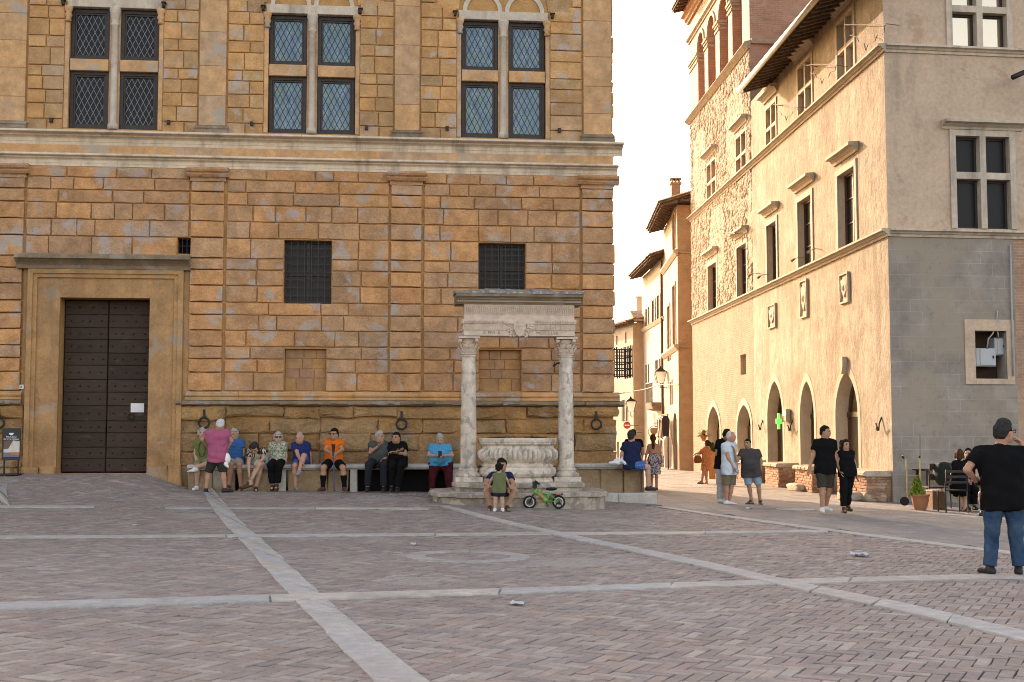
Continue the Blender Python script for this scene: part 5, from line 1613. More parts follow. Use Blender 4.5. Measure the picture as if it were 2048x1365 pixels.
for i, (a, b, c, d) in enumerate(W2):
    m_ = MB(); m_.quad(*[s2.p(u, -.14, z) for u, z in ((a, c), (b, c), (b, d), (a, d))]); m_.build('window', M['roomglass'], h2)
    for x0, x1 in ((a - (b - a) * .55, a - .02), (b + .02, b + (b - a) * .55)):
        m_ = MB(); m_.stone(s2, x0, x1, .01, .06, c, d, .01, .001); m_.build('shutter', M['brownshutter'] if i < 3 else M['shutter'], h2)
z = s2.z(1322, 638)
m_ = MB(); m_.prism(s2, [(-.02, z - .2), (.05, z - .18), (.18, z), (-.02, z + .06)], -9.2, .1); m_.build('string_course', M['palehouse'], h2)
eaves(h2, s2, -9.2, .35, z2, .8)
m_ = MB(); m_.tube([s2.p(-.3, .12, zg_), s2.p(-.3, .12, z2 - .2), s2.p(-.6, .9, z2 + .05)], .07, 8); m_.build('drainpipe', M['brownwood'], h2)
# shop front with a small balcony above it
zb_ = s2.z(1326, 822)
m_ = MB(); m_.prism(s2, [(0, zb_), (.55, zb_ + .1), (.6, zb_ + .35), (.62, zb_ + .45), (0, zb_ + .45)], s2.u(1313, 820), s2.u(1326, 820)); m_.build('balcony_slab', M['ledge'], h2)
m_ = MB()
ua, ub = s2.u(1313, 820), s2.u(1326, 820)
for k in range(9):
    u = ua + (ub - ua) * k / 8; m_.tube([s2.p(u, .56, zb_ + .45), s2.p(u, .56, zb_ + 1.5)], .02, 5)
m_.tube([s2.p(ua, .56, zb_ + 1.5), s2.p(ub, .56, zb_ + 1.5)], .025, 5); m_.build('balcony_rail', M['blackiron'], h2)
for px in (1301, 1316):
    a, b = s2.u(px - 3, 900), s2.u(px + 4, 900)
    m_ = MB(); m_.box(s2, a, b, .01, .05, zg_, s2.z(px, 860)); m_.build('shop_door', M['brownwood'], h2)
sh = plain('orange_shop_cloth', (.65, .26, .04), .8)
# -- far house at the bend
c3 = np.array([P(1268, 870, 76)[0], 76.2])
h3, s3, e3_ = house('cream_house', 'cream house at the bend of the street behind the palace corner', c3, (-.22, 1), (1, .1), 12, 3, 0, None)
z3 = s3.z(1268, 645)
W3 = [(s3.u(1250, 680), s3.u(1253, 680), s3.z(1251.5, 687), s3.z(1251.5, 665)), (s3.u(1232, 680), s3.u(1235, 680), s3.z(1233.5, 690), s3.z(1233.5, 672)), (s3.u(1247, 820), s3.u(1251, 820), s3.z(1249, 842), s3.z(1249, 800)), (s3.u(1234, 900), s3.u(1238, 900), s3.z(1236, 930), s3.z(1236, 884))]
mb = MB(); wall_holes(mb, s3, -13, 0, zg_, z3, [w + (.15,) for w in W3])
mb.quad(e3_.p(0, 0, zg_), e3_.p(3.5, 0, zg_), e3_.p(3.5, 0, z3), e3_.p(0, 0, z3), 1)
mb.build('wall', [M['palehouse'], M['brownbrick']], h3)
for i, (a, b, c, d) in enumerate(W3):
    m_ = MB(); m_.quad(*[s3.p(u, -.14, z) for u, z in ((a, c), (b, c), (b, d), (a, d))]); m_.build('window', M['roomglass'] if i != 2 else M['shutter'], h3)
    if i == 2:
        for x0, x1 in ((a - .3, a - .02), (b + .02, b + .3)):
            m_ = MB(); m_.stone(s3, x0, x1, .01, .06, c, d, .01, .001); m_.build('shutter', M['shutter'], h3)
eaves(h3, s3, -13, .3, z3, .45, rise=1.6)
m_ = MB(); m_.prism(e3_, [(-1, z3 + .12), (.35, z3 + .06), (.35, z3 + .14), (-1, z3 + .8)], .02, 4.2); m_.build('end_eave', M['tile'], h3)
cc = P(1281, 600, 80)
m_ = MB(); fw = Frame(cc[:2], (1, 0)); m_.box(fw, -.25, .25, -.25, .25, z3 + .3, cc[2] + .1); m_.box(fw, -.3, .3, -.3, .3, cc[2] + .1002, cc[2] + .2); m_.build('chimney', M['palehouse'], h3)

# ---- lanterns, signs and wires of the street
_m = MT('frosted_lantern_glass', .35, .5); _m.b.inputs['Transmission Weight'].default_value = .0; _m.b.inputs['Subsurface Weight'].default_value = .0
M['lampglass'] = _m.color((.85, .82, .78))
_t = _m.node('ShaderNodeBsdfTranslucent'); _t.inputs[0].default_value = (.9, .88, .84, 1); _x = _m.node('ShaderNodeMixShader'); _x.inputs[0].default_value = .6
L(_m.nt, _m.b.outputs[0], _x.inputs[1]); L(_m.nt, _t.outputs[0], _x.inputs[2]); L(_m.nt, _x.outputs[0], _m.nt.nodes['Material Output'].inputs[0])
def lantern(c, size, lab, to):
    t_ = thing('street_lantern', c, lab, 'lantern', 'wall lanterns along the street')
    f = Frame(c[:2], (1, 0)); z = c[2]
    m_ = MB(); k = size
    def frust(w0, w1, z0, z1):
        V = [(c[0] + a * w0, c[1] + b * w0, z0) for a, b in ((-1, -1), (1, -1), (1, 1), (-1, 1))] + [(c[0] + a * w1, c[1] + b * w1, z1) for a, b in ((-1, -1), (1, -1), (1, 1), (-1, 1))]
        return V, [(0, 1, 5, 4), (1, 2, 6, 5), (2, 3, 7, 6), (3, 0, 4, 7), (4, 5, 6, 7), (3, 2, 1, 0)]
    m_.add(*frust(.16 * k, .30 * k, z - .5 * k, z + .1 * k)); m_.build('glass', M['lampglass'], t_)
    m_ = MB(); m_.add(*frust(.34 * k, .06 * k, z + .101 * k, z + .32 * k)); m_.ball((c[0], c[1], z + .36 * k), .06 * k, 0, 0, 6, 4)
    for a, b in ((-1, -1), (1, -1), (1, 1), (-1, 1)):
        m_.tube([(c[0] + a * .165 * k, c[1] + b * .165 * k, z - .5 * k), (c[0] + a * .31 * k, c[1] + b * .31 * k, z + .1 * k)], .018 * k, 5)
    m_.build('frame', M['blackiron'], t_)
    m_ = MB(); m_.tube([(c[0], c[1], z - .5 * k), (c[0], c[1], z - .75 * k), (to[0], to[1], z - .72 * k)], .025 * k, 5); m_.build('bracket', M['blackiron'], t_)
q = P(1320.5, 748, 66); lantern(q, .95, 'larger white street lantern in front of the tall ochre house', s1.p(-6, 0, 0))
q = P(1261.5, 807, 74); lantern(q, .95, 'smaller white street lantern on the cream house at the bend', s3.p(-.5, 0, 0))
# no entry sign
M['red'] = plain('red_enamel', (.55, .05, .035), .4, .4, 0, .04)
M['white'] = plain('white_enamel', (.78, .76, .72), .5, .3, 0, .03)
q = P(1254, 851, 72)
sg = thing('no_entry_sign', q, 'round red no entry sign with a white bar in the far street', 'road sign')
fw = Frame(q[:2], (1, 0))
m_ = MB(); m_.poly(fw, [(.20 * cos(t), q[2] + .20 * sin(t)) for t in np.linspace(0, 2 * pi, 25)[:-1]], -.01, .01); m_.build('disc', M['red'], sg)
m_ = MB(); m_.box(fw, -.14, .14, .0105, .014, q[2] - .032, q[2] + .032); m_.build('bar', M['white'], sg)
m_ = MB(); m_.tube([(q[0], q[1] + .02, q[2]), (q[0] + .35, q[1] + .02, q[2]), (s3.p(-.2, 0, 0)[0] + .2, q[1] + 3.2, q[2])], .02, 5); m_.build('bracket', M['blackiron'], sg)
# hanging shop sign, coat of arms and street plate
q = P(1308, 864, 68)
t_ = thing('hanging_sign', q, 'ornate wrought iron shop sign hanging over the street below the balcony', 'shop sign')
fw = Frame(q[:2], (1, 0))
m_ = MB(); m_.poly(fw, [(-.18, q[2] + .2), (.18, q[2] + .2), (.2, q[2] - .02), (0, q[2] - .22), (-.2, q[2] - .02)], -.02, .02); m_.build('board', M['ledge'], t_)
m_ = MB(); m_.tube([(q[0] + .3 * cos(t), q[1], q[2] + .3 * sin(t)) for t in np.linspace(0, 2 * pi, 17)[:-1]], .018, 5, closed=True); m_.tube([(q[0], q[1], q[2] + .3), (q[0], q[1], q[2] + .45), (q[0] + .9, q[1] + .3, q[2] + .5)], .02, 5); m_.build('scroll', M['blackiron'], t_)
ua, za = e3_.pix(1272, 870, .03); ub, zb2 = e3_.pix(1285, 861, .03)
t_ = thing('street_plate', e3_.p(ua, .02, za), 'small pale stone street name plate on the brown end wall', 'sign')
m_ = MB(); m_.box(e3_, ua, ub, .005, .04, za, zb2); m_.build('plate', M['cream'], t_)
m_ = MB(); m_.box(e3_, ua + .05, ub - .05, .0405, .043, (za + zb2) / 2 - .02, (za + zb2) / 2 + .02); m_.build('lettering', M['ledge'], t_)
# green cross of the chemist and box sign beside it
_m = MT('green_lit_cross', .5, .3); _m.b.inputs['Emission Color'].default_value = (.02, 1, .18, 1); _m.b.inputs['Emission Strength'].default_value = .24
M['green'] = _m.color((.02, .5, .1))
u, z = FL.pix(1557.5, 843, .25)
t_ = thing('pharmacy_cross', FL.p(u, .25, z), 'lit green pharmacy cross in the doorway between the arches', 'pharmacy sign')
cf = Frame(FL.p(u, .25, 0)[:2], FD.U); k = .085
m_ = MB()
m_.poly(cf, [(-k * .45, z - k * 3), (k * .45, z - k * 3), (k * .45, z - k), (k * 1.1, z - k), (k * 1.1, z + k), (k * .45, z + k), (k * .45, z + k * 3), (-k * .45, z + k * 3), (-k * .45, z + k), (-k * 1.1, z + k), (-k * 1.1, z - k), (-k * .45, z - k)], -.03, .03)
m_.build('cross', M['green'], t_)
m_ = MB(); m_.tube([(q_[0], q_[1], q_[2]) for q_ in (cf.p(0, -.04, z), cf.p(0, -.2, z), FL.p(u, -.3, z))], .02, 5); m_.build('bracket', M['blackiron'], t_)
u, z = FL.pix(1572, 831, .1)
t_ = thing('box_sign', FL.p(u, .1, z), 'small pale box sign on the wall right of the green cross', 'sign')
m_ = MB(); m_.box(FL, u - .22, u + .22, .02, .16, z - .2, z + .2); m_.build('box', M['cream'], t_)
m_ = MB(); m_.box(FL, u - .17, u + .17, .161, .166, z - .02, z + .13); m_.build('panel', M['white'], t_)
# iron hooks, bent wires and spotlights on the sunlit wall
for px, py, lab in ((1757, 850, 'large iron torch hook on the sunlit wall near the corner'), (1580, 853, 'iron torch hook below the box sign'), (1521, 852, 'iron torch hook left of the green cross doorway')):
    u, z = FL.pix(px, py, .1)
    t_ = thing('torch_hook', FL.p(u, .05, z), lab, 'iron hook', 'iron torch hooks on the sunlit wall')
    m_ = MB(); m_.tube([FL.p(u - .05, 0, z + .20), FL.p(u - .05, .07, z + .02), FL.p(u, .10, z - .14), FL.p(u + .04, .15, z - .05), FL.p(u + .06, .19, z + .04)], .022, 6)
    m_.tube([FL.p(u + .05 * cos(t), .14, z - .10 + .05 * sin(t)) for t in np.linspace(0, 2 * pi, 11)[:-1]], .016, 5, closed=True)
    m_.build('hook', M['iron'], t_, smooth=True)
for px, py, lab in ((1504, 550, 'first'), (1533, 553, 'second'), (1592, 519, 'third'), (1634, 502, 'nearest')):
    u, z = FL.pix(px + (6 if lab in ('first', 'third') else -4), py, .2)
    t_ = thing('spotlight', FL.p(u, 0, z), lab + ' small arm spotlight above the middle string course, counted from the tower', 'wall spotlight', 'arm spotlights on the sunlit wall')
    m_ = MB(); m_.tube([FL.p(u - .1, 0, z + .06), FL.p(u - .06, .2, z + .07), FL.p(u, .36, z + .0)], .011, 5); m_.build('arm', M['ledge'], t_)
    m_ = MB(); m_.tube([FL.p(u, .34, z + .01), FL.p(u + .02, .44, z - .07)], [.03, .04], 8); m_.build('head', M['ledge'], t_)
M['wire'] = plain('light_chain_wire', (.16, .13, .10), .7)
for i, (pts, lab) in enumerate(((((1688, 50), (1735, 50), (1772, 48)), 'wire frame for festive lights above the nearest upper window'), (((1612, 131), (1640, 129), (1673, 131)), 'wire frame for festive lights beside the second upper window'), (((1546, 210), (1570, 209), (1597, 214)), 'wire frame for festive lights beside the third upper window'), (((1430, 458), (1450, 465), (1470, 468)), 'wire frame for festive lights on the rubble wall of the tower'))):
    (x0, y0), (x1, y1), (x2, y2) = pts
    def at(x, y): 
        u_, z_ = FL.pix(x, y, .35); return FL.p(u_, .35, z_)
    t_ = thing('light_frame', at(x1, y1), lab, 'wire decoration', 'festive wire frames along the sunlit wall')
    m_ = MB(); m_.tube([at(x0, y0), at(x1, y1), at(x2, y2)], .012, 5)
    w = x2 - x0; k = w / 62
    dr = [(x0 + .12 * w, y0 + 2), (x0 + .14 * w, y0 + 15 * k), (x0 + .3 * w, y0 + 18 * k), (x0 + .36 * w, y0 + 26 * k), (x0 + .48 * w, y0 + 28 * k), (x0 + .52 * w, y0 + 38 * k), (x0 + .58 * w, y0 + 28 * k), (x0 + .74 * w, y0 + 24 * k), (x0 + .8 * w, y0 + 14 * k), (x0 + .95 * w, y0 + 12 * k), (x0 + .98 * w, y2 + 2)]
    m_.tube([at(x, y) for x, y in dr], .011, 5)
    for x, y in (pts[0], pts[2]):
        u_, z_ = FL.pix(x, y, .35); m_.tube([FL.p(u_, .35, z_), FL.p(u_ - .1, 0, z_)], .012, 5)
    m_.build('wire', M['wire'], t_)
wc = thing('overhead_cable', P(1290, 776, 66), 'cable strung across the far street between the houses', 'cable')
m_ = MB(); m_.tube([P(1222, 790, 70), P(1250, 786, 72), P(1290, 779, 68), P(1320, 770, 64), P(1358, 769, 60)], .03, 5); m_.build('wire', M['wire'], wc)
# clothes rail and steps outside the far shop
q = G(1342, 948)
q = np.array([s1.p(-3, .35, 0)[0], s1.p(-3, .35, 0)[1], float(gz(*s1.p(-3, .35, 0)[:2]))])
t_ = thing('clothes_rail', q, 'rail of dark and pale clothes outside the shop in the tall ochre house', 'clothes rail')
m_ = MB(); m_.tube([s1.p(-5.5, .4, q[2]), s1.p(-5.5, .4, q[2] + 2.6), s1.p(-1.2, .4, q[2] + 2.6), s1.p(-1.2, .4, q[2])], .03, 6); m_.build('rail', M['blackiron'], t_)
cl = [plain('dark_cloth', (.03, .03, .035)), plain('white_cloth', (.62, .58, .52)), plain('rust_cloth', (.25, .10, .05)), plain('grey_cloth', (.12, .12, .13))]
for k in range(11):
    u = -5.3 + k * .38; m_ = MB(); h = rn.uniform(.9, 1.5); zt_ = q[2] + rn.choice((2.55, 1.55))
    m_.prism(s1, [(.30, zt_), (.50, zt_), (.60, zt_ - .2), (.56, zt_ - h), (.24, zt_ - h), (.20, zt_ - .2)], u, u + .16); m_.build('garment', cl[(k * 7 + 3) % 4 if k % 3 else 0], t_)
q = s2.p(-1.5, .6, 0)
t_ = thing('shop_steps', (q[0], q[1], float(gz(q[0], q[1]))), 'grey stone steps in front of the far shop', 'steps')
for k in range(4):
    m_ = MB(); m_.box(s2, -5 + k * .05, -.2 - k * .05, 0, 1.5 - k * .35, float(gz(q[0], q[1])) + k * .17, float(gz(q[0], q[1])) + k * .17 + .165); m_.build('step', M['travertine'], t_)
# ================================================================ WELL, BENCHES AND SMALL THINGS OF THE SQUARE
DW = 27.0
wc_ = P(1035, 965, DW); WX, WY = wc_[0], DW
pxm = FPX / DW
zW = lambda py, D=DW: float(P(1035, py, D)[2])
FW_ = Frame((WX, WY), (1, .1015))
wg = float(gz(WX, WY - 1.4))
well = thing('well', (WX, WY, wg), 'pale Renaissance well with two columns, a carved beam and a round fluted basin', 'well')
def disc_step(name, pts_fn, z0, z1, mat, nose=.05):
    m_ = MB(); seg = 72
    prof = [(0.0, z0), (0.0, z1 - .10), (nose, z1 - .085), (nose, z1 - .02), (nose * .5, z1), (-.25, z1 + .004), (-1.2, z1 + .006)]
    V = []
    for off, z in prof:
        for k in range(seg):
            a = 2 * pi * k / seg
            x, y = pts_fn(a, off)
            p = FW_.p(x, -y, z); V.append((p[0], p[1], p[2] + (.012 * sin(7 * a) * cos(3 * a) if off >= 0 and z > z0 else 0)))
    Fs = [(i * seg + k, i * seg + (k + 1) % seg, (i + 1) * seg + (k + 1) % seg, (i + 1) * seg + k) for i in range(len(prof) - 1) for k in range(seg)]
    Fs.append(tuple((len(prof) - 1) * seg + k for k in range(seg)))
    m_.add(V, Fs); return m_.build(name, mat, well)
def superell(rx, ry, e):
    def f(a, off):
        q = lambda t: (abs(t) ** e) * (1 if t >= 0 else -1)
        return (rx + off) * q(cos(a)), (ry + off) * q(sin(a))
    return f
z_p1 = zW(985, 25.9); z_p2 = zW(966, 26.3)
disc_step('lower_step', superell(172 / pxm * .985, 1.52, .62), wg - .25, z_p1, M['wellstep'], .06)
disc_step('upper_step', superell(125 / pxm, 1.02, .55), z_p1 - .05, z_p2, M['wellstep'], .05)
# basin
zr = zW(877, 27.0)
zb0 = z_p2
sp = lambda py: zW(py, 26.6)
seg = 96
flut = lambda a, z: 1 + (.07 * (abs(sin(24 * a)) - .7) * min(1, (z - sp(925)) / .06, (sp(898) - z) / .03) if sp(925) < z < sp(898) else 0)
k = 160 / pxm / 2
prof = [(k * .92, zb0 - .02), (k * .92, sp(962)), (k * .86, sp(956)), (k * .93, sp(953)), (k * .97, sp(948)), (k * .97, sp(940)), (k * .92, sp(936)), (k * .89, sp(935.5)), (k * .905, sp(933)), (k * .91, sp(929)), (k * .86, sp(927.5)), (k * .88, sp(925.3)), (k * .93, sp(922)), (k * .97, sp(918)), (k * .99, sp(914)), (k * 1.0, sp(909)), (k * .995, sp(905)), (k * .985, sp(903)), (k * .965, sp(900.5)), (k * .94, sp(898.5)), (k * .905, sp(897)), (k * .90, sp(892)), (k * .955, sp(889)), (k * .96, sp(886)), (k * .975, sp(884)), (k * .985, sp(879)), (k * .97, sp(877)), (k * .80, sp(876.5)), (k * .78, sp(890)), (k * .78, sp(930))]
m_ = MB(); m_.lathe((WX, WY + .05, 0), prof, 336, 0, 0, flut, cap=False)
m_.lathe((WX, WY + .05, 0), [(k * .78, sp(920)), (.01, sp(920))], 24, 0, 0, None, cap=False)
m_.build('basin', M['wellstone'], well, smooth=False)
m_ = MB()
for j in range(30):
    a = 2 * pi * j / 30
    m_.tube([(WX + k * .8 * cos(a), WY + .05 + k * .8 * sin(a), sp(877)), (WX + k * .5 * cos(a), WY + .05 + k * .5 * sin(a), sp(874.5)), (WX - k * .5 * cos(a), WY + .05 - k * .5 * sin(a), sp(874.5))], .008, 4)
m_.build('iron_cover', M['blackiron'], well)
# columns
def leafcap(m_, c, z0, z1, r):
    h = z1 - z0
    m_.lathe((c[0], c[1], 0), [(r, z0), (r * 1.12, z0 + .03 * h), (r * 1.12, z0 + .08 * h), (r, z0 + .1 * h), (r * 1.02, z0 + .5 * h), (r * 1.15, z0 + .75 * h), (r * 1.3, z0 + .84 * h)], 20)
    for row, (zz, rr, n, hh) in enumerate(((z0 + .10 * h, r * 1.03, 8, .34 * h), (z0 + .38 * h, r * 1.06, 8, .34 * h))):
        for q in range(n):
            a = 2 * pi * (q + .5 * row) / n
            x, y = c[0] + rr * cos(a), c[1] + rr * sin(a); t = np.array([-sin(a), cos(a), 0]); o = np.array([cos(a), sin(a), 0]); w = r * .36
            b = np.array([x, y, zz])
            m_.add([b - t * w, b + t * w, b + t * w * .9 + o * .015 + np.array([0, 0, hh * .6]), b + o * .05 + np.array([0, 0, hh]), b + o * .085 + np.array([0, 0, hh * .86]), b - t * w * .9 + o * .015 + np.array([0, 0, hh * .6]), b + o * .035 + np.array([0, 0, hh * .5])], [(0, 1, 6), (1, 2, 6), (2, 3, 6), (3, 5, 6), (5, 0, 6), (2, 4, 3), (3, 4, 5)])
    for sx in (-1, 1):
        for sy in (-1, 1):
            x, y = c[0] + sx * r * 1.12, c[1] + sy * r * 1.12
            m_.ball((x, y, z0 + .78 * h), (r * .30, r * .30, h * .12), 0, 0, 8, 6)
    f = Frame(c, (1, .1015))
    m_.box(f, -r * 1.45, r * 1.45, -r * 1.45, r * 1.45, z0 + .88 * h, z1)
zc0, zc1 = zW(711), zW(675)
zbase = zW(935)
for px_, nm in ((937.5, 'left'), (1132, 'right')):
    cx_ = P(px_, 800, DW)[0]
    cy_ = WY + .1015 * (cx_ - WX)
    r = 31 / pxm / 2
    m_ = MB()
    m_.lathe((cx_, cy_, 0), [(r * 1.14, zbase), (r * 1.15, zbase + .03), (r * 1.02, zbase + .06), (r * 1.03, zbase + .5), (r * .99, zbase + 1.1), (r * .88, zc0 - .06), (r * .86, zc0 - .05), (r * .97, zc0 - .04), (r * .97, zc0 - .005)], 28)
    cs = m_.build('column_shaft', M['wellstone'], well, smooth=True)
    m_ = MB(); leafcap(m_, (cx_, cy_), zc0 - .003, zc1, r * .94); m_.build('column_capital', M['wellpink'], well)
    m_ = MB(); h = zbase - z_p2
    m_.lathe((cx_, cy_, 0), [(r * 1.62, z_p2 + h * .34), (r * 1.70, z_p2 + h * .42), (r * 1.70, z_p2 + h * .52), (r * 1.5, z_p2 + h * .60), (r * 1.25, z_p2 + h * .66), (r * 1.25, z_p2 + h * .74), (r * 1.34, z_p2 + h * .80), (r * 1.34, z_p2 + h * .90), (r * 1.15, z_p2 + h * .97), (r * 1.13, zbase + .002)], 28)
    f = Frame((cx_, cy_), (1, .1015)); m_.box(f, -r * 1.72, r * 1.72, -r * 1.72, r * 1.72, z_p2 - .02, z_p2 + h * .338)
    m_.build('column_base', M['wellstone'], well)
# carved beam
ub0, ub1 = FW_.u(926, 640), FW_.u(1146, 640)
dp_ = .24
za0, za1 = zW(674), zW(641)
zf1 = zW(612); zk1 = zW(590)
m_ = MB()
def bar(a, b, n, z0, z1): m_.box(FW_, a, b, -n, n, z0, z1)
hA = za1 - za0
bar(ub0, ub1, dp_, za0, za0 + hA * .34); bar(ub0 - .01, ub1 + .01, dp_ + .02, za0 + hA * .3405, za0 + hA * .72); bar(ub0 - .03, ub1 + .03, dp_ + .05, za0 + hA * .7205, za0 + hA * .98)
m_.build('architrave', M['wellpink'], well)
m_ = MB(); n = 44
for q in range(n):
    u = ub0 + (ub1 - ub0) * (q + .5) / n
    if abs(u - (ub0 + ub1) / 2) < .30: continue
    m_.ball(FW_.p(u, dp_ + .055, za0 + hA * .85), (.026, .02, .032), 0, 0, 6, 4)
    m_.box(FW_, u - .008, u + .008, dp_ + .0205, dp_ + .034, za0 + hA * .38, za0 + hA * .66)
m_.build('bead_moulding', M['wellpink'], well, kind='stuff')
m_ = MB()
bar_h = zf1 - za1
m_.box(FW_, ub0 + .01, ub1 - .01, -dp_, dp_, za0 + hA * .9805, zf1)
m_.build('frieze', M['wellpink'], well)
m_ = MB(); n = 52
for q in range(n):                            # wavy flutes
    u = ub0 + .03 + (ub1 - ub0 - .06) * q / (n - 1)
    z0_, z1_ = za1 + .09, zf1 - .02
    m_.tube([FW_.p(u - .012, dp_ + .002, z0_), FW_.p(u + .012, dp_ + .012, z0_ + (z1_ - z0_) * .35), FW_.p(u - .008, dp_ + .012, z0_ + (z1_ - z0_) * .7), FW_.p(u + .02, dp_ + .004, z1_)], [.010, .013, .013, .009], 5)
m_.build('wave_flutes', M['wellpink'], well, kind='stuff')
m_ = MB(); h = zk1 - zf1
m_.prism(FW_, [(-.30, zf1 + .0005), (dp_ + .02, zf1 + .0005), (dp_ + .04, zf1 + .16 * h), (dp_ + .06, zf1 + .18 * h), (dp_ + .09, zf1 + .42 * h), (dp_ + .13, zf1 + .46 * h), (dp_ + .18, zf1 + .62 * h), (dp_ + .22, zf1 + .64 * h), (dp_ + .23, zf1 + .92 * h), (dp_ + .12, zf1 + h), (-.30, zf1 + h * 1.1)], ub0 - .17, ub1 + .15)
m_.build('cornice', M['ledge'], well)
m_ = MB(); n = 60
for q in range(n):
    u = ub0 - .12 + (ub1 - ub0 + .22) * q / (n - 1)
    m_.box(FW_, u - .012, u + .012, dp_ + .05, dp_ + .085, zf1 + .19 * h, zf1 + .30 * h); m_.ball(FW_.p(u, dp_ + .125, zf1 + .50 * h), .018, 0, 0, 5, 4)
m_.build('dentils', M['wellpink'], well, kind='stuff')
m_ = MB(); R = random.Random(4); kk = 26; us = np.linspace(ub0 - .20, ub1 + .16, kk)
for i in range(kk - 1):
    q = R.uniform(-.02, .02); pk = .06 * (1 - abs(i / (kk - 1) - .45) * 1.4)
    m_.prism(FW_, [(-.3, zk1 - .02), (dp_ + .24 + q, zk1 - .03), (dp_ + .20 + q, zk1 + .03 + q * .6), (.05, zk1 + .06 + pk + q), (-.3, zk1 + .05)], us[i], us[i + 1])
m_.build('lichened_top', M['lichen'], well)
# shield with wreath
uc, zc_ = (ub0 + ub1) / 2, za0 + hA * .52
m_ = MB(); m_.poly(FW_, [(uc - .12, zc_ + .19), (uc, zc_ + .21), (uc + .12, zc_ + .19), (uc + .125, zc_ - .02), (uc + .07, zc_ - .15), (uc, zc_ - .20), (uc - .07, zc_ - .15), (uc - .125, zc_ - .02)], dp_, dp_ + .06); sh_ = m_.build('shield', M['wellpink'], well)
m_ = MB(); m_.box(FW_, uc - .018, uc + .018, dp_ + .0605, dp_ + .07, zc_ - .12, zc_ + .16); m_.box(FW_, uc - .09, uc + .09, dp_ + .0605, dp_ + .07, zc_ + .01, zc_ + .05)
for a_, b_ in ((-.06, .10), (.06, .10), (-.06, -.05), (.06, -.05), (0, .03)):
    m_.ball(FW_.p(uc + a_, dp_ + .062, zc_ + b_), (.02, .012, .02), 0, 0, 6, 4)
m_.build('cross_charge', M['wellpink'], sh_)
m_ = MB()
for s_ in (-1, 1):
    for q in range(34):
        t = R.random()
        m_.ball(FW_.p(uc + s_ * (.16 + .05 * sin(t * pi) + R.uniform(-.05, .05)), dp_ + .02, zc_ + .18 - .38 * t), (.026, .026, .02), 0, 0, 6, 4)
m_.build('wreath', M['wellpink'], well)
def text3d(name, body, fr, u, n, z, size, mat, parent, depth=.004, align='CENTER'):
    cu = bpy.data.curves.new(name, 'FONT'); cu.body = body; cu.size = size; cu.extrude = depth; cu.align_x = align
    tmp = bpy.data.objects.new('tmp_text', cu); COL.objects.link(tmp)
    dg = bpy.context.evaluated_depsgraph_get(); me = bpy.data.meshes.new_from_object(tmp.evaluated_get(dg))
    bpy.data.objects.remove(tmp); bpy.data.curves.remove(cu)
    V = np.zeros(len(me.vertices) * 3); me.vertices.foreach_get('co', V); V = V.reshape(-1, 3)
    Fs = [tuple(p.vertices) for p in me.polygons]; bpy.data.meshes.remove(me)
    m_ = MB(); m_.add([fr.p(u + v[0], n + v[2], z + v[1]) for v in V], Fs)
    return m_.build(name, mat, parent)
M['inscr'] = plain('incised_letter_stone', (.26, .205, .165), .9)
text3d('inscription', 'D  PIVS  II', FW_, (ub0 + uc - .2) / 2 + .09, dp_ + .0015, za0 + .035, .085, M['inscr'], well)
text3d('inscription', 'MCCCCLXII', FW_, (ub1 + uc + .2) / 2 - .10, dp_ + .0015, za0 + .035, .085, M['inscr'], well)
m_ = MB(); a_, b_ = FW_.pix(1108, 731, .0); m_.tube([FW_.p(a_ - .02, .0, b_ - .02), FW_.p(a_ + .06, .05, b_ + .04), FW_.p(a_ + .2, 0, b_ + .06)], .02, 6); m_.build('iron_hook', M['blackiron'], well)

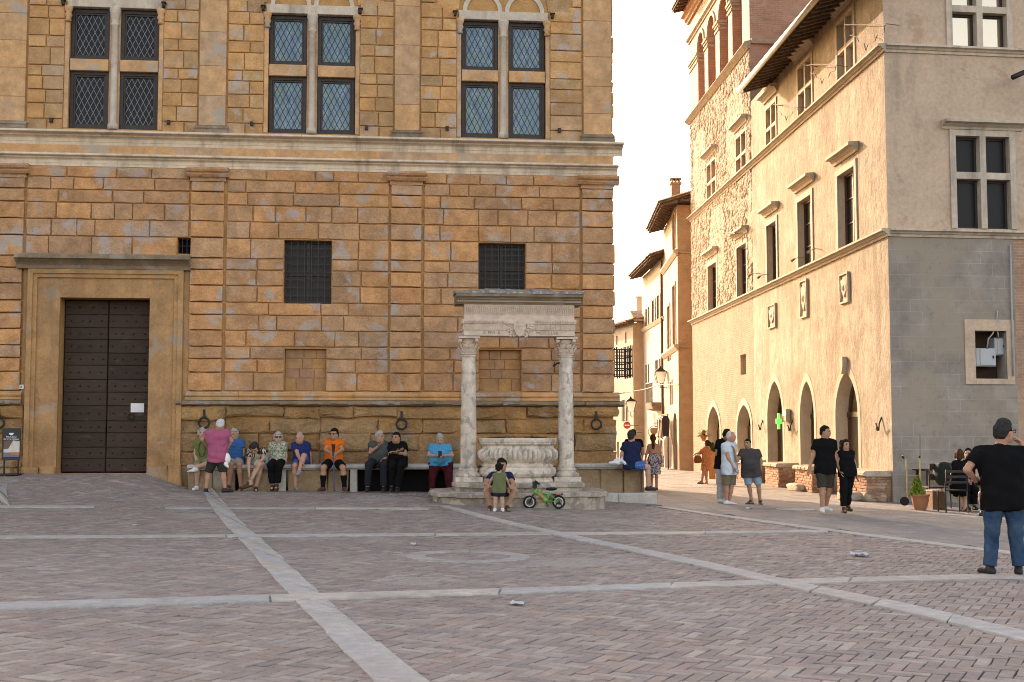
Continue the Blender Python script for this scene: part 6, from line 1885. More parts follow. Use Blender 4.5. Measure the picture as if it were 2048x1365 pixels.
# ---- stone benches along the palace
M['benchtop'] = stony('bench_travertine', [(.50, .46, .42), (.54, .50, .45)], grain=16, patch=(.36, .34, .32), patch_cov=.55, streak=(.2, .18, .16), var=.3, bump=.6)
M['benchblock'] = stony('bench_block_stone', [(.34, .225, .13), (.40, .27, .16), (.30, .21, .135)], grain=8, patch=(.30, .27, .24), patch_cov=.55, stain=(.17, .12, .085), bump=.9, bd=.04)
bn = .62
z_bt = FP.z(560, 930, bn)
def bench(name, lab, px0, px1, supports, blocks, ext=0):
    a, b = FP.u(px0, 940, bn), FP.u(px1, 940, bn) + ext
    gm = float(gz(*FP.p((a + b) / 2, bn, 0)[:2]))
    t_ = thing(name, FP.p((a + b) / 2, bn / 2, gm), lab, 'bench')
    for c, d in split(a, b, 1.0, 1.9, rn):
        k = max(3, int((d - c) / .2)); us = np.linspace(c + .004, d - .004, k); m_ = MB()
        for i in range(k - 1):
            e_ = rn.uniform(-.012, .012)
            m_.prism(FP, [(.08, z_bt - .11), (bn - .06, z_bt - .11), (bn - .05, z_bt - .085), (bn + e_, z_bt - .07), (bn + .01 + e_, z_bt - .02), (bn - .02, z_bt), (.08, z_bt + .01)], us[i], us[i + 1])
        m_.build('seat_slab', M['benchtop'], t_)
    for (p, q) in supports:
        u0, u1 = FP.u(p, 960, bn), FP.u(q, 960, bn); g_ = float(gz(*FP.p(u0, bn, 0)[:2]))
        m_ = MB(); m_.stone(FP, u0, u1, .16, bn - .06, g_ - .05, z_bt - .113, .02, .012, 0, 0, rn); m_.build('support', M['benchtop'], t_)
    for (p, q) in blocks:
        u0, u1 = FP.u(p, 960, bn), FP.u(q, 960, bn)
        for c, d in split(u0, u1, .5, .95, rn):
            g_ = float(gz(*FP.p((c + d) / 2, bn, 0)[:2]))
            m_ = MB(); m_.stone(FP, c + .006, d - .006, .16, bn - .10 + rn.uniform(-.02, .02), g_ - .1, z_bt - .114, .03, .015, 0, 0, rn); m_.build('base_block', M['benchblock'], t_)
    m_ = MB(); m_.box(FP, a + .02, b - .02, .13, .17, gm - .3, z_bt - .12); m_.build('bench_shade', M['dark'], t_)  # thin near-black box painted in as the shade under the seat
    return t_, a, b
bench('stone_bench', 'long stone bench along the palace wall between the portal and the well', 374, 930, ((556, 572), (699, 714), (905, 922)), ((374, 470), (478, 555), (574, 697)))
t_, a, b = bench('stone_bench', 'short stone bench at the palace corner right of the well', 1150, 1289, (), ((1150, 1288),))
m_ = MB(); 
for c, d in split(FP.u(1145, 1000, .85), FP.u(1313, 1000, .95), 1.0, 1.6, rn):
    g_ = float(gz(*FP.p((c + d) / 2, .9, 0)[:2]))
    m_ = MB(); m_.stone(FP, c + .003, d - .003, .0, 1.02, g_ - .1, FP.z(1230, 987, 1.0), .02, .008, 0, 0, rn); m_.build('foot_step', M['benchtop'], t_)
    m_ = MB(); zt_ = FP.z(1230, 987, 1.0); m_.box(FP, c + .02, d - .02, .05, 1.0, zt_ - .02, zt_ - .001)
# closing end of the right bench
SE = Frame(FP.p(b, 0, 0)[:2], -FP.N)
m_ = MB(); m_.stone(SE, -bn + .06, .0, -.05, .0, float(gz(*FP.p(b, .3, 0)[:2])) - .1, z_bt - .112, .02, .01); m_.build('base_block', M['benchblock'], t_)

# ---- poster stand left of the portal
M['poster'] = plain('black_poster', (.022, .022, .026), .5, .4, 0, .1)
D_ = 28.0
q0, q1 = P(3, 920, D_), P(39, 920, D_)
fw = Frame(q0[:2], (1, .05)); w_ = q1[0] - q0[0]; zA, zB_ = P(20, 921, D_)[2], P(20, 857, D_)[2]
g_ = float(gz(q0[0], D_))
t_ = thing('poster_stand', (q0[0] + w_ / 2, D_, g_), 'black poster stand with a photograph of houses left of the portal', 'poster stand')
m_ = MB(); m_.box(fw, 0, w_, -.03, 0, zA, zB_); m_.build('board', M['poster'], t_)
m_ = MB(); m_.box(fw, .03, .06, -.06, -.031, g_, zB_ - .1); m_.box(fw, w_ - .06, w_ - .03, -.06, -.031, g_, zB_ - .1); m_.box(fw, -.02, w_ + .02, -.25, .2, g_, g_ + .03); m_.build('stand', M['blackiron'], t_)
hh = zB_ - zA
ph_ = [plain('printed_sky', (.30, .38, .46), .5), plain('printed_house', (.55, .50, .45), .5), plain('printed_roof', (.16, .085, .065), .5), plain('printed_street', (.14, .15, .19), .5), plain('printed_orange_wall', (.42, .17, .09), .5)]
for nm, mt, pts in (('printed_sky', ph_[0], [(.1, .16), (.97, .16), (.97, .60), (.1, .60)]), ('printed_house', ph_[1], [(.1, .25), (.97, .25), (.97, .58), (.62, .62), (.42, .42), (.1, .36)]), ('printed_roof', ph_[2], [(.1, .34), (.36, .36), (.6, .60), (.1, .60)]), ('printed_street', ph_[3], [(.1, .10), (.97, .10), (.97, .17), (.5, .24), (.1, .24)]), ('printed_orange_wall', ph_[4], [(.5, .17), (.97, .16), (.97, .25), (.5, .25)])):
    i = ('printed_sky', 'printed_house', 'printed_roof', 'printed_street', 'printed_orange_wall').index(nm)
    m_ = MB(); m_.add([fw.p(u * w_, .002 + i * .002, zA + hh * v) for u, v in pts], [tuple(range(len(pts)))]); m_.build(nm, mt, t_)
m_ = MB(); m_.add([fw.p(w_ * .5 + .05 * cos(t), .003, zB_ - .10 + .05 * sin(t)) for t in np.linspace(-pi, 0, 11)], [tuple(range(11))]); m_.build('emblem', M['paper'], t_)
for i, s_ in enumerate(('PALAZZO', 'PICCOLOMINI', 'PIENZA')):
    text3d('lettering', s_, fw, w_ / 2, .002, zB_ - .20 - i * .055, .05, M['paper'], t_, .001)
# wooden bench end at the left edge
q = P(-8, 935, 28.6); f2 = Frame(q[:2], (1, .08)); g_ = float(gz(q[0], 28.6))
t_ = thing('wooden_bench', (q[0], 28.6, g_), 'dark wooden bench cut by the left edge of the picture', 'bench')
m_ = MB(); m_.stone(f2, -1.6, .36, -.35, .12, P(0, 928, 28.6)[2] - .07, P(0, 923, 28.6)[2], .02, .004); m_.build('seat', M['benchblock'], t_)
for u in (-1.4, .1): m_ = MB(); m_.stone(f2, u, u + .22, -.3, .06, g_ - .05, P(0, 928, 28.6)[2] - .071, .02, .004); m_.build('leg', M['benchblock'], t_)

# ---- scraps on the ground, cover plate
M['scrap'] = plain('crumpled_paper', (.46, .48, .50), .85, .2, 0, .1, 20)
for px, py, s_, lab in ((1720, 1113, .16, 'larger crumpled white paper on the bricks right of the crossing bands'), (830, 1091, .09, 'white paper scrap behind the stone ring'), (1033, 1211, .10, 'pale paper scrap in front of the crossing band'), (268, 1053, .06, 'tiny white paper scrap on the bricks below the portal'), (1496, 1019, .12, 'pale paper scrap on the flagstones near the three men')):
    g_ = G(px, py); t_ = thing('paper_scrap', g_, lab, 'litter', 'paper scraps on the paving')
    m_ = MB(); R = random.Random(px); n = 5; V = []
    for i in range(n):
        for j in range(n):
            V.append((g_[0] + (i / (n - 1) - .5) * s_ * 1.2 + R.uniform(-.1, .1) * s_, g_[1] + (j / (n - 1) - .5) * s_ * 1.6 + R.uniform(-.1, .1) * s_, g_[2] + .012 + R.uniform(0, .30) * s_))
    m_.add(V, [(i * n + j, (i + 1) * n + j, (i + 1) * n + j + 1, i * n + j + 1) for i in range(n - 1) for j in range(n - 1)]); m_.build('paper', M['scrap'], t_)
g_ = G(1592, 1019.5); t_ = thing('manhole_cover', g_, 'oval looking pale manhole cover in the flagged street', 'manhole cover')
m_ = MB(); m_.lathe((g_[0], g_[1], g_[2] - .02), [(.42, 0), (.42, .032), (.36, .034), (.36, .028), (.02, .03)], 32); m_.build('cover', M['slab'], t_)

# ---- child's bicycle leaning on the well step
DB = 25.2
gB = G(1088, 1018)
M['bikegreen'] = plain('bright_green_paint', (.07, .42, .06), .35, .5, 0, .05)
M['bikeorange'] = plain('orange_paint', (.75, .16, .03), .4, .5, 0, .05)
M['tyre'] = plain('black_rubber', (.014, .014, .015), .75, .3)
M['rim'] = plain('white_rim', (.7, .7, .7), .3, .5)
DB = gB[1]; s_ = FPX / DB
bx = lambda px: (px - 1088.5) / s_
bz = lambda py: (1018 - py) / s_
bike = thing('child_bicycle', gB, "small green child's bicycle standing beside the well step", 'bicycle')
fb = Frame((gB[0], gB[1]), (1, .06)); bp_ = lambda x, y, n=0.0: (fb.p(bx(x), n, 0)[0], fb.p(bx(x), n, 0)[1], gB[2] + bz(y) + .0)
for cx_, nm in ((1060, 'front'), (1118, 'rear')):
    cy_ = 1007.2; rr = 10.6 / s_
    c = np.array(bp_(cx_, cy_)); c[2] = gB[2] + 13.2 / s_
    ring = lambda r, n=0.0: [(c[0] + r * cos(t) * fb.U[0] + n * fb.N[0], c[1] + r * cos(t) * fb.U[1] + n * fb.N[1], c[2] + r * sin(t)) for t in np.linspace(0, 2 * pi, 29)[:-1]]
    R0 = 11.2 / s_
    wh = MB().tube(ring(R0), .021, 8, closed=True).build('wheel', M['tyre'], bike, smooth=True)
    MB().tube(ring(R0 - .028), .012, 6, closed=True).build('rim', M['rim'], wh, smooth=True)
    m_ = MB()
    for k in range(14):
        a_ = 2 * pi * k / 14
        m_.tube([c, (c[0] + (R0 - .03) * cos(a_) * fb.U[0], c[1] + (R0 - .03) * cos(a_) * fb.U[1], c[2] + (R0 - .03) * sin(a_))], .0025, 4)
    m_.build('spokes', M['blackiron'], wh, kind='stuff')
    m_ = MB(); m_.tube([c + np.array([*fb.N, 0]) * -.05, c + np.array([*fb.N, 0]) * .05], .02, 8); m_.build('hub', M['blackiron'], wh)
wz = 1018 - 13.2
m_ = MB()
m_.tube([bp_(1071, 984), bp_(1090, 1001)], .016, 8); m_.tube([bp_(1073, 982), bp_(1098, 990)], .014, 8); m_.tube([bp_(1101, 985), bp_(1094, 1003)], .014, 8)
for n in (-.04, .04):
    m_.tube([bp_(1100, 990), bp_(1118, wz, n)], .009, 6); m_.tube([bp_(1094, 1002), bp_(1118, wz, n)], .009, 6)
m_.ball(bp_(1091, 1001), (.05, .03, .05)); m_.ball(bp_(1071, 984), (.035, .025, .05))
m_.build('frame', M['bikegreen'], bike, smooth=True)
m_ = MB(); m_.tube([bp_(1076, 985), bp_(1088, 997)], .019, 8); m_.build('orange_sleeve', M['bikeorange'], bike)
m_ = MB(); m_.tube([bp_(1070, 979), bp_(1071, 968)], .012, 6)
for n in (-.035, .035): m_.tube([bp_(1069, 988), bp_(1064, 996, n), bp_(1060, wz, n)], .011, 6)
m_.build('fork', M['blackiron'], bike)
m_ = MB(); m_.tube([bp_(1074, 966, -.22), bp_(1072, 963, -.10), bp_(1071, 967, 0), bp_(1072, 963, .10), bp_(1077, 968, .22)], .012, 6)
hb = m_.build('handlebar', M['blackiron'], bike)
for n in (-1, 1): MB().tube([bp_(1073, 966, n * .16), bp_(1077, 968, n * .24)], .02, 6).build('grip', M['tyre'], hb)
m_ = MB(); m_.box(fb, bx(1066), bx(1074), -.06, .06, gB[2] + bz(977), gB[2] + bz(964)); m_.build('front_box', M['blackiron'], bike)
m_ = MB(); m_.ball(bp_(1103, 979), (.11, .06, .035), 0, 0, 12, 8); m_.ball(bp_(1108, 978.5), (.07, .085, .03), 0, 0, 12, 8); m_.build('saddle', M['tyre'], bike, smooth=True)
m_ = MB(); m_.tube([bp_(1103, 981), bp_(1101, 987)], .011, 6); m_.build('seat_post', M['rim'], bike)
m_ = MB(); m_.tube([bp_(1106, 990), bp_(1124, 989), bp_(1126, 988)], .012, 6); m_.box(fb, bx(1106), bx(1126), -.05, .05, gB[2] + bz(991), gB[2] + bz(990)); m_.build('rear_rack', M['blackiron'], bike)
m_ = MB(); m_.box(fb, bx(1112), bx(1122), -.045, .045, gB[2] + bz(990) + .001, gB[2] + bz(988)); m_.build('rear_light', M['bikeorange'], bike)
m_ = MB(); m_.ball(bp_(1076, 1003.5), (.05, .05, .018)); m_.build('pedal', M['bikeorange'], bike)
m_ = MB(); m_.tube([bp_(1092, 1003, .03), bp_(1095, 1012, .05)], .01, 6); m_.box(fb, bx(1092), bx(1098), .03, .10, gB[2] + bz(1013), gB[2] + bz(1011.5)); m_.build('crank', M['blackiron'], bike)
for sx in (-1, 1):
    c = np.array(bp_(1116, 1012, .16 * sx)); MB().tube([(c[0] + .055 * cos(t) * fb.U[0], c[1] + .055 * cos(t) * fb.U[1], gB[2] + .062 + .055 * sin(t)) for t in np.linspace(0, 2 * pi, 15)[:-1]], .014, 6, closed=True).build('stabiliser', M['tyre'], bike)

# ---- things in front of the shaded wall: pot, trolley, chairs, table, bin
M['terracotta'] = plain('terracotta_pot', (.38, .15, .075), .75, .3, 0, .2, 7)
M['leaf'] = plain('leaf_green', (.055, .10, .02), .6, .3, 0, .4, 5)
M['leaflight'] = plain('light_leaf_green', (.19, .26, .03), .6, .3, 0, .4, 5)
M['leafdry'] = plain('dry_leaf', (.21, .22, .07), .7, .2, 0, .3, 5)
M['soil'] = plain('dark_soil', (.03, .022, .016), .95)
def leaves(m_, fn, n, size, R):
    for _ in range(n):
        p, nrm = fn()
        p = np.array(p); d = np.array([R.gauss(0, 1) for _ in range(3)]) * .6 + np.array(nrm); d /= np.linalg.norm(d)
        t = np.cross(d, [R.gauss(0, 1) for _ in range(3)]); t /= np.linalg.norm(t) + 1e-6
        s = size * R.uniform(.6, 1.3)
        m_.add([p - t * s * .3, p + d * s * .5 - np.cross(t, d) * s * .3, p + t * s * .25 + d * s, p + d * s * .5 + np.cross(t, d) * s * .3], [(0, 1, 2), (0, 2, 3)], 0, R.random())
g_ = G(1841, 1021); s_ = FPX / g_[1]
t_ = thing('potted_conifer', g_, 'yellow green dwarf conifer in a round terracotta pot before the shaded wall', 'plant')
rp = 17 / s_; hp = 32 / s_
m_ = MB(); m_.lathe(g_, [(rp * .62, 0), (rp * .8, hp * .25), (rp * .96, hp * .62), (rp * .98, hp * .85), (rp * 1.08, hp * .9), (rp * 1.08, hp), (rp * .9, hp), (rp * .9, hp * .9)], 28, cap=False); m_.build('pot', M['terracotta'], t_, smooth=True)
m_ = MB(); m_.lathe((g_[0], g_[1], g_[2] + hp * .88), [(rp * .9, 0), (.01, .02)], 20); m_.build('soil', M['soil'], t_)
R = random.Random(8); m_ = MB(); m_.tube([(g_[0], g_[1], g_[2] + hp * .85), (g_[0] - .03, g_[1], g_[2] + hp + 28 / s_)], [.02, .006], 6); m_.build('stem', M['brownwood'], t_)
def conefn():
    h = R.random() ** 1.3; a = R.uniform(0, 2 * pi); r = (1 - h) ** .8 * 12.5 / s_ * R.uniform(.45, 1.05) + .01
    return (g_[0] - 6 / s_ + r * cos(a), g_[1] + r * sin(a), g_[2] + hp * .9 + h * 33 / s_), (cos(a) * .5, sin(a) * .5, 1.0)
m_ = MB(); leaves(m_, conefn, 1500, .055, R); m_.build('foliage', M['leaflight'], t_, kind='stuff')
# hand trolley of pale metal
M['brass'] = plain('pale_brass_tube', (.42, .33, .16), .4, .5, .6)
g_ = G(1822, 1019); D_ = g_[1]
t_ = thing('hand_trolley', g_, 'pale metal hand trolley with two long handles leaning behind the terracotta pot', 'trolley')
tp = lambda px, py, d=0.0: tuple(P(px, py, D_ + d))
m_ = MB(); m_.tube([tp(1804, 912), tp(1812, 920), tp(1816, 1008)], .016, 7); m_.tube([tp(1839, 912), tp(1841, 960), tp(1844, 1012, .1)], .016, 7)
for y in (938, 952, 966): m_.tube([tp(1814, y), tp(1842, y)], .008, 5)
m_.build('frame', M['brass'], t_)
for px, py in ((1804, 912), (1839, 912)): MB().tube([tp(px, py), tp(px + (4 if px < 1810 else 0), py + 5)], .024, 7).build('grip', M['tyre'], t_)
m_ = MB(); m_.tube([tp(1809, 1003), tp(1809, 1003, .1)], .10, 14); m_.build('wheel', M['tyre'], t_)
m_ = MB(); m_.tube([tp(1840, 869), tp(1840, 912)], .007, 5); m_.build('mast', M['blackiron'], t_)
# black cafe furniture
M['chairblack'] = plain('black_chair_metal', (.02, .02, .022), .5, .4, .2)
M['chairwood'] = plain('dark_brown_chair_wood', (.04, .025, .018), .6, .3)
def chair(px, py, w, sh, bh, lab, mat, yaw=0.0, ladder=False):
    g_ = G(px, py); t_ = thing('cafe_chair', g_, lab, 'chair', 'cafe chairs by the shaded wall')
    f = Frame(g_[:2], (cos(yaw), sin(yaw))); z = g_[2]; d = w * .95
    for a_ in (-1, 1):
        MB().tube([f.p(a_ * w / 2, -d / 2, z), f.p(a_ * w / 2, -d / 2, z + sh)], .016, 6).build('leg', mat, t_)
        MB().tube([f.p(a_ * w / 2, d / 2, z), f.p(a_ * w / 2, d / 2 - .02, z + sh), f.p(a_ * w / 2, d / 2 + .06, z + bh)], .016, 6).build('leg', mat, t_)
    MB().box(f, -w / 2, w / 2, -d / 2, d / 2, z + sh, z + sh + .03).build('seat', mat, t_)
    m_ = MB()
    for k in range(2 if ladder else 3):
        zz = z + sh + (bh - sh) * ((.35, .8) if ladder else (.35, .6, .85))[k]
        m_.box(f, -w / 2, w / 2, d / 2 + .0, d / 2 + .03, zz, zz + (.13 if ladder else .05))
    m_.build('backrest', mat, t_)
    return t_, f, z
chair(1906, 1025, .47, .46, .92, 'black metal cafe chair holding the seated woman in black', M['chairblack'], .05)
chair(1872, 1016, .50, .46, .98, 'dark wooden chair with a slatted back behind the terracotta pot', M['chairwood'], .1, True)
g_ = G(1893, 1008); f = Frame(g_[:2], FD.U); z = g_[2]
t_ = thing('cafe_table', g_, 'dark table between the cafe chairs at the foot of the shaded wall', 'table')
MB().box(f, -.7, .6, -.35, .35, z + .80, z + .84).build('table_top', M['chairwood'], t_)
for a_ in (-.6, .5):
    for b_ in (-.28, .28): MB().box(f, a_ - .025, a_ + .025, b_ - .025, b_ + .025, z, z + .799).build('leg', M['chairwood'], t_)
g_ = G(1874, 1019); f = Frame(g_[:2], (1, .1)); z = g_[2]
M['brownbox'] = plain('brown_crate', (.16, .085, .045), .7)
t_ = thing('low_crate', g_, 'low brown crate with a pale lid under the dark chair', 'crate')
MB().stone(f, -.16, .16, -.2, .16, z, z + .40, .02, .002).build('case', M['brownbox'], t_); MB().box(f, -.17, .17, -.2, .17, z + .401, z + .43).build('lid', M['cream'], t_)
g_ = G(1888, 1018)
t_ = thing('dark_coat', (g_[0], g_[1], g_[2] + .5), 'dark green coat thrown over the chair next to the seated woman', 'coat')
rock('cloth', t_, (g_[0] + .05, g_[1], g_[2] + .78), (.22, .2, .26), plain('dark_green_cloth', (.012, .02, .018), .9), 31)
q = P(1897, 951, g_[1])
t_ = thing('paper_cup', q, 'tall pale cup on the cafe table beside the seated woman', 'cup')
MB().lathe((q[0], q[1], q[2] - .12), [(.05, 0), (.075, .16), (.08, .2)], 14).build('cup', plain('pale_cup', (.55, .45, .30), .6), t_)
# planters by the sunlit wall
for px, py, w, h, lab, fl in ((1423, 958, 15, 53, 'tall square terracotta planter with a dark shrub beside the far doorway', 1), (1486, 948, 14, 21, 'short terracotta planter with pale flowers behind the men', 2)):
    g_ = G(px, py); s_ = FPX / g_[1]
    t_ = thing('planter', g_, lab, 'planter'); f = Frame(g_[:2], FL.U if False else (1, .1)); ww = w / s_ / 2; hh = h / s_
    m_ = MB(); V = [f.p(a_ * ww * .85, b_ * ww * .85, g_[2]) for a_, b_ in ((-1, -1), (1, -1), (1, 1), (-1, 1))] + [f.p(a_ * ww, b_ * ww, g_[2] + hh) for a_, b_ in ((-1, -1), (1, -1), (1, 1), (-1, 1))]
    m_.add(V, [(1, 0, 4, 5), (2, 1, 5, 6), (3, 2, 6, 7), (0, 3, 7, 4), (7, 6, 5, 4)]); m_.build('pot', plain('orange_terracotta', (.52, .22, .09), .7, .3, 0, .12), t_)
    m_ = MB(); R = random.Random(px)
    def fn():
        a = R.uniform(0, 2 * pi); e_ = R.uniform(0, pi / 2); r = ww * 1.05 * R.uniform(.4, 1.05)
        return (g_[0] + r * cos(a) * cos(e_), g_[1] + r * sin(a) * cos(e_), g_[2] + hh + r * sin(e_) * (2.0 if fl == 1 else 1.0)), (cos(a), sin(a), .8)
    leaves(m_, fn, 500, .10, R); m_.build('foliage', M['leaf'] if fl == 1 else M['leafdry'], t_, kind='stuff')
u, z = FL.pix(1407, 866, .3); c = FL.p(u, .3, z)
t_ = thing('hanging_plant', c, 'spiky pale green plant in a small wall pot above the woman in orange', 'plant')
MB().lathe((c[0], c[1], c[2] - .35), [(.06, 0), (.16, .22), (.17, .26)], 14).build('pot', M['terracotta'], t_)
R = random.Random(77); m_ = MB()
for k in range(60):
    a = R.uniform(0, 2 * pi); l = R.uniform(.2, .38); e_ = R.uniform(-.2, 1.3); p0 = np.array([c[0], c[1], c[2] - .1]); d = np.array([cos(a) * cos(e_), sin(a) * cos(e_), sin(e_)])
    t = np.array([-sin(a), cos(a), 0]) * .022
    m_.add([p0 - t, p0 + t, p0 + d * l * .6 + t, p0 + d * l + np.array([0, 0, -.12 * l]), p0 + d * l * .6 - t], [(0, 1, 2, 3, 4)])
m_.build('leaves', M['leafdry'], t_, kind='stuff')
# ================================================================ PEOPLE
# a body is one closed surface drawn from a distance field round its bones; clothes and hair are surfaces of their own over it
class SDF:
    def __init__(s, k=.04):
        s.p = []; s.k = k
    def cap(s, a, b, ra, rb=None, cuts=(), k=None):
        s.p.append(('c', np.array(a, float), np.array(b, float), ra, ra if rb is None else rb, cuts, k)); return s
    def ell(s, c, ax, r, cuts=(), k=None):
        s.p.append(('e', np.array(c, float), np.array(ax, float), np.array(r, float), None, cuts, k)); return s
    def mesh(s, h, wob=0.0, seed=0, post=None):
        lo = np.full(3, 1e9); hi = -lo
        for q in s.p:
            if q[0] == 'c':
                r = max(q[3], q[4]) + .03
                lo = np.minimum(lo, np.minimum(q[1], q[2]) - r); hi = np.maximum(hi, np.maximum(q[1], q[2]) + r)
            else:
                r = q[3].max() + .03; lo = np.minimum(lo, q[1] - r); hi = np.maximum(hi, q[1] + r)
        n = np.ceil((hi - lo) / h).astype(int) + 2
        ax = [lo[i] + h * np.arange(n[i]) for i in range(3)]
        F = np.full(n, .5, np.float32)
        for q in s.p:
            k = s.k if q[6] is None else q[6]
            if q[0] == 'c':
                pad = max(q[3], q[4]) + k + 2 * h; l, u = np.minimum(q[1], q[2]) - pad, np.maximum(q[1], q[2]) + pad
            else:
                pad = q[3].max() + k + 2 * h; l, u = q[1] - pad, q[1] + pad
            i0 = np.clip(((l - lo) / h).astype(int), 0, n); i1 = np.clip(((u - lo) / h).astype(int) + 2, 0, n)
            X, Y, Z = np.meshgrid(ax[0][i0[0]:i1[0]], ax[1][i0[1]:i1[1]], ax[2][i0[2]:i1[2]], indexing='ij')
            if q[0] == 'c':
                a, b = q[1], q[2]; ab = b - a; L2 = ab @ ab + 1e-12
                t = np.clip(((X - a[0]) * ab[0] + (Y - a[1]) * ab[1] + (Z - a[2]) * ab[2]) / L2, 0, 1)
                d = np.sqrt((X - a[0] - t * ab[0]) ** 2 + (Y - a[1] - t * ab[1]) ** 2 + (Z - a[2] - t * ab[2]) ** 2) - (q[3] + (q[4] - q[3]) * t)
            else:
                c, A, r = q[1], q[2], q[3]
                e = 0
                for i in range(3):
                    e = e + (((X - c[0]) * A[i][0] + (Y - c[1]) * A[i][1] + (Z - c[2]) * A[i][2]) / r[i]) ** 2
                d = (np.sqrt(e) - 1) * r.min()
            for (pt, nv) in q[5]:
                d = np.maximum(d, (X - pt[0]) * nv[0] + (Y - pt[1]) * nv[1] + (Z - pt[2]) * nv[2])
            sl = tuple(slice(i0[i], i1[i]) for i in range(3))
            f = F[sl]
            if k > 0:
                hh = np.maximum(k - np.abs(f - d), 0) / k
                F[sl] = np.minimum(f, d) - hh * hh * k * .25
            else:
                F[sl] = np.minimum(f, d)
        X, Y, Z = np.meshgrid(*ax, indexing='ij')
        if wob:
            R = np.random.RandomState(seed); w = 0
            for _ in range(5):
                kx = R.normal(0, 1, 3) * np.array([22, 22, 30]); w = w + np.sin(kx[0] * X + kx[1] * Y + kx[2] * Z + R.uniform(0, 6.3))
            F = F + wob * w / 2.2
        if post is not None:
            F = post(F, X, Y, Z)
        F[0] = F[-1] = .5; F[:, 0] = F[:, -1] = .5; F[:, :, 0] = F[:, :, -1] = .5
        return nets(F, lo, h)

def nets(F, lo, h):
    ins = F < 0
    nx, ny, nz = F.shape
    cnt = np.zeros((nx - 1, ny - 1, nz - 1), np.int8)
    offs = [(i, j, k) for i in (0, 1) for j in (0, 1) for k in (0, 1)]
    for i, j, k in offs:
        cnt += ins[i:nx - 1 + i, j:ny - 1 + j, k:nz - 1 + k]
    act = (cnt > 0) & (cnt < 8)
    idx = np.argwhere(act)
    if len(idx) == 0: return np.zeros((0, 3)), []
    ids = np.full(act.shape, -1, np.int64); ids[act] = np.arange(len(idx))
    acc = np.zeros((len(idx), 3)); num = np.zeros(len(idx))
    for a in offs:
        for d in range(3):
            if a[d] == 1: continue
            b = list(a); b[d] = 1
            fa = F[idx[:, 0] + a[0], idx[:, 1] + a[1], idx[:, 2] + a[2]]; fb = F[idx[:, 0] + b[0], idx[:, 1] + b[1], idx[:, 2] + b[2]]
            m = (fa < 0) != (fb < 0)
            t = np.where(m, fa / (fa - fb + 1e-12), 0)
            p = np.array(a, float)[None] + t[:, None] * np.eye(3)[d][None]
            acc += p * m[:, None]; num += m
    V = lo + h * (idx + acc / num[:, None])
    faces = []
    for d in range(3):
        u, v = (d + 1) % 3, (d + 2) % 3
        sl0 = [slice(None)] * 3; sl1 = [slice(None)] * 3
        sl0[d] = slice(0, F.shape[d] - 1); sl1[d] = slice(1, F.shape[d])
        A, B = ins[tuple(sl0)], ins[tuple(sl1)]
        e = np.argwhere(A != B)
        e = e[(e[:, u] > 0) & (e[:, v] > 0) & (e[:, u] < F.shape[u] - 1) & (e[:, v] < F.shape[v] - 1)]
        flip = A[e[:, 0], e[:, 1], e[:, 2]]
        q = []
        for du, dv in ((1, 1), (0, 1), (0, 0), (1, 0)):
            c = e.copy(); c[:, u] -= du; c[:, v] -= dv
            q.append(ids[c[:, 0], c[:, 1], c[:, 2]])
        q = np.stack(q, 1)
        q[~flip] = q[~flip][:, ::-1]
        faces.append(q[(q >= 0).all(1)])
    return V, np.concatenate(faces).tolist()

def skin_mat(name, c):
    m = MT(name, .55, .35)
    m.b.inputs['Subsurface Weight'].default_value = .05
    n = m.noise(30, 3)
    return m.color(m.mix(1.0, c, m.ramp(n, [(.3, .9), (.7, 1.08)]), 'MULTIPLY'))
SKIN = {'fair': skin_mat('fair_skin', (.50, .29, .21)), 'tan': skin_mat('tanned_skin', (.40, .21, .135)), 'red': skin_mat('sunburnt_skin', (.48, .235, .16)), 'olive': skin_mat('olive_skin', (.36, .20, .125))}
HAIR = {'black': plain('black_hair', (.012, .010, .009), .85, .12, 0, .55, 70), 'brown': plain('brown_hair', (.06, .028, .014), .85, .12, 0, .55, 70), 'grey': plain('grey_hair', (.32, .31, .30), .85, .12, 0, .4, 70), 'white': plain('white_hair', (.52, .51, .50), .85, .12, 0, .3, 70), 'darkgrey': plain('dark_grey_hair', (.032, .031, .03), .85, .12, 0, .7, 70)}
def cloth(name, c, var=.1, pat=None, scale=30, cov=.5, soft=.03):
    m = MT(name, .95, .06)
    m.b.inputs['Sheen Weight'].default_value = .05 if max(c) > .1 else 0.0
    base = m.mix(1.0, c, m.ramp(m.noise(9, 4), [(.3, 1 - var), (.7, 1 + var)]), 'MULTIPLY')
    if pat is not None:
        f = m.ramp(m.noise(scale, 3, .6, None, 1.2), [(cov, 0.0), (cov + soft, 1.0)])
        base = m.mix(f, base, pat)
    m.bump(m.noise(55, 3), .25, .004)
    return m.color(base)
BLK = cloth('black_cotton', (.008, .008, .009)); NAVY = cloth('navy_cotton', (.014, .022, .055)); DKTR = cloth('dark_trouser_cloth', (.02, .022, .028))
WHITE_SHOE = plain('white_trainer', (.66, .66, .66), .6); BLACK_SHOE = plain('black_shoe', (.018, .017, .017), .5); SANDAL = plain('brown_sandal', (.06, .035, .022), .6)
LIPS = plain('lip_colour', (.30, .10, .08), .5); EYEC = plain('dark_eye', (.015, .012, .01), .25, .5)
GLASS = plain('black_sunglasses', (.012, .012, .012), .15, .5)

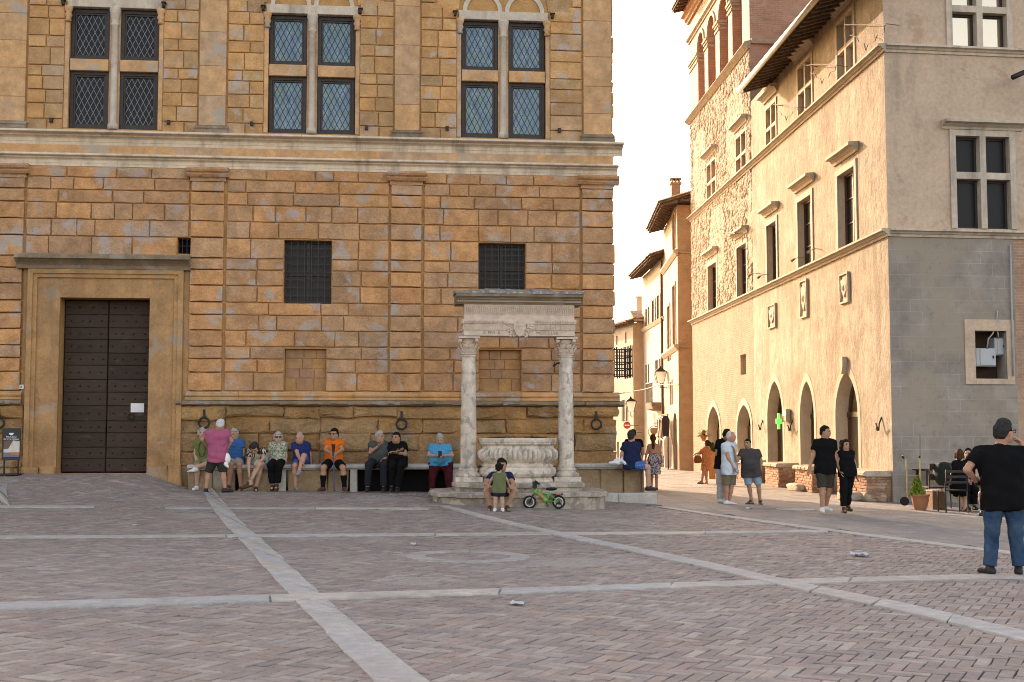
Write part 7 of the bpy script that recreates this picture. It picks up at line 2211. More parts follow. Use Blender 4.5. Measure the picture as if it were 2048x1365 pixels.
def hand_template(curl, spread=.10):
    s = SDF(.012)
    s.cap((-.02, 0, 0), (.02, 0, 0), .026, .028)
    s.ell((.045, .0, 0), np.eye(3), (.05, .040, .016))
    s.cap((.03, .022, 0), (.078, .028, 0), .014, .012); s.cap((.03, -.02, 0), (.076, -.028, 0), .014, .011)
    for i, (y, ln) in enumerate(((.030, .070), (.010, .080), (-.010, .074), (-.029, .058))):
        x0 = .080 if i in (1, 2) else .074
        p = np.array([x0, y, 0.0]); a = 0.0; fan = spread * (1.5 - i) * .35
        for j, q in enumerate((.45, .32, .25)):
            a += curl * (1.0, 1.1, .8)[j]
            d = np.array([cos(a) * cos(fan), cos(a) * sin(fan), -sin(a)]); e = p + d * ln * q
            s.cap(p, e, (.0095, .009, .008)[j], (.009, .008, .007)[j], k=.006); p = e
    p0, p1 = np.array([.012, .032, -.004]), np.array([.045, .062, -.016]); p2 = p1 + np.array([.026, .008 - curl * .02, -.010 - curl * .012]); 
    s.cap(p0, p1, .0135, .011, k=.008); s.cap(p1, p2, .0105, .0085, k=.006)
    V, Fs = s.mesh(.0045)
    return V, Fs
HAND = {}
for nm, cu in (('relaxed', .28), ('grip', .85)):
    V, Fs = hand_template(cu)
    for sd in (1, -1):
        Vm = V * np.array([1, sd, 1]); Fm = Fs if sd == 1 else [f[::-1] for f in Fs]
        HAND[nm, sd] = make_mesh('hand', Vm, Fm, [SKIN['fair']], smooth=True)

def nrm(v):
    v = np.array(v, float); return v / (np.linalg.norm(v) + 1e-9)

def person(label, D, J, S=1.0, face=(0, -1), skin='fair', hair='brown', style='short', shirt=None, legs=None, shoe=None, build=1.0, belly=0.0, sleeve=.55, leg=1.0, hem=.10, skirt=None, socks=None, tilt=0.0, grip=(0, 0), glasses=None, foot=((0, -1), (0, -1)), group=None, res=.0155, chest=1.0, necklace=False, hands=(1, 1), handdir=(None, None), hs=1.04):
    """J: joints as (picture x, picture y, depth offset in metres) measured on the photograph at distance D"""
    j = {}
    for k, v in J.items():
        d = v[2] if len(v) > 2 else 0.0
        j[k] = P(v[0], v[1], D + d)
    r = lambda x: x * S
    rh = lambda x: x * S * hs
    hc = j['head']; shL, shR, hpL, hpR = j['shL'], j['shR'], j['hpL'], j['hpR']
    hip = (hpL + hpR) / 2; shc = (shL + shR) / 2
    spine = nrm(shc - hip)
    gb = (j['anL'] + j['anR']) / 2
    base = (hip[0], gb[1], float(min(gz(j['anL'][0], j['anL'][1]), gz(j['anR'][0], j['anR'][1]))))
    t_ = thing('person', base, label, 'person', group)
    f = nrm([face[0], face[1], 0]); f = nrm(f + np.array([0, 0, tilt])); side = nrm(np.cross(f, [0, 0, 1])); up = np.cross(side, f)
    A = np.array([f, side, up])
    sk = SKIN[skin]
    b = build
    # ---- body
    B = SDF(r(.045))
    B.ell(hc + up * rh(.012), A, (rh(.098), rh(.078), rh(.112)))
    B.ell(hc - up * rh(.055) + f * rh(.022), A, (rh(.072), rh(.060), rh(.062)))
    B.cap(hc + f * rh(.098) + up * rh(.012), hc + f * rh(.118) - up * rh(.022), rh(.010), rh(.014), k=r(.012))
    B.ell(hc + f * rh(.085) - up * rh(.062), A, (rh(.022), rh(.026), rh(.012)), k=r(.01))
    for sg in (-1, 1):
        B.ell(hc + side * sg * rh(.081) - up * rh(.005) - f * rh(.006), A, (rh(.022), rh(.010), rh(.032)), k=r(.008))
        B.ell(hc + side * sg * rh(.03) + f * rh(.086) + up * rh(.034), A, (rh(.014), rh(.026), rh(.009)), k=r(.012))
    nk = shc + np.array([0, 0, r(.03)])
    B.cap(hc - up * r(.06) - f * r(.02), nk, r(.054), r(.060))
    def torso(s, o=0.0, cuts=()):
        for a in (shL, shR): s.cap(shc + np.array([0, 0, r(.030)]), a + (shc - a) * .10 - np.array([0, 0, r(.012)]), r(.058) + o, r(.062) + o, cuts)
        for a, h_ in ((shL, hpL), (shR, hpR)):
            c1 = shc + (a - shc) * .58 - spine * r(.10); c2 = hip + (h_ - hip) * .75 + spine * r(.16)
            s.cap(c1, c2, r(.098) * b * chest + o, r(.100) * b + o, cuts)
            s.cap(c2, hip + (h_ - hip) * .75, r(.100) * b + o, r(.108) * b + o, cuts)
        s.cap(shc - spine * r(.08), hip + spine * r(.1), r(.105) * b + o, r(.11) * b + o, cuts)
        if belly:
            s.ell(hip + spine * r(.17) + np.array([f[0], f[1], 0]) * r(.06 + .03 * belly), np.array([nrm([f[0], f[1], 0]), side, [0, 0, 1]]), (r(.13 + .05 * belly) + o, r(.155 + .03 * belly) + o, r(.16) + o), cuts)
    torso(B)
    arms = (('L', shL), ('R', shR))
    for q, s0 in arms:
        B.cap(s0, j['el' + q], r(.052) * (b * .5 + .5), r(.041)); B.cap(j['el' + q], j['wr' + q], r(.042), r(.027), k=r(.02))
    for q, h0 in (('L', hpL), ('R', hpR)):
        B.cap(h0, j['kn' + q], r(.088) * b, r(.058)); B.cap(j['kn' + q], j['kn' + q] + (j['an' + q] - j['kn' + q]) * .35, r(.057), r(.056), k=r(.03)); B.cap(j['kn' + q] + (j['an' + q] - j['kn' + q]) * .35, j['an' + q], r(.056), r(.037), k=r(.03))
    feet = {}
    for i, q in enumerate('LR'):
        a = j['an' + q]; fd = nrm([foot[i][0], foot[i][1], foot[i][2] if len(foot[i]) > 2 else 0])
        drop = np.array([0, 0, -r(.052)])
        hl = a + drop - fd * r(.035); to = a + drop + fd * r(.155) + np.array([0, 0, -r(.012)])
        feet[q] = (hl, to, fd, a)
        if shoe is None or shoe in (SANDAL,):
            B.cap(hl, to, r(.036), r(.028), k=r(.03)); B.cap(a, hl + fd * r(.05), r(.038), r(.034), k=r(.03))
    V, Fs = B.mesh(res)
    loc = TOPLOC[t_.name]
    def put(name, V, Fs, mat, smooth=True, lab=None):
        me = make_mesh(name, V - loc, Fs, [mat], smooth=smooth); return link(name, me, t_, None, lab)
    put('body', V, Fs, sk)
    # ---- legs wear
    hipz = hip - spine * 0
    if legs is not None:
        o = r(.016)
        s = SDF(r(.05))
        ct = [(hip + spine * r(.09), spine)]
        for h_, q in ((hpL, 'L'), (hpR, 'R')):
            s.cap(hip + spine * r(.12) + (h_ - hip) * .4, hip + (h_ - hip) * .75, r(.098) * b + o * .6, r(.108) * b + o, ct)
            kn, an = j['kn' + q], j['an' + q]
            if leg <= 1.0:
                e = h_ + (kn - h_) * leg; dv = nrm(kn - h_)
                s.cap(h_, kn, r(.090) * b + o, r(.074) + o, [(e, dv)], k=r(.03))
            else:
                s.cap(h_, kn, r(.090) * b + o, r(.066) + o, k=r(.03))
                e = kn + (an - kn) * (leg - 1.0); dv = nrm(an - kn)
                s.cap(kn, an + dv * .05, r(.066) + o, r(.056) + o, [(e, dv)], k=r(.03))
        V, Fs = s.mesh(res, r(.005), 3 + len(label)); put('trousers' if leg > 1.2 else 'shorts', V, Fs, legs)
    if skirt is not None:
        mat_s, length, flare = skirt
        s = SDF(r(.10)); e = hip * (1 - length) + (j['knL'] + j['knR']) / 2 * length
        dv = nrm((j['knL'] + j['knR']) / 2 - hip)
        for h_, kq in ((hpL, 'knL'), (hpR, 'knR')):
            s.cap(hip + spine * r(.14) + (h_ - hip) * .4, h_, r(.105) * b, r(.12) * b)
            s.cap(h_, j[kq] + dv * .12, r(.12) * b, r(.115) * flare, [(e, dv)])
        V, Fs = s.mesh(res, r(.008), 5); put('skirt', V, Fs, mat_s)
    # ---- shirt
    if shirt is not None:
        o = r(.020)
        s = SDF(r(.045))
        hp_ = hip - spine * r(hem)
        ct = [(hp_, -spine)]
        torso(s, o, ct)
        if hem > .02:
            for h_ in (hpL, hpR): s.cap(hip + (h_ - hip) * .8 + spine * r(.05), hip + (h_ - hip) * .85 - spine * r(hem + .05), r(.116) * b + o, r(.122) * b + o, ct)
        for q, s0 in arms:
            if sleeve <= 0: continue
            el, wr = j['el' + q], j['wr' + q]
            if sleeve <= 1:
                dv = nrm(el - s0); e = s0 + (el - s0) * sleeve
                s.cap(s0, el, r(.056) * (b * .5 + .5) + o, r(.056) + o, [(e, dv)], k=r(.03))
            else:
                s.cap(s0, el, r(.056) * (b * .5 + .5) + o, r(.044) + o); dv = nrm(wr - el); s.cap(el, wr, r(.044) + o, r(.034) + o, [(el + (wr - el) * (sleeve - 1), dv)])
        V, Fs = s.mesh(res, r(.0070), 9 + len(label)); put('shirt' if skirt is None else 'bodice', V, Fs, shirt)
    # ---- socks, shoes
    for i, q in enumerate('LR'):
        hl, to, fd, a = feet[q]
        if socks is not None:
            s = SDF(r(.02)); kn = j['kn' + q]; st = a + (kn - a) * socks[1]
            s.cap(st, st + (a - st) * .3, r(.060), r(.064), [(st, nrm(kn - a))]); s.cap(st + (a - st) * .3, a, r(.064), r(.045)); s.cap(a, a + np.array([0, 0, -r(.03)]), r(.044))
            V, Fs = s.mesh(res); put('sock', V, Fs, socks[0])
        if shoe is not None:
            s = SDF(r(.025)); zf = a[2] - r(.095); 
            up_ = np.array([0, 0, 1.0])
            ct = [(a + np.array([0, 0, -r(.088)]) , -up_)]
            if shoe is SANDAL or shoe is BLACK_SHOE and style == 'sandal':
                s.cap(hl + np.array([0, 0, -r(.025)]), to + np.array([0, 0, -r(.02)]), r(.042), r(.04), [(a + np.array([0, 0, -r(.072)]), up_)])
                s.cap(a + fd * r(.03) + np.array([0, 0, -r(.02)]), a + fd * r(.035) + np.array([0, 0, -r(.021)]), r(.046), None); s.cap(to - fd * r(.05), to - fd * r(.04), r(.038))
            else:
                s.cap(hl, to, r(.046), r(.040), ct); s.cap(a + np.array([0, 0, -r(.01)]), hl + fd * r(.06), r(.047), r(.046), [(a + np.array([0, 0, r(.012)]), up_)] + ct)
            V, Fs = s.mesh(min(res, .013)); put('shoe', V, Fs, shoe)
    # ---- hair
    if style != 'bald':
        s = SDF(rh(.02)); o = rh(.012)
        s.ell(hc + up * rh(.016) - f * rh(.004), A, (rh(.100) + o, rh(.080) + o, rh(.113) + o))
        if style in ('long', 'pony'):
            bk = hc - f * rh(.075)
            s.cap(bk + up * rh(.05), bk - np.array([0, 0, rh(.25 if style == 'long' else .3)]) - f * rh(.015), rh(.075 if style == 'long' else .05), rh(.055 if style == 'long' else .035))
            if style == 'long':
                for sg in (-1, 1): s.cap(hc + side * sg * rh(.075) + up * rh(.03), hc + side * sg * rh(.085) - np.array([0, 0, rh(.20)]) - f * rh(.02), rh(.035), rh(.03))
        if style == 'bun': s.ell(hc - f * rh(.10) + up * rh(.03), A, (rh(.045), rh(.05), rh(.045)))
        if style == 'bob':
            for sg in (-1, 1): s.cap(hc + side * sg * rh(.07) + up * rh(.04), hc + side * sg * rh(.075) - up * rh(.05), rh(.04), rh(.035))
            s.cap(hc - f * rh(.06) + up * rh(.04), hc - f * rh(.06) - up * rh(.07), rh(.06), rh(.05))
        lowz = {'short': -.030, 'bob': -.06, 'thin': -.03, 'bun': -.04}.get(style, -9)
        front = {'short': .030, 'bob': .035, 'thin': -.005, 'long': .04, 'pony': .025, 'bun': .03}[style]
        topz = {'thin': .20}.get(style, .062)
        def post(F, X, Y, Z):
            dx = (X - hc[0]) * f[0] + (Y - hc[1]) * f[1] + (Z - hc[2]) * f[2]
            dz = (X - hc[0]) * up[0] + (Y - hc[1]) * up[1] + (Z - hc[2]) * up[2]
            F = np.maximum(F, np.minimum(dx - rh(front) + .35 * np.minimum(dz, 0), rh(topz) - dz + .1 * dx))
            if lowz > -5: F = np.maximum(F, (rh(.018) - rh(.098) * np.clip((-rh(.012) - dx) / rh(.05), 0, 1) if style in ('short', 'thin') else rh(lowz) + .55 * dx) - dz)
            return F
        V, Fs = s.mesh(min(res, .0105), rh(.0055), 17, post)
        if len(Fs): put('hair', V, Fs, HAIR[hair])
    # ---- face
    m_ = MB()
    for sg in (-1, 1): m_.ball(hc + side * sg * rh(.031) + f * rh(.091) + up * rh(.014), rh(.0115), 0, 0, 8, 6)
    m_.build('eyes', EYEC, t_, smooth=True)
    m_ = MB()
    for sg in (-1, 1): m_.tube([hc + side * sg * rh(.016) + f * rh(.102) + up * rh(.036), hc + side * sg * rh(.048) + f * rh(.088) + up * rh(.036)], rh(.005), 5)
    m_.build('eyebrows', HAIR[hair], t_)
    m_ = MB(); m_.ball(hc + f * rh(.096) - up * rh(.055), (rh(.022) if abs(side[0]) > .5 else rh(.012), rh(.012) if abs(side[0]) > .5 else rh(.022), rh(.006)), 0, 0, 8, 5); m_.build('mouth', LIPS, t_)
    if glasses == 'frame':
        m_ = MB()
        for sg in (-1, 1):
            c = hc + side * sg * rh(.034) + f * rh(.106) + up * rh(.014)
            m_.tube([c + side * rh(a_) + up * rh(b_) for a_, b_ in ((-.024, -.018), (.024, -.018), (.026, .016), (-.026, .016))], rh(.0035), 5, closed=True)
            m_.tube([hc + side * sg * rh(.058) + f * rh(.104) + up * rh(.022), hc + side * sg * rh(.088) + f * rh(.09) + up * rh(.022), hc + side * sg * rh(.09) - f * rh(.01) + up * rh(.012)], rh(.004), 5)
        m_.build('glasses', GLASS, t_)
    elif glasses:
        zz = .016 if glasses == 'eyes' else .10
        m_ = MB(); ff = .104 if glasses == 'eyes' else .075
        for sg in (-1, 1):
            c = hc + side * sg * rh(.033) + f * rh(ff) + up * rh(zz)
            m_.add([c + side * rh(a_) + up * rh(b_) + f * rh(c_) for c_ in (-.004, .006) for a_, b_ in ((-.027, -.02), (.027, -.02), (.029, .018), (-.029, .018))], [(3, 2, 1, 0), (4, 5, 6, 7), (0, 1, 5, 4), (1, 2, 6, 5), (2, 3, 7, 6), (3, 0, 4, 7)])
            m_.tube([hc + side * sg * rh(.062) + f * rh(ff) + up * rh(zz + .012), hc + side * sg * rh(.09) + f * rh(.0) + up * rh(zz + .012)], rh(.005), 5)
        m_.build('glasses', GLASS if glasses == 'eyes' else WHITE_SHOE, t_)
    if necklace:
        m_ = MB(); c = shc + np.array([f[0], f[1], 0]) * r(.14)
        m_.tube([c + side * r(.07 * cos(t)) + np.array([0, 0, r(-.16 + .17 * sin(t))]) for t in np.linspace(0, 2 * pi, 25)[:-1]], r(.010), 6, closed=True); m_.build('necklace', SANDAL, t_)
    # ---- hands
    for i, q in enumerate('LR'):
        if not hands[i]: continue
        el, wr = j['el' + q], j['wr' + q]
        x = nrm(wr - el) if handdir[i] is None else nrm(handdir[i])
        tb = nrm([0, -1, .2]) if abs(x[1]) < .8 else nrm([0, 0, 1])
        y = nrm(tb - x * (tb @ x)); z = np.cross(x, y)
        mirror = 1 if (q == 'R') else -1
        if z @ (shc - wr) > 0: z = -z; sd = -1
        else: sd = 1
        me = HAND['grip' if grip[i] else 'relaxed', sd]
        o_ = link('hand', me, t_)
        from mathutils import Matrix
        sc_ = S * 1.02
        yy = y if sd == 1 else y
        zz_ = np.cross(x, yy)
        if sd == -1: yy = -np.cross(zz_, x) * -1
        o_.matrix_local = Matrix(((x[0] * sc_, yy[0] * sc_, zz_[0] * sc_, wr[0] - loc[0]), (x[1] * sc_, yy[1] * sc_, zz_[1] * sc_, wr[1] - loc[1]), (x[2] * sc_, yy[2] * sc_, zz_[2] * sc_, wr[2] - loc[2]), (0, 0, 0, 1)))
        o_.material_slots[0].link = 'OBJECT'; o_.material_slots[0].material = sk
    return t_

def Dg(px, py):
    return float(G(px, py)[1])
BENCH = 'people sitting on the palace bench'
DB0 = Dg(600, 983)
print('bench depth', DB0)
SH = dict(olive=cloth('olive_shirt', (.14, .15, .055)), pink=cloth('pink_polo', (.40, .095, .175)), blue=cloth('blue_polo', (.022, .105, .27)), pat1=cloth('brown_white_print', (.50, .45, .37), .1, (.05, .03, .018), 13, .5), pat2=cloth('sage_print', (.42, .42, .33), .1, (.13, .15, .095), 26, .5), navy=cloth('navy_polo', (.016, .03, .12)), orange=cloth('orange_shirt', (.68, .135, .02)), greypolo=cloth('grey_green_polo', (.06, .068, .066)), cyan=cloth('bright_blue_top', (.025, .28, .48)), white=cloth('pale_blue_white_shirt', (.52, .60, .66)), charcoal=cloth('charcoal_shirt', (.062, .055, .056)), child=cloth('sage_child_shirt', (.13, .145, .075)), tomato=cloth('orange_dress', (.55, .22, .10), .1, (.30, .09, .04), 30, .55), floral=cloth('floral_skirt', (.52, .50, .50), .1, (.03, .035, .09), 24, .48))
LG = dict(grey=cloth('grey_shorts', (.035, .033, .03)), bluesh=cloth('blue_shorts', (.02, .09, .28)), cream=cloth('cream_shorts', (.40, .34, .26)), black=BLK, maroon=cloth('maroon_trousers', (.075, .013, .017)), ltgrey=cloth('pale_grey_trousers', (.42, .40, .39)), khaki=cloth('khaki_shorts', (.20, .155, .10)), denim=cloth('light_denim', (.22, .33, .42), .2), jeans=cloth('blue_jeans', (.018, .05, .10), .3, (.05, .10, .155), 3.0, .36, .34), olive=cloth('olive_trousers', (.20, .20, .10)), ltshort=cloth('grey_linen_shorts', (.30, .29, .28)), dkolive=cloth('dark_olive_shorts', (.05, .045, .035)))

person('grey haired person in an olive top sitting cross-legged at the left bench end', DB0, dict(head=(405, 867, .1), shL=(393, 885, .1), shR=(416, 884, .1), elL=(391, 908, .05), elR=(424, 905, .0), wrL=(394, 928, -.1), wrR=(420, 924, -.15), hpL=(398, 925, .1), hpR=(411, 925, .1), knL=(395, 933, -.35), knR=(420, 926, -.3), anL=(393.5, 973, -.25), anR=(390, 936, -.42)), 1.0, (.2, -1), 'fair', 'grey', 'bob', SH['olive'], LG['olive'], WHITE_SHOE, .95, leg=.95, group=BENCH, necklace=True, foot=((-.2, -1), (-1, -.1, -.3)))
DP = Dg(431, 985)
person('bald man in a pink polo and dark shorts standing with his back to us', DP, dict(head=(441, 850, -.02), shL=(418, 866), shR=(453, 865), elL=(405, 880, .05), elR=(463, 882, .05), wrL=(417, 897, .2), wrR=(452, 903, .12), hpL=(427, 919), hpR=(443, 919), knL=(417, 945), knR=(446, 945), anL=(412, 978), anR=(450, 977)), .97, (.05, 1), 'red', 'white', 'thin', SH['pink'], LG['grey'], BLACK_SHOE, 1.12, belly=.2, leg=1.0, hem=.06, tilt=-.35, foot=((-.1, 1), (.9, .4)), grip=(0, 1))
person('man in a blue polo sitting half hidden behind the man in pink', DB0, dict(head=(468, 870, .12), shL=(458, 886, .12), shR=(482, 885, .12), elL=(452, 905, .0), elR=(486, 904, .1), wrL=(462, 922, -.2), wrR=(484, 926, .05), hpL=(463, 924, .1), hpR=(477, 924, .1), knL=(462, 929, -.3), knR=(478, 929, -.3), anL=(458, 972, -.2), anR=(482, 975, -.2)), 1.05, (-.3, -1), 'tan', 'grey', 'short', SH['blue'], LG['ltshort'], SANDAL, 1.05, leg=.9, group=BENCH)
person('grey haired woman in a brown and white print top bending down to her sandal', DB0, dict(head=(509, 896, -.35), shL=(500, 905, -.18), shR=(524, 902, -.12), elL=(497, 925, -.35), elR=(527, 917, -.2), wrL=(498, 948, -.5), wrR=(516, 928, -.4), hpL=(506, 925, .12), hpR=(519, 925, .12), knL=(518, 930, -.38), knR=(522, 933, -.3), anL=(500, 964, -.5), anR=(512, 975, -.25)), 1.0, (-.1, -1), 'fair', 'darkgrey', 'bob', SH['pat1'], LG['cream'], SANDAL, 1.05, leg=.95, group=BENCH, tilt=-1.3, foot=((-1, -.3, -.3), (.2, -1)))
person('seated woman with a grey bob, sunglasses, sage print top and black trousers', DB0, dict(head=(556, 876, .08), shL=(544, 891, .1), shR=(569, 891, .1), elL=(538, 911, .1), elR=(572, 912, .08), wrL=(536, 928, .12), wrR=(570, 930, .0), hpL=(549, 925, .1), hpR=(563, 925, .1), knL=(541, 931, -.38), knR=(559, 930, -.4), anL=(546, 971, -.25), anR=(554, 970, -.3)), 1.0, (.25, -1), 'fair', 'grey', 'bob', SH['pat2'], BLK, SANDAL, 1.0, leg=1.9, group=BENCH, glasses='eyes')
person('balding man in a navy polo and blue shorts clasping his raised shin', DB0, dict(head=(599, 878, -.05), shL=(589, 891, .05), shR=(615, 890, .05), elL=(596, 911, -.15), elR=(620, 911, .1), wrL=(603, 925, -.38), wrR=(621, 928, .1), hpL=(596, 925, .1), hpR=(610, 925, .1), knL=(590, 932, -.35), knR=(608, 912, -.35), anL=(591, 972, -.28), anR=(598, 942, -.48)), 1.0, (-.2, -1), 'red', 'grey', 'thin', SH['navy'], LG['bluesh'], plain('grey_canvas_shoe', (.2, .2, .2)), 1.0, leg=.8, group=BENCH, foot=((.4, -1), (-.6, -.6, -.6)))
person('dark haired man in an orange top and black knee socks leaning on a crutch', DB0, dict(head=(668, 870, .05), shL=(655, 885, .1), shR=(681, 885, .1), elL=(651, 900, -.05), elR=(684, 900, -.05), wrL=(662, 907, -.32), wrR=(671, 908, -.32), hpL=(661, 925, .1), hpR=(675, 925, .1), knL=(647, 936, -.35), knR=(686, 936, -.35), anL=(646, 974, -.3), anR=(689, 974, -.3)), 1.06, (-.35, -1), 'tan', 'black', 'short', SH['orange'], BLK, plain('dark_red_trainer', (.10, .03, .035)), 1.0, leg=.85, group=BENCH, glasses='frame', socks=(BLK, .72), foot=((-.4, -1), (.4, -1)), grip=(1, 1), handdir=((.3, -.2, -1), (-.3, -.2, -1)))
person('grey haired man in a dark grey polo raising his hand in talk', DB0, dict(head=(759, 875, .08), shL=(744, 889, .1), shR=(771, 890, .1), elL=(741, 905, -.05), elR=(776, 911, .08), wrL=(758, 892, -.18), wrR=(765, 922, -.2), hpL=(748, 925, .1), hpR=(765, 925, .1), knL=(738, 930, -.38), knR=(767, 930, -.38), anL=(735, 975, -.3), anR=(768, 975, -.3)), 1.05, (.9, -.6), 'tan', 'grey', 'short', SH['greypolo'], DKTR, BLACK_SHOE, 1.12, belly=.5, leg=1.92, group=BENCH)
person('dark haired man in a black polo sitting with crossed arms on the bench', DB0, dict(head=(792, 877, .05), shL=(781, 891, .1), shR=(808, 891, .1), elL=(779, 909, .0), elR=(810, 909, .0), wrL=(797, 903, -.22), wrR=(790, 905, -.2), hpL=(786, 925, .1), hpR=(803, 925, .1), knL=(784, 931, -.38), knR=(803, 931, -.38), anL=(783, 974, -.25), anR=(795, 976, -.3)), 1.05, (-.3, -1), 'tan', 'black', 'short', BLK, BLK, BLACK_SHOE, 1.1, belly=.3, leg=1.92, group=BENCH)
DW2 = Dg(880, 986)
person('woman in a bright blue top and maroon trousers looking down at her phone', DW2, dict(head=(880, 879, .0), shL=(864, 895, .05), shR=(896, 895, .05), elL=(857, 911, .0), elR=(904, 911, .0), wrL=(873, 912, -.24), wrR=(886, 912, -.24), hpL=(868, 930, .05), hpR=(895, 930, .05), knL=(865, 957, -.02), knR=(897, 957, -.02), anL=(863, 980, .0), anR=(899, 980, .0)), .98, (0, -1), 'fair', 'grey', 'short', SH['cyan'], LG['maroon'], SANDAL, 1.28, belly=.8, leg=1.85, hem=.02, tilt=-.4, grip=(1, 1), foot=((-.3, -1), (.3, -1)))
DS = Dg(998, 1022)
person('dark haired man in a navy T-shirt sitting on the well step behind the child', DS, dict(head=(1004, 931, .38), shL=(986, 952, .42), shR=(1017, 952, .42), elL=(971, 968, .25), elR=(1027, 968, .25), wrL=(984, 976, .0), wrR=(1018, 978, .0), hpL=(992, 980, .52), hpR=(1010, 980, .52), knL=(973, 982, .12), knR=(1029, 982, .12), anL=(981, 1013, .08), anR=(1014, 1013, .08)), 1.0, (-.1, -1), 'tan', 'black', 'short', NAVY, LG['grey'], SANDAL, 1.05, leg=.7, tilt=-.2, foot=((-.2, -1), (.2, -1)))
DC = Dg(997, 1024)
person('small dark haired child in a sage shirt and navy shorts before the well', DC, dict(head=(998, 935, .0), shL=(990, 951), shR=(1007, 951), elL=(983, 960, .05), elR=(1014, 960, .05), wrL=(979, 970, .12), wrR=(1018, 971, .12), hpL=(993, 979), hpR=(1004, 979), knL=(991, 998), knR=(1004, 998), anL=(990, 1017), anR=(1005, 1017)), .66, (.2, 1), 'fair', 'black', 'bob', SH['child'], NAVY, WHITE_SHOE, .95, leg=.75, sleeve=.2, foot=((-.1, -1), (.1, -1)), res=.011)
DR = 29.3
person('grey haired man in navy with striped blue shorts sitting on the corner bench', DR, dict(head=(1263, 873, .05), shL=(1250, 891, .0), shR=(1275, 890, .1), elL=(1243, 910, .0), elR=(1278, 909, .2), wrL=(1243, 928, .05), wrR=(1284, 921, .3), hpL=(1257, 928, .0), hpR=(1271, 928, .15), knL=(1296, 935, .1), knR=(1294, 935, .35), anL=(1296, 974, .05), anR=(1300, 973, .3)), .98, (.5, 1), 'fair', 'darkgrey', 'short', NAVY, cloth('blue_striped_shorts', (.03, .12, .34), .1, (.45, .5, .58), 34, .62), BLACK_SHOE, 1.12, leg=.8, foot=((1, -.2), (1, .2)))
DV = Dg(1307, 979)
person('dark haired man in black walking away beyond the corner bench', DV, dict(head=(1266, 868), shL=(1254, 884), shR=(1280, 884), elL=(1250, 904), elR=(1285, 904), wrL=(1249, 922), wrR=(1285, 921), hpL=(1260, 925), hpR=(1275, 925), knL=(1261, 950, -.1), knR=(1274, 950, .1), anL=(1261, 972, -.05), anR=(1274, 971, .2)), .99, (0, 1), 'tan', 'black', 'short', BLK, BLK, BLACK_SHOE, 1.1, leg=1.9, foot=((0, 1), (0, 1)), res=.018)
person('woman with a long brown ponytail in a floral skirt walking down the street', DV, dict(head=(1306, 877), shL=(1298, 892), shR=(1317, 892), elL=(1293, 908), elR=(1321, 906), wrL=(1290, 924, .05), wrR=(1319, 919, .15), hpL=(1303, 918), hpR=(1314, 918), knL=(1304, 945, .05), knR=(1313, 945, -.05), anL=(1303, 970, .15), anR=(1313, 973, -.05)), .93, (0, 1), 'tan', 'brown', 'pony', None, None, SANDAL, .9, skirt=(SH['floral'], 1.15, 1.15), foot=((0, 1), (0, 1)), res=.016)
DO = Dg(1409, 968)
person('woman in an orange dress with a brown shoulder bag walking past the far planter', DO, dict(head=(1414.5, 889), shL=(1408, 899, -.08), shR=(1417.5, 899, .08), elL=(1399, 906), elR=(1420, 912), wrL=(1392, 908, -.1), wrR=(1419, 924), hpL=(1408.5, 920), hpR=(1416, 920), knL=(1407, 942), knR=(1412, 942), anL=(1403.5, 962, -.1), anR=(1413, 965, .1)), .99, (-.8, .6), 'red', 'brown', 'bun', SH['tomato'], None, SANDAL, .74, sleeve=.8, skirt=(SH['tomato'], 1.0, .85), foot=((-.6, .6), (-.6, .6)), res=.018)
D3 = Dg(1447, 1008)
GRP3 = 'three men talking in the flagged street'
person('tall man in a black shirt and pale trousers, furthest left of the three talking men', D3 + .35, dict(head=(1454, 869), shL=(1437, 886), shR=(1459, 884, .2), elL=(1434, 909), elR=(1466, 905, .2), wrL=(1440, 928, .1), wrR=(1468, 902, .15), hpL=(1439, 931), hpR=(1451, 931, .1), knL=(1440, 966), knR=(1447, 966, .1), anL=(1440, 998), anR=(1447, 997, .1)), .98, (.8, .6), 'tan', 'black', 'short', BLK, LG['ltgrey'], WHITE_SHOE, 1.05, leg=1.95, group=GRP3, foot=((.5, -.6), (.7, -.3)))
person('man in a pale T-shirt and khaki shorts, white sunglasses pushed up on his head', D3, dict(head=(1462, 874), shL=(1449, 892, -.1), shR=(1467, 890, .15), elL=(1457, 917, -.15), elR=(1470, 914, .2), wrL=(1467, 936, -.15), wrR=(1470, 935, .2), hpL=(1453, 940, -.05), hpR=(1465, 940, .1), knL=(1453, 971), knR=(1463, 971, .1), anL=(1453, 1002), anR=(1458, 1004, .1)), .98, (1, -.1), 'red', 'white', 'thin', SH['white'], LG['khaki'], WHITE_SHOE, 1.08, leg=.95, hem=.12, group=GRP3, glasses='top', foot=((1, -.15), (1, -.25)))
person('dark haired man in a charcoal T-shirt and denim shorts facing the other two men', D3, dict(head=(1495, 888), shL=(1484, 905), shR=(1515, 905), elL=(1475, 922, -.1), elR=(1523, 924), wrL=(1469, 902, -.1), wrR=(1520, 944, -.05), hpL=(1493, 945), hpR=(1512, 945), knL=(1498, 971), knR=(1517, 971), anL=(1503, 1001), anR=(1520, 1002)), .90, (-.6, -1), 'olive', 'black', 'short', SH['charcoal'], LG['denim'], SANDAL, 1.22, belly=.5, leg=.95, hem=.12, group=GRP3, foot=((-.9, -.4), (.1, -1)))
D4 = Dg(1650, 1029)
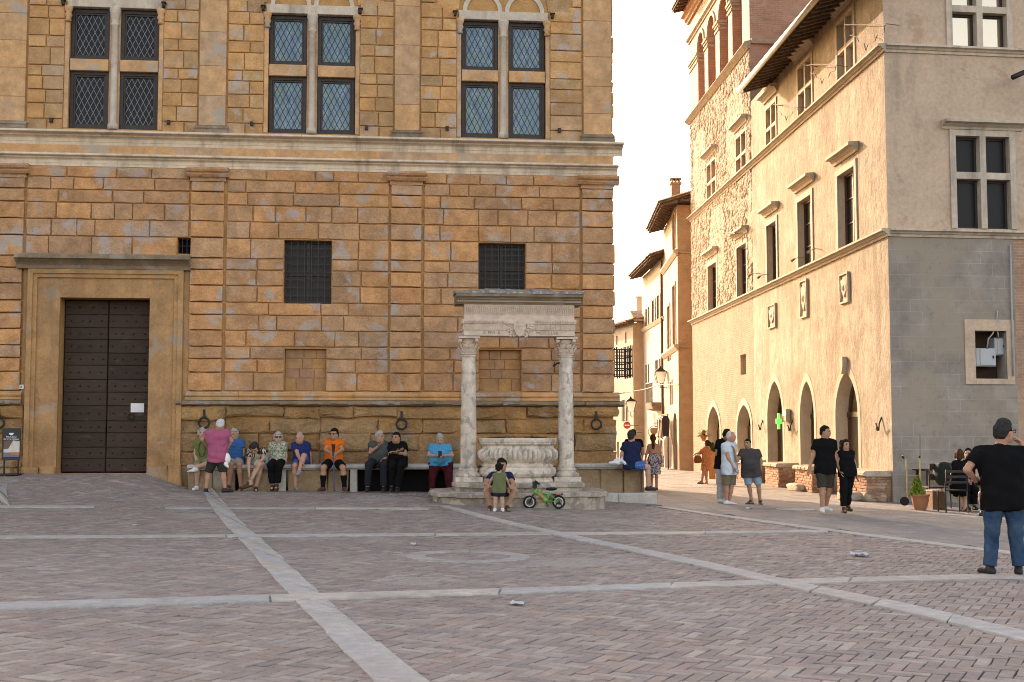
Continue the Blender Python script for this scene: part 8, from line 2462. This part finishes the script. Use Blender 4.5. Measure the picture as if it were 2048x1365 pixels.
person('dark haired man in a black polo and olive shorts holding the hand of a woman', D4, dict(head=(1650, 865), shL=(1633, 886), shR=(1666, 886), elL=(1626, 913), elR=(1671, 914), wrL=(1618, 938, -.05), wrR=(1677, 938), hpL=(1641, 938), hpR=(1660, 938), knL=(1645, 976, -.05), knR=(1658, 976, .05), anL=(1644, 1016, -.1), anR=(1652, 1014, .15)), 1.0, (.85, -.5), 'tan', 'black', 'short', BLK, LG['dkolive'], WHITE_SHOE, 1.05, leg=.97, foot=((-.1, -1), (.5, -1)), res=.014)
person('smiling woman with long dark hair in a black jumpsuit walking beside a man', D4, dict(head=(1690, 891), shL=(1681, 908), shR=(1703, 908), elL=(1676, 926), elR=(1709, 929), wrL=(1681, 944, -.05), wrR=(1713, 951), hpL=(1687, 945), hpR=(1702, 945), knL=(1687, 982, -.08), knR=(1697, 982, .05), anL=(1687, 1016, -.1), anR=(1695, 1012, .15)), .90, (.5, -1), 'tan', 'black', 'long', BLK, BLK, SANDAL, 1.0, sleeve=.08, leg=1.9, foot=((0, -1), (.3, -1)), res=.014)
D5 = Dg(2005, 1151)
person('big man in a black T-shirt and jeans with a hand at his chin, nearest person', D5, dict(head=(2007, 865, .02), shL=(1957, 906), shR=(2043, 906), elL=(1934, 940, -.02), elR=(2068, 925, .1), wrL=(1957, 968, .15), wrR=(2040, 885, .25), hpL=(1987, 1002), hpR=(2028, 1002), knL=(1984, 1066), knR=(2031, 1066), anL=(1980, 1133), anR=(2037, 1134)), 1.0, (.85, .45), 'red', 'darkgrey', 'short', BLK, LG['jeans'], BLACK_SHOE, 1.2, belly=.2, leg=1.98, hem=.10, sleeve=.62, hs=1.16, glasses='frame', foot=((-.4, 1), (.3, 1)), res=.0125, handdir=(None, (-.6, .2, .5)), grip=(0, 1))
D6 = Dg(1916, 1024)
person('dark haired woman in a black dress sitting with her back to us at the cafe', D6, dict(head=(1919, 911), shL=(1909, 928), shR=(1928, 928), elL=(1905, 949, .1), elR=(1932, 950, .1), wrL=(1910, 962, .4), wrR=(1936, 963, .25), hpL=(1910, 977), hpR=(1926, 977), knL=(1914, 984, .42), knR=(1930, 984, .40), anL=(1926, 1015, .25), anR=(1930, 1017, .2)), .95, (.35, 1), 'fair', 'brown', 'bob', BLK, None, SANDAL, 1.05, sleeve=.3, skirt=(BLK, .95, 1.0), foot=((.4, -1), (.8, -.5)), group='people at the cafe table')
person('dark haired man sitting at the cafe table facing the woman in black', D6 + .75, dict(head=(1937, 909), shL=(1927, 928), shR=(1949, 928), elL=(1924, 950, -.1), elR=(1954, 950, -.1), wrL=(1932, 958, -.3), wrR=(1946, 958, -.3), hpL=(1932, 978), hpR=(1946, 978), knL=(1932, 980, -.4), knR=(1948, 980, -.4), anL=(1934, 1012, -.35), anR=(1948, 1012, -.35)), .98, (-.6, -.8), 'fair', 'black', 'short', BLK, BLK, BLACK_SHOE, 1.0, leg=1.9, group='people at the cafe table')
D7 = Dg(1972, 1032)
person('person in a white shirt sitting at the cafe tables behind the man in jeans', D7 + .2, dict(head=(1996, 912, .1), shL=(1979, 930, .1), shR=(2014, 930, .1), elL=(1972, 955, .0), elR=(2030, 955, .0), wrL=(1970, 972, -.2), wrR=(2020, 975, -.2), hpL=(1984, 980, .1), hpR=(2008, 980, .1), knL=(1963, 988, -.38), knR=(2005, 988, -.38), anL=(1965, 1023, -.25), anR=(2000, 1023, -.25)), 1.0, (-.4, -1), 'fair', 'brown', 'short', SH['white'], LG['grey'], BLACK_SHOE, 1.1, leg=.7, group='people at the cafe table', foot=((-.6, -.8), (0, -1)))
t_, _f, _z = chair(1994, 1024, .47, .46, .92, 'black metal cafe chair under the person in the white shirt', M['chairblack'], .0)

w0, w1 = P(1957, 968, D5 + .15), P(1934, 940, D5 - .02)
t_ = thing('wristband', w0, 'dark wristband on the left wrist of the big man in jeans', 'wristband')
MB().tube([w0 + (w1 - w0) * .06, w0 + (w1 - w0) * .20], .040, 14).build('band', BLACK_SHOE, t_)
# ---- what they hold
c = P(453, 917, DP - .02)
t_ = thing('sun_cap', c, 'white cap hanging from the hand of the man in the pink polo', 'cap')
s = SDF(.02); s.ell(c, np.eye(3), (.085, .075, .13)); s.cap(c + np.array([-.02, -.03, -.12]), c + np.array([.03, -.02, -.18]), .05, .03)
V, Fs = s.mesh(.012, .004, 4); me = make_mesh('cap', V - TOPLOC[t_.name], Fs, [M['white']], smooth=True); link('cap', me, t_)
a, b = P(666.5, 889, DB0 - .42), P(668.8, 983, DB0 - .45)
t_ = thing('crutch', b, 'dark blue walking crutch held by the man in the orange top', 'crutch')
MB().tube([b, b + (a - b) * .82], .014, 8).build('shaft', plain('blue_metal', (.03, .07, .16), .4, .5, .5), t_)
MB().tube([b + (a - b) * .82, a], [.02, .045], 8).build('cuff', BLACK_SHOE, t_); MB().tube([b + (a - b) * .78 + np.array([0, -.02, 0]), b + (a - b) * .78 + np.array([0, -.12, .01])], .017, 8).build('grip', BLACK_SHOE, t_); MB().tube([b - np.array([0, 0, .0]), b + (a - b) * .03], .022, 8).build('tip', BLACK_SHOE, t_)
c = P(880, 909, DW2 - .33)
t_ = thing('mobile_phone', c, 'black mobile phone held by the woman in the bright blue top', 'phone')
fq = Frame(c[:2], (1, 0)); MB().box(fq, -.04, .04, -.005, .006, c[2] - .075, c[2] + .075).build('phone', BLACK_SHOE, t_)
c = P(1395, 919, DO - .05)
t_ = thing('shoulder_bag', c, 'brown shoulder bag swinging beside the woman in orange', 'bag')
rock('bag', t_, c, (.12, .08, .13), plain('brown_leather', (.20, .065, .025), .6), 12)
MB().tube([c + np.array([0, 0, .16]), P(1401, 909, DO), P(1408, 898, DO)], .014, 5).build('strap', SANDAL, t_)
c = P(1236, 930, DR)
t_ = thing('white_cloth_bundle', c, 'crumpled white cloth lying on the corner bench against the palace', 'cloth')
s = SDF(.03)
for k in range(9): s.cap(np.array([c[0] + rn.uniform(-.18, .18), c[1] + rn.uniform(-.1, .1), z_bt + .03]), np.array([c[0] + rn.uniform(-.16, .14), c[1] + rn.uniform(-.1, .1), z_bt + rn.uniform(.03, .16)]), .035, .02)
V, Fs = s.mesh(.013, .008, 3); link('cloth', make_mesh('cloth', V - TOPLOC[t_.name], Fs, [M['paper']], smooth=True), t_)
c = P(537, 922, DB0 + .2)
t_ = thing('paper_bag', (c[0], c[1], z_bt), 'pale turquoise bag standing on the bench between two seated women', 'bag')
rock('bag', t_, (P(529, 924, DB0 + .1)[0], DB0 + .12, z_bt + .13), (.09, .06, .13), plain('pale_turquoise', (.30, .46, .48), .7), 14)
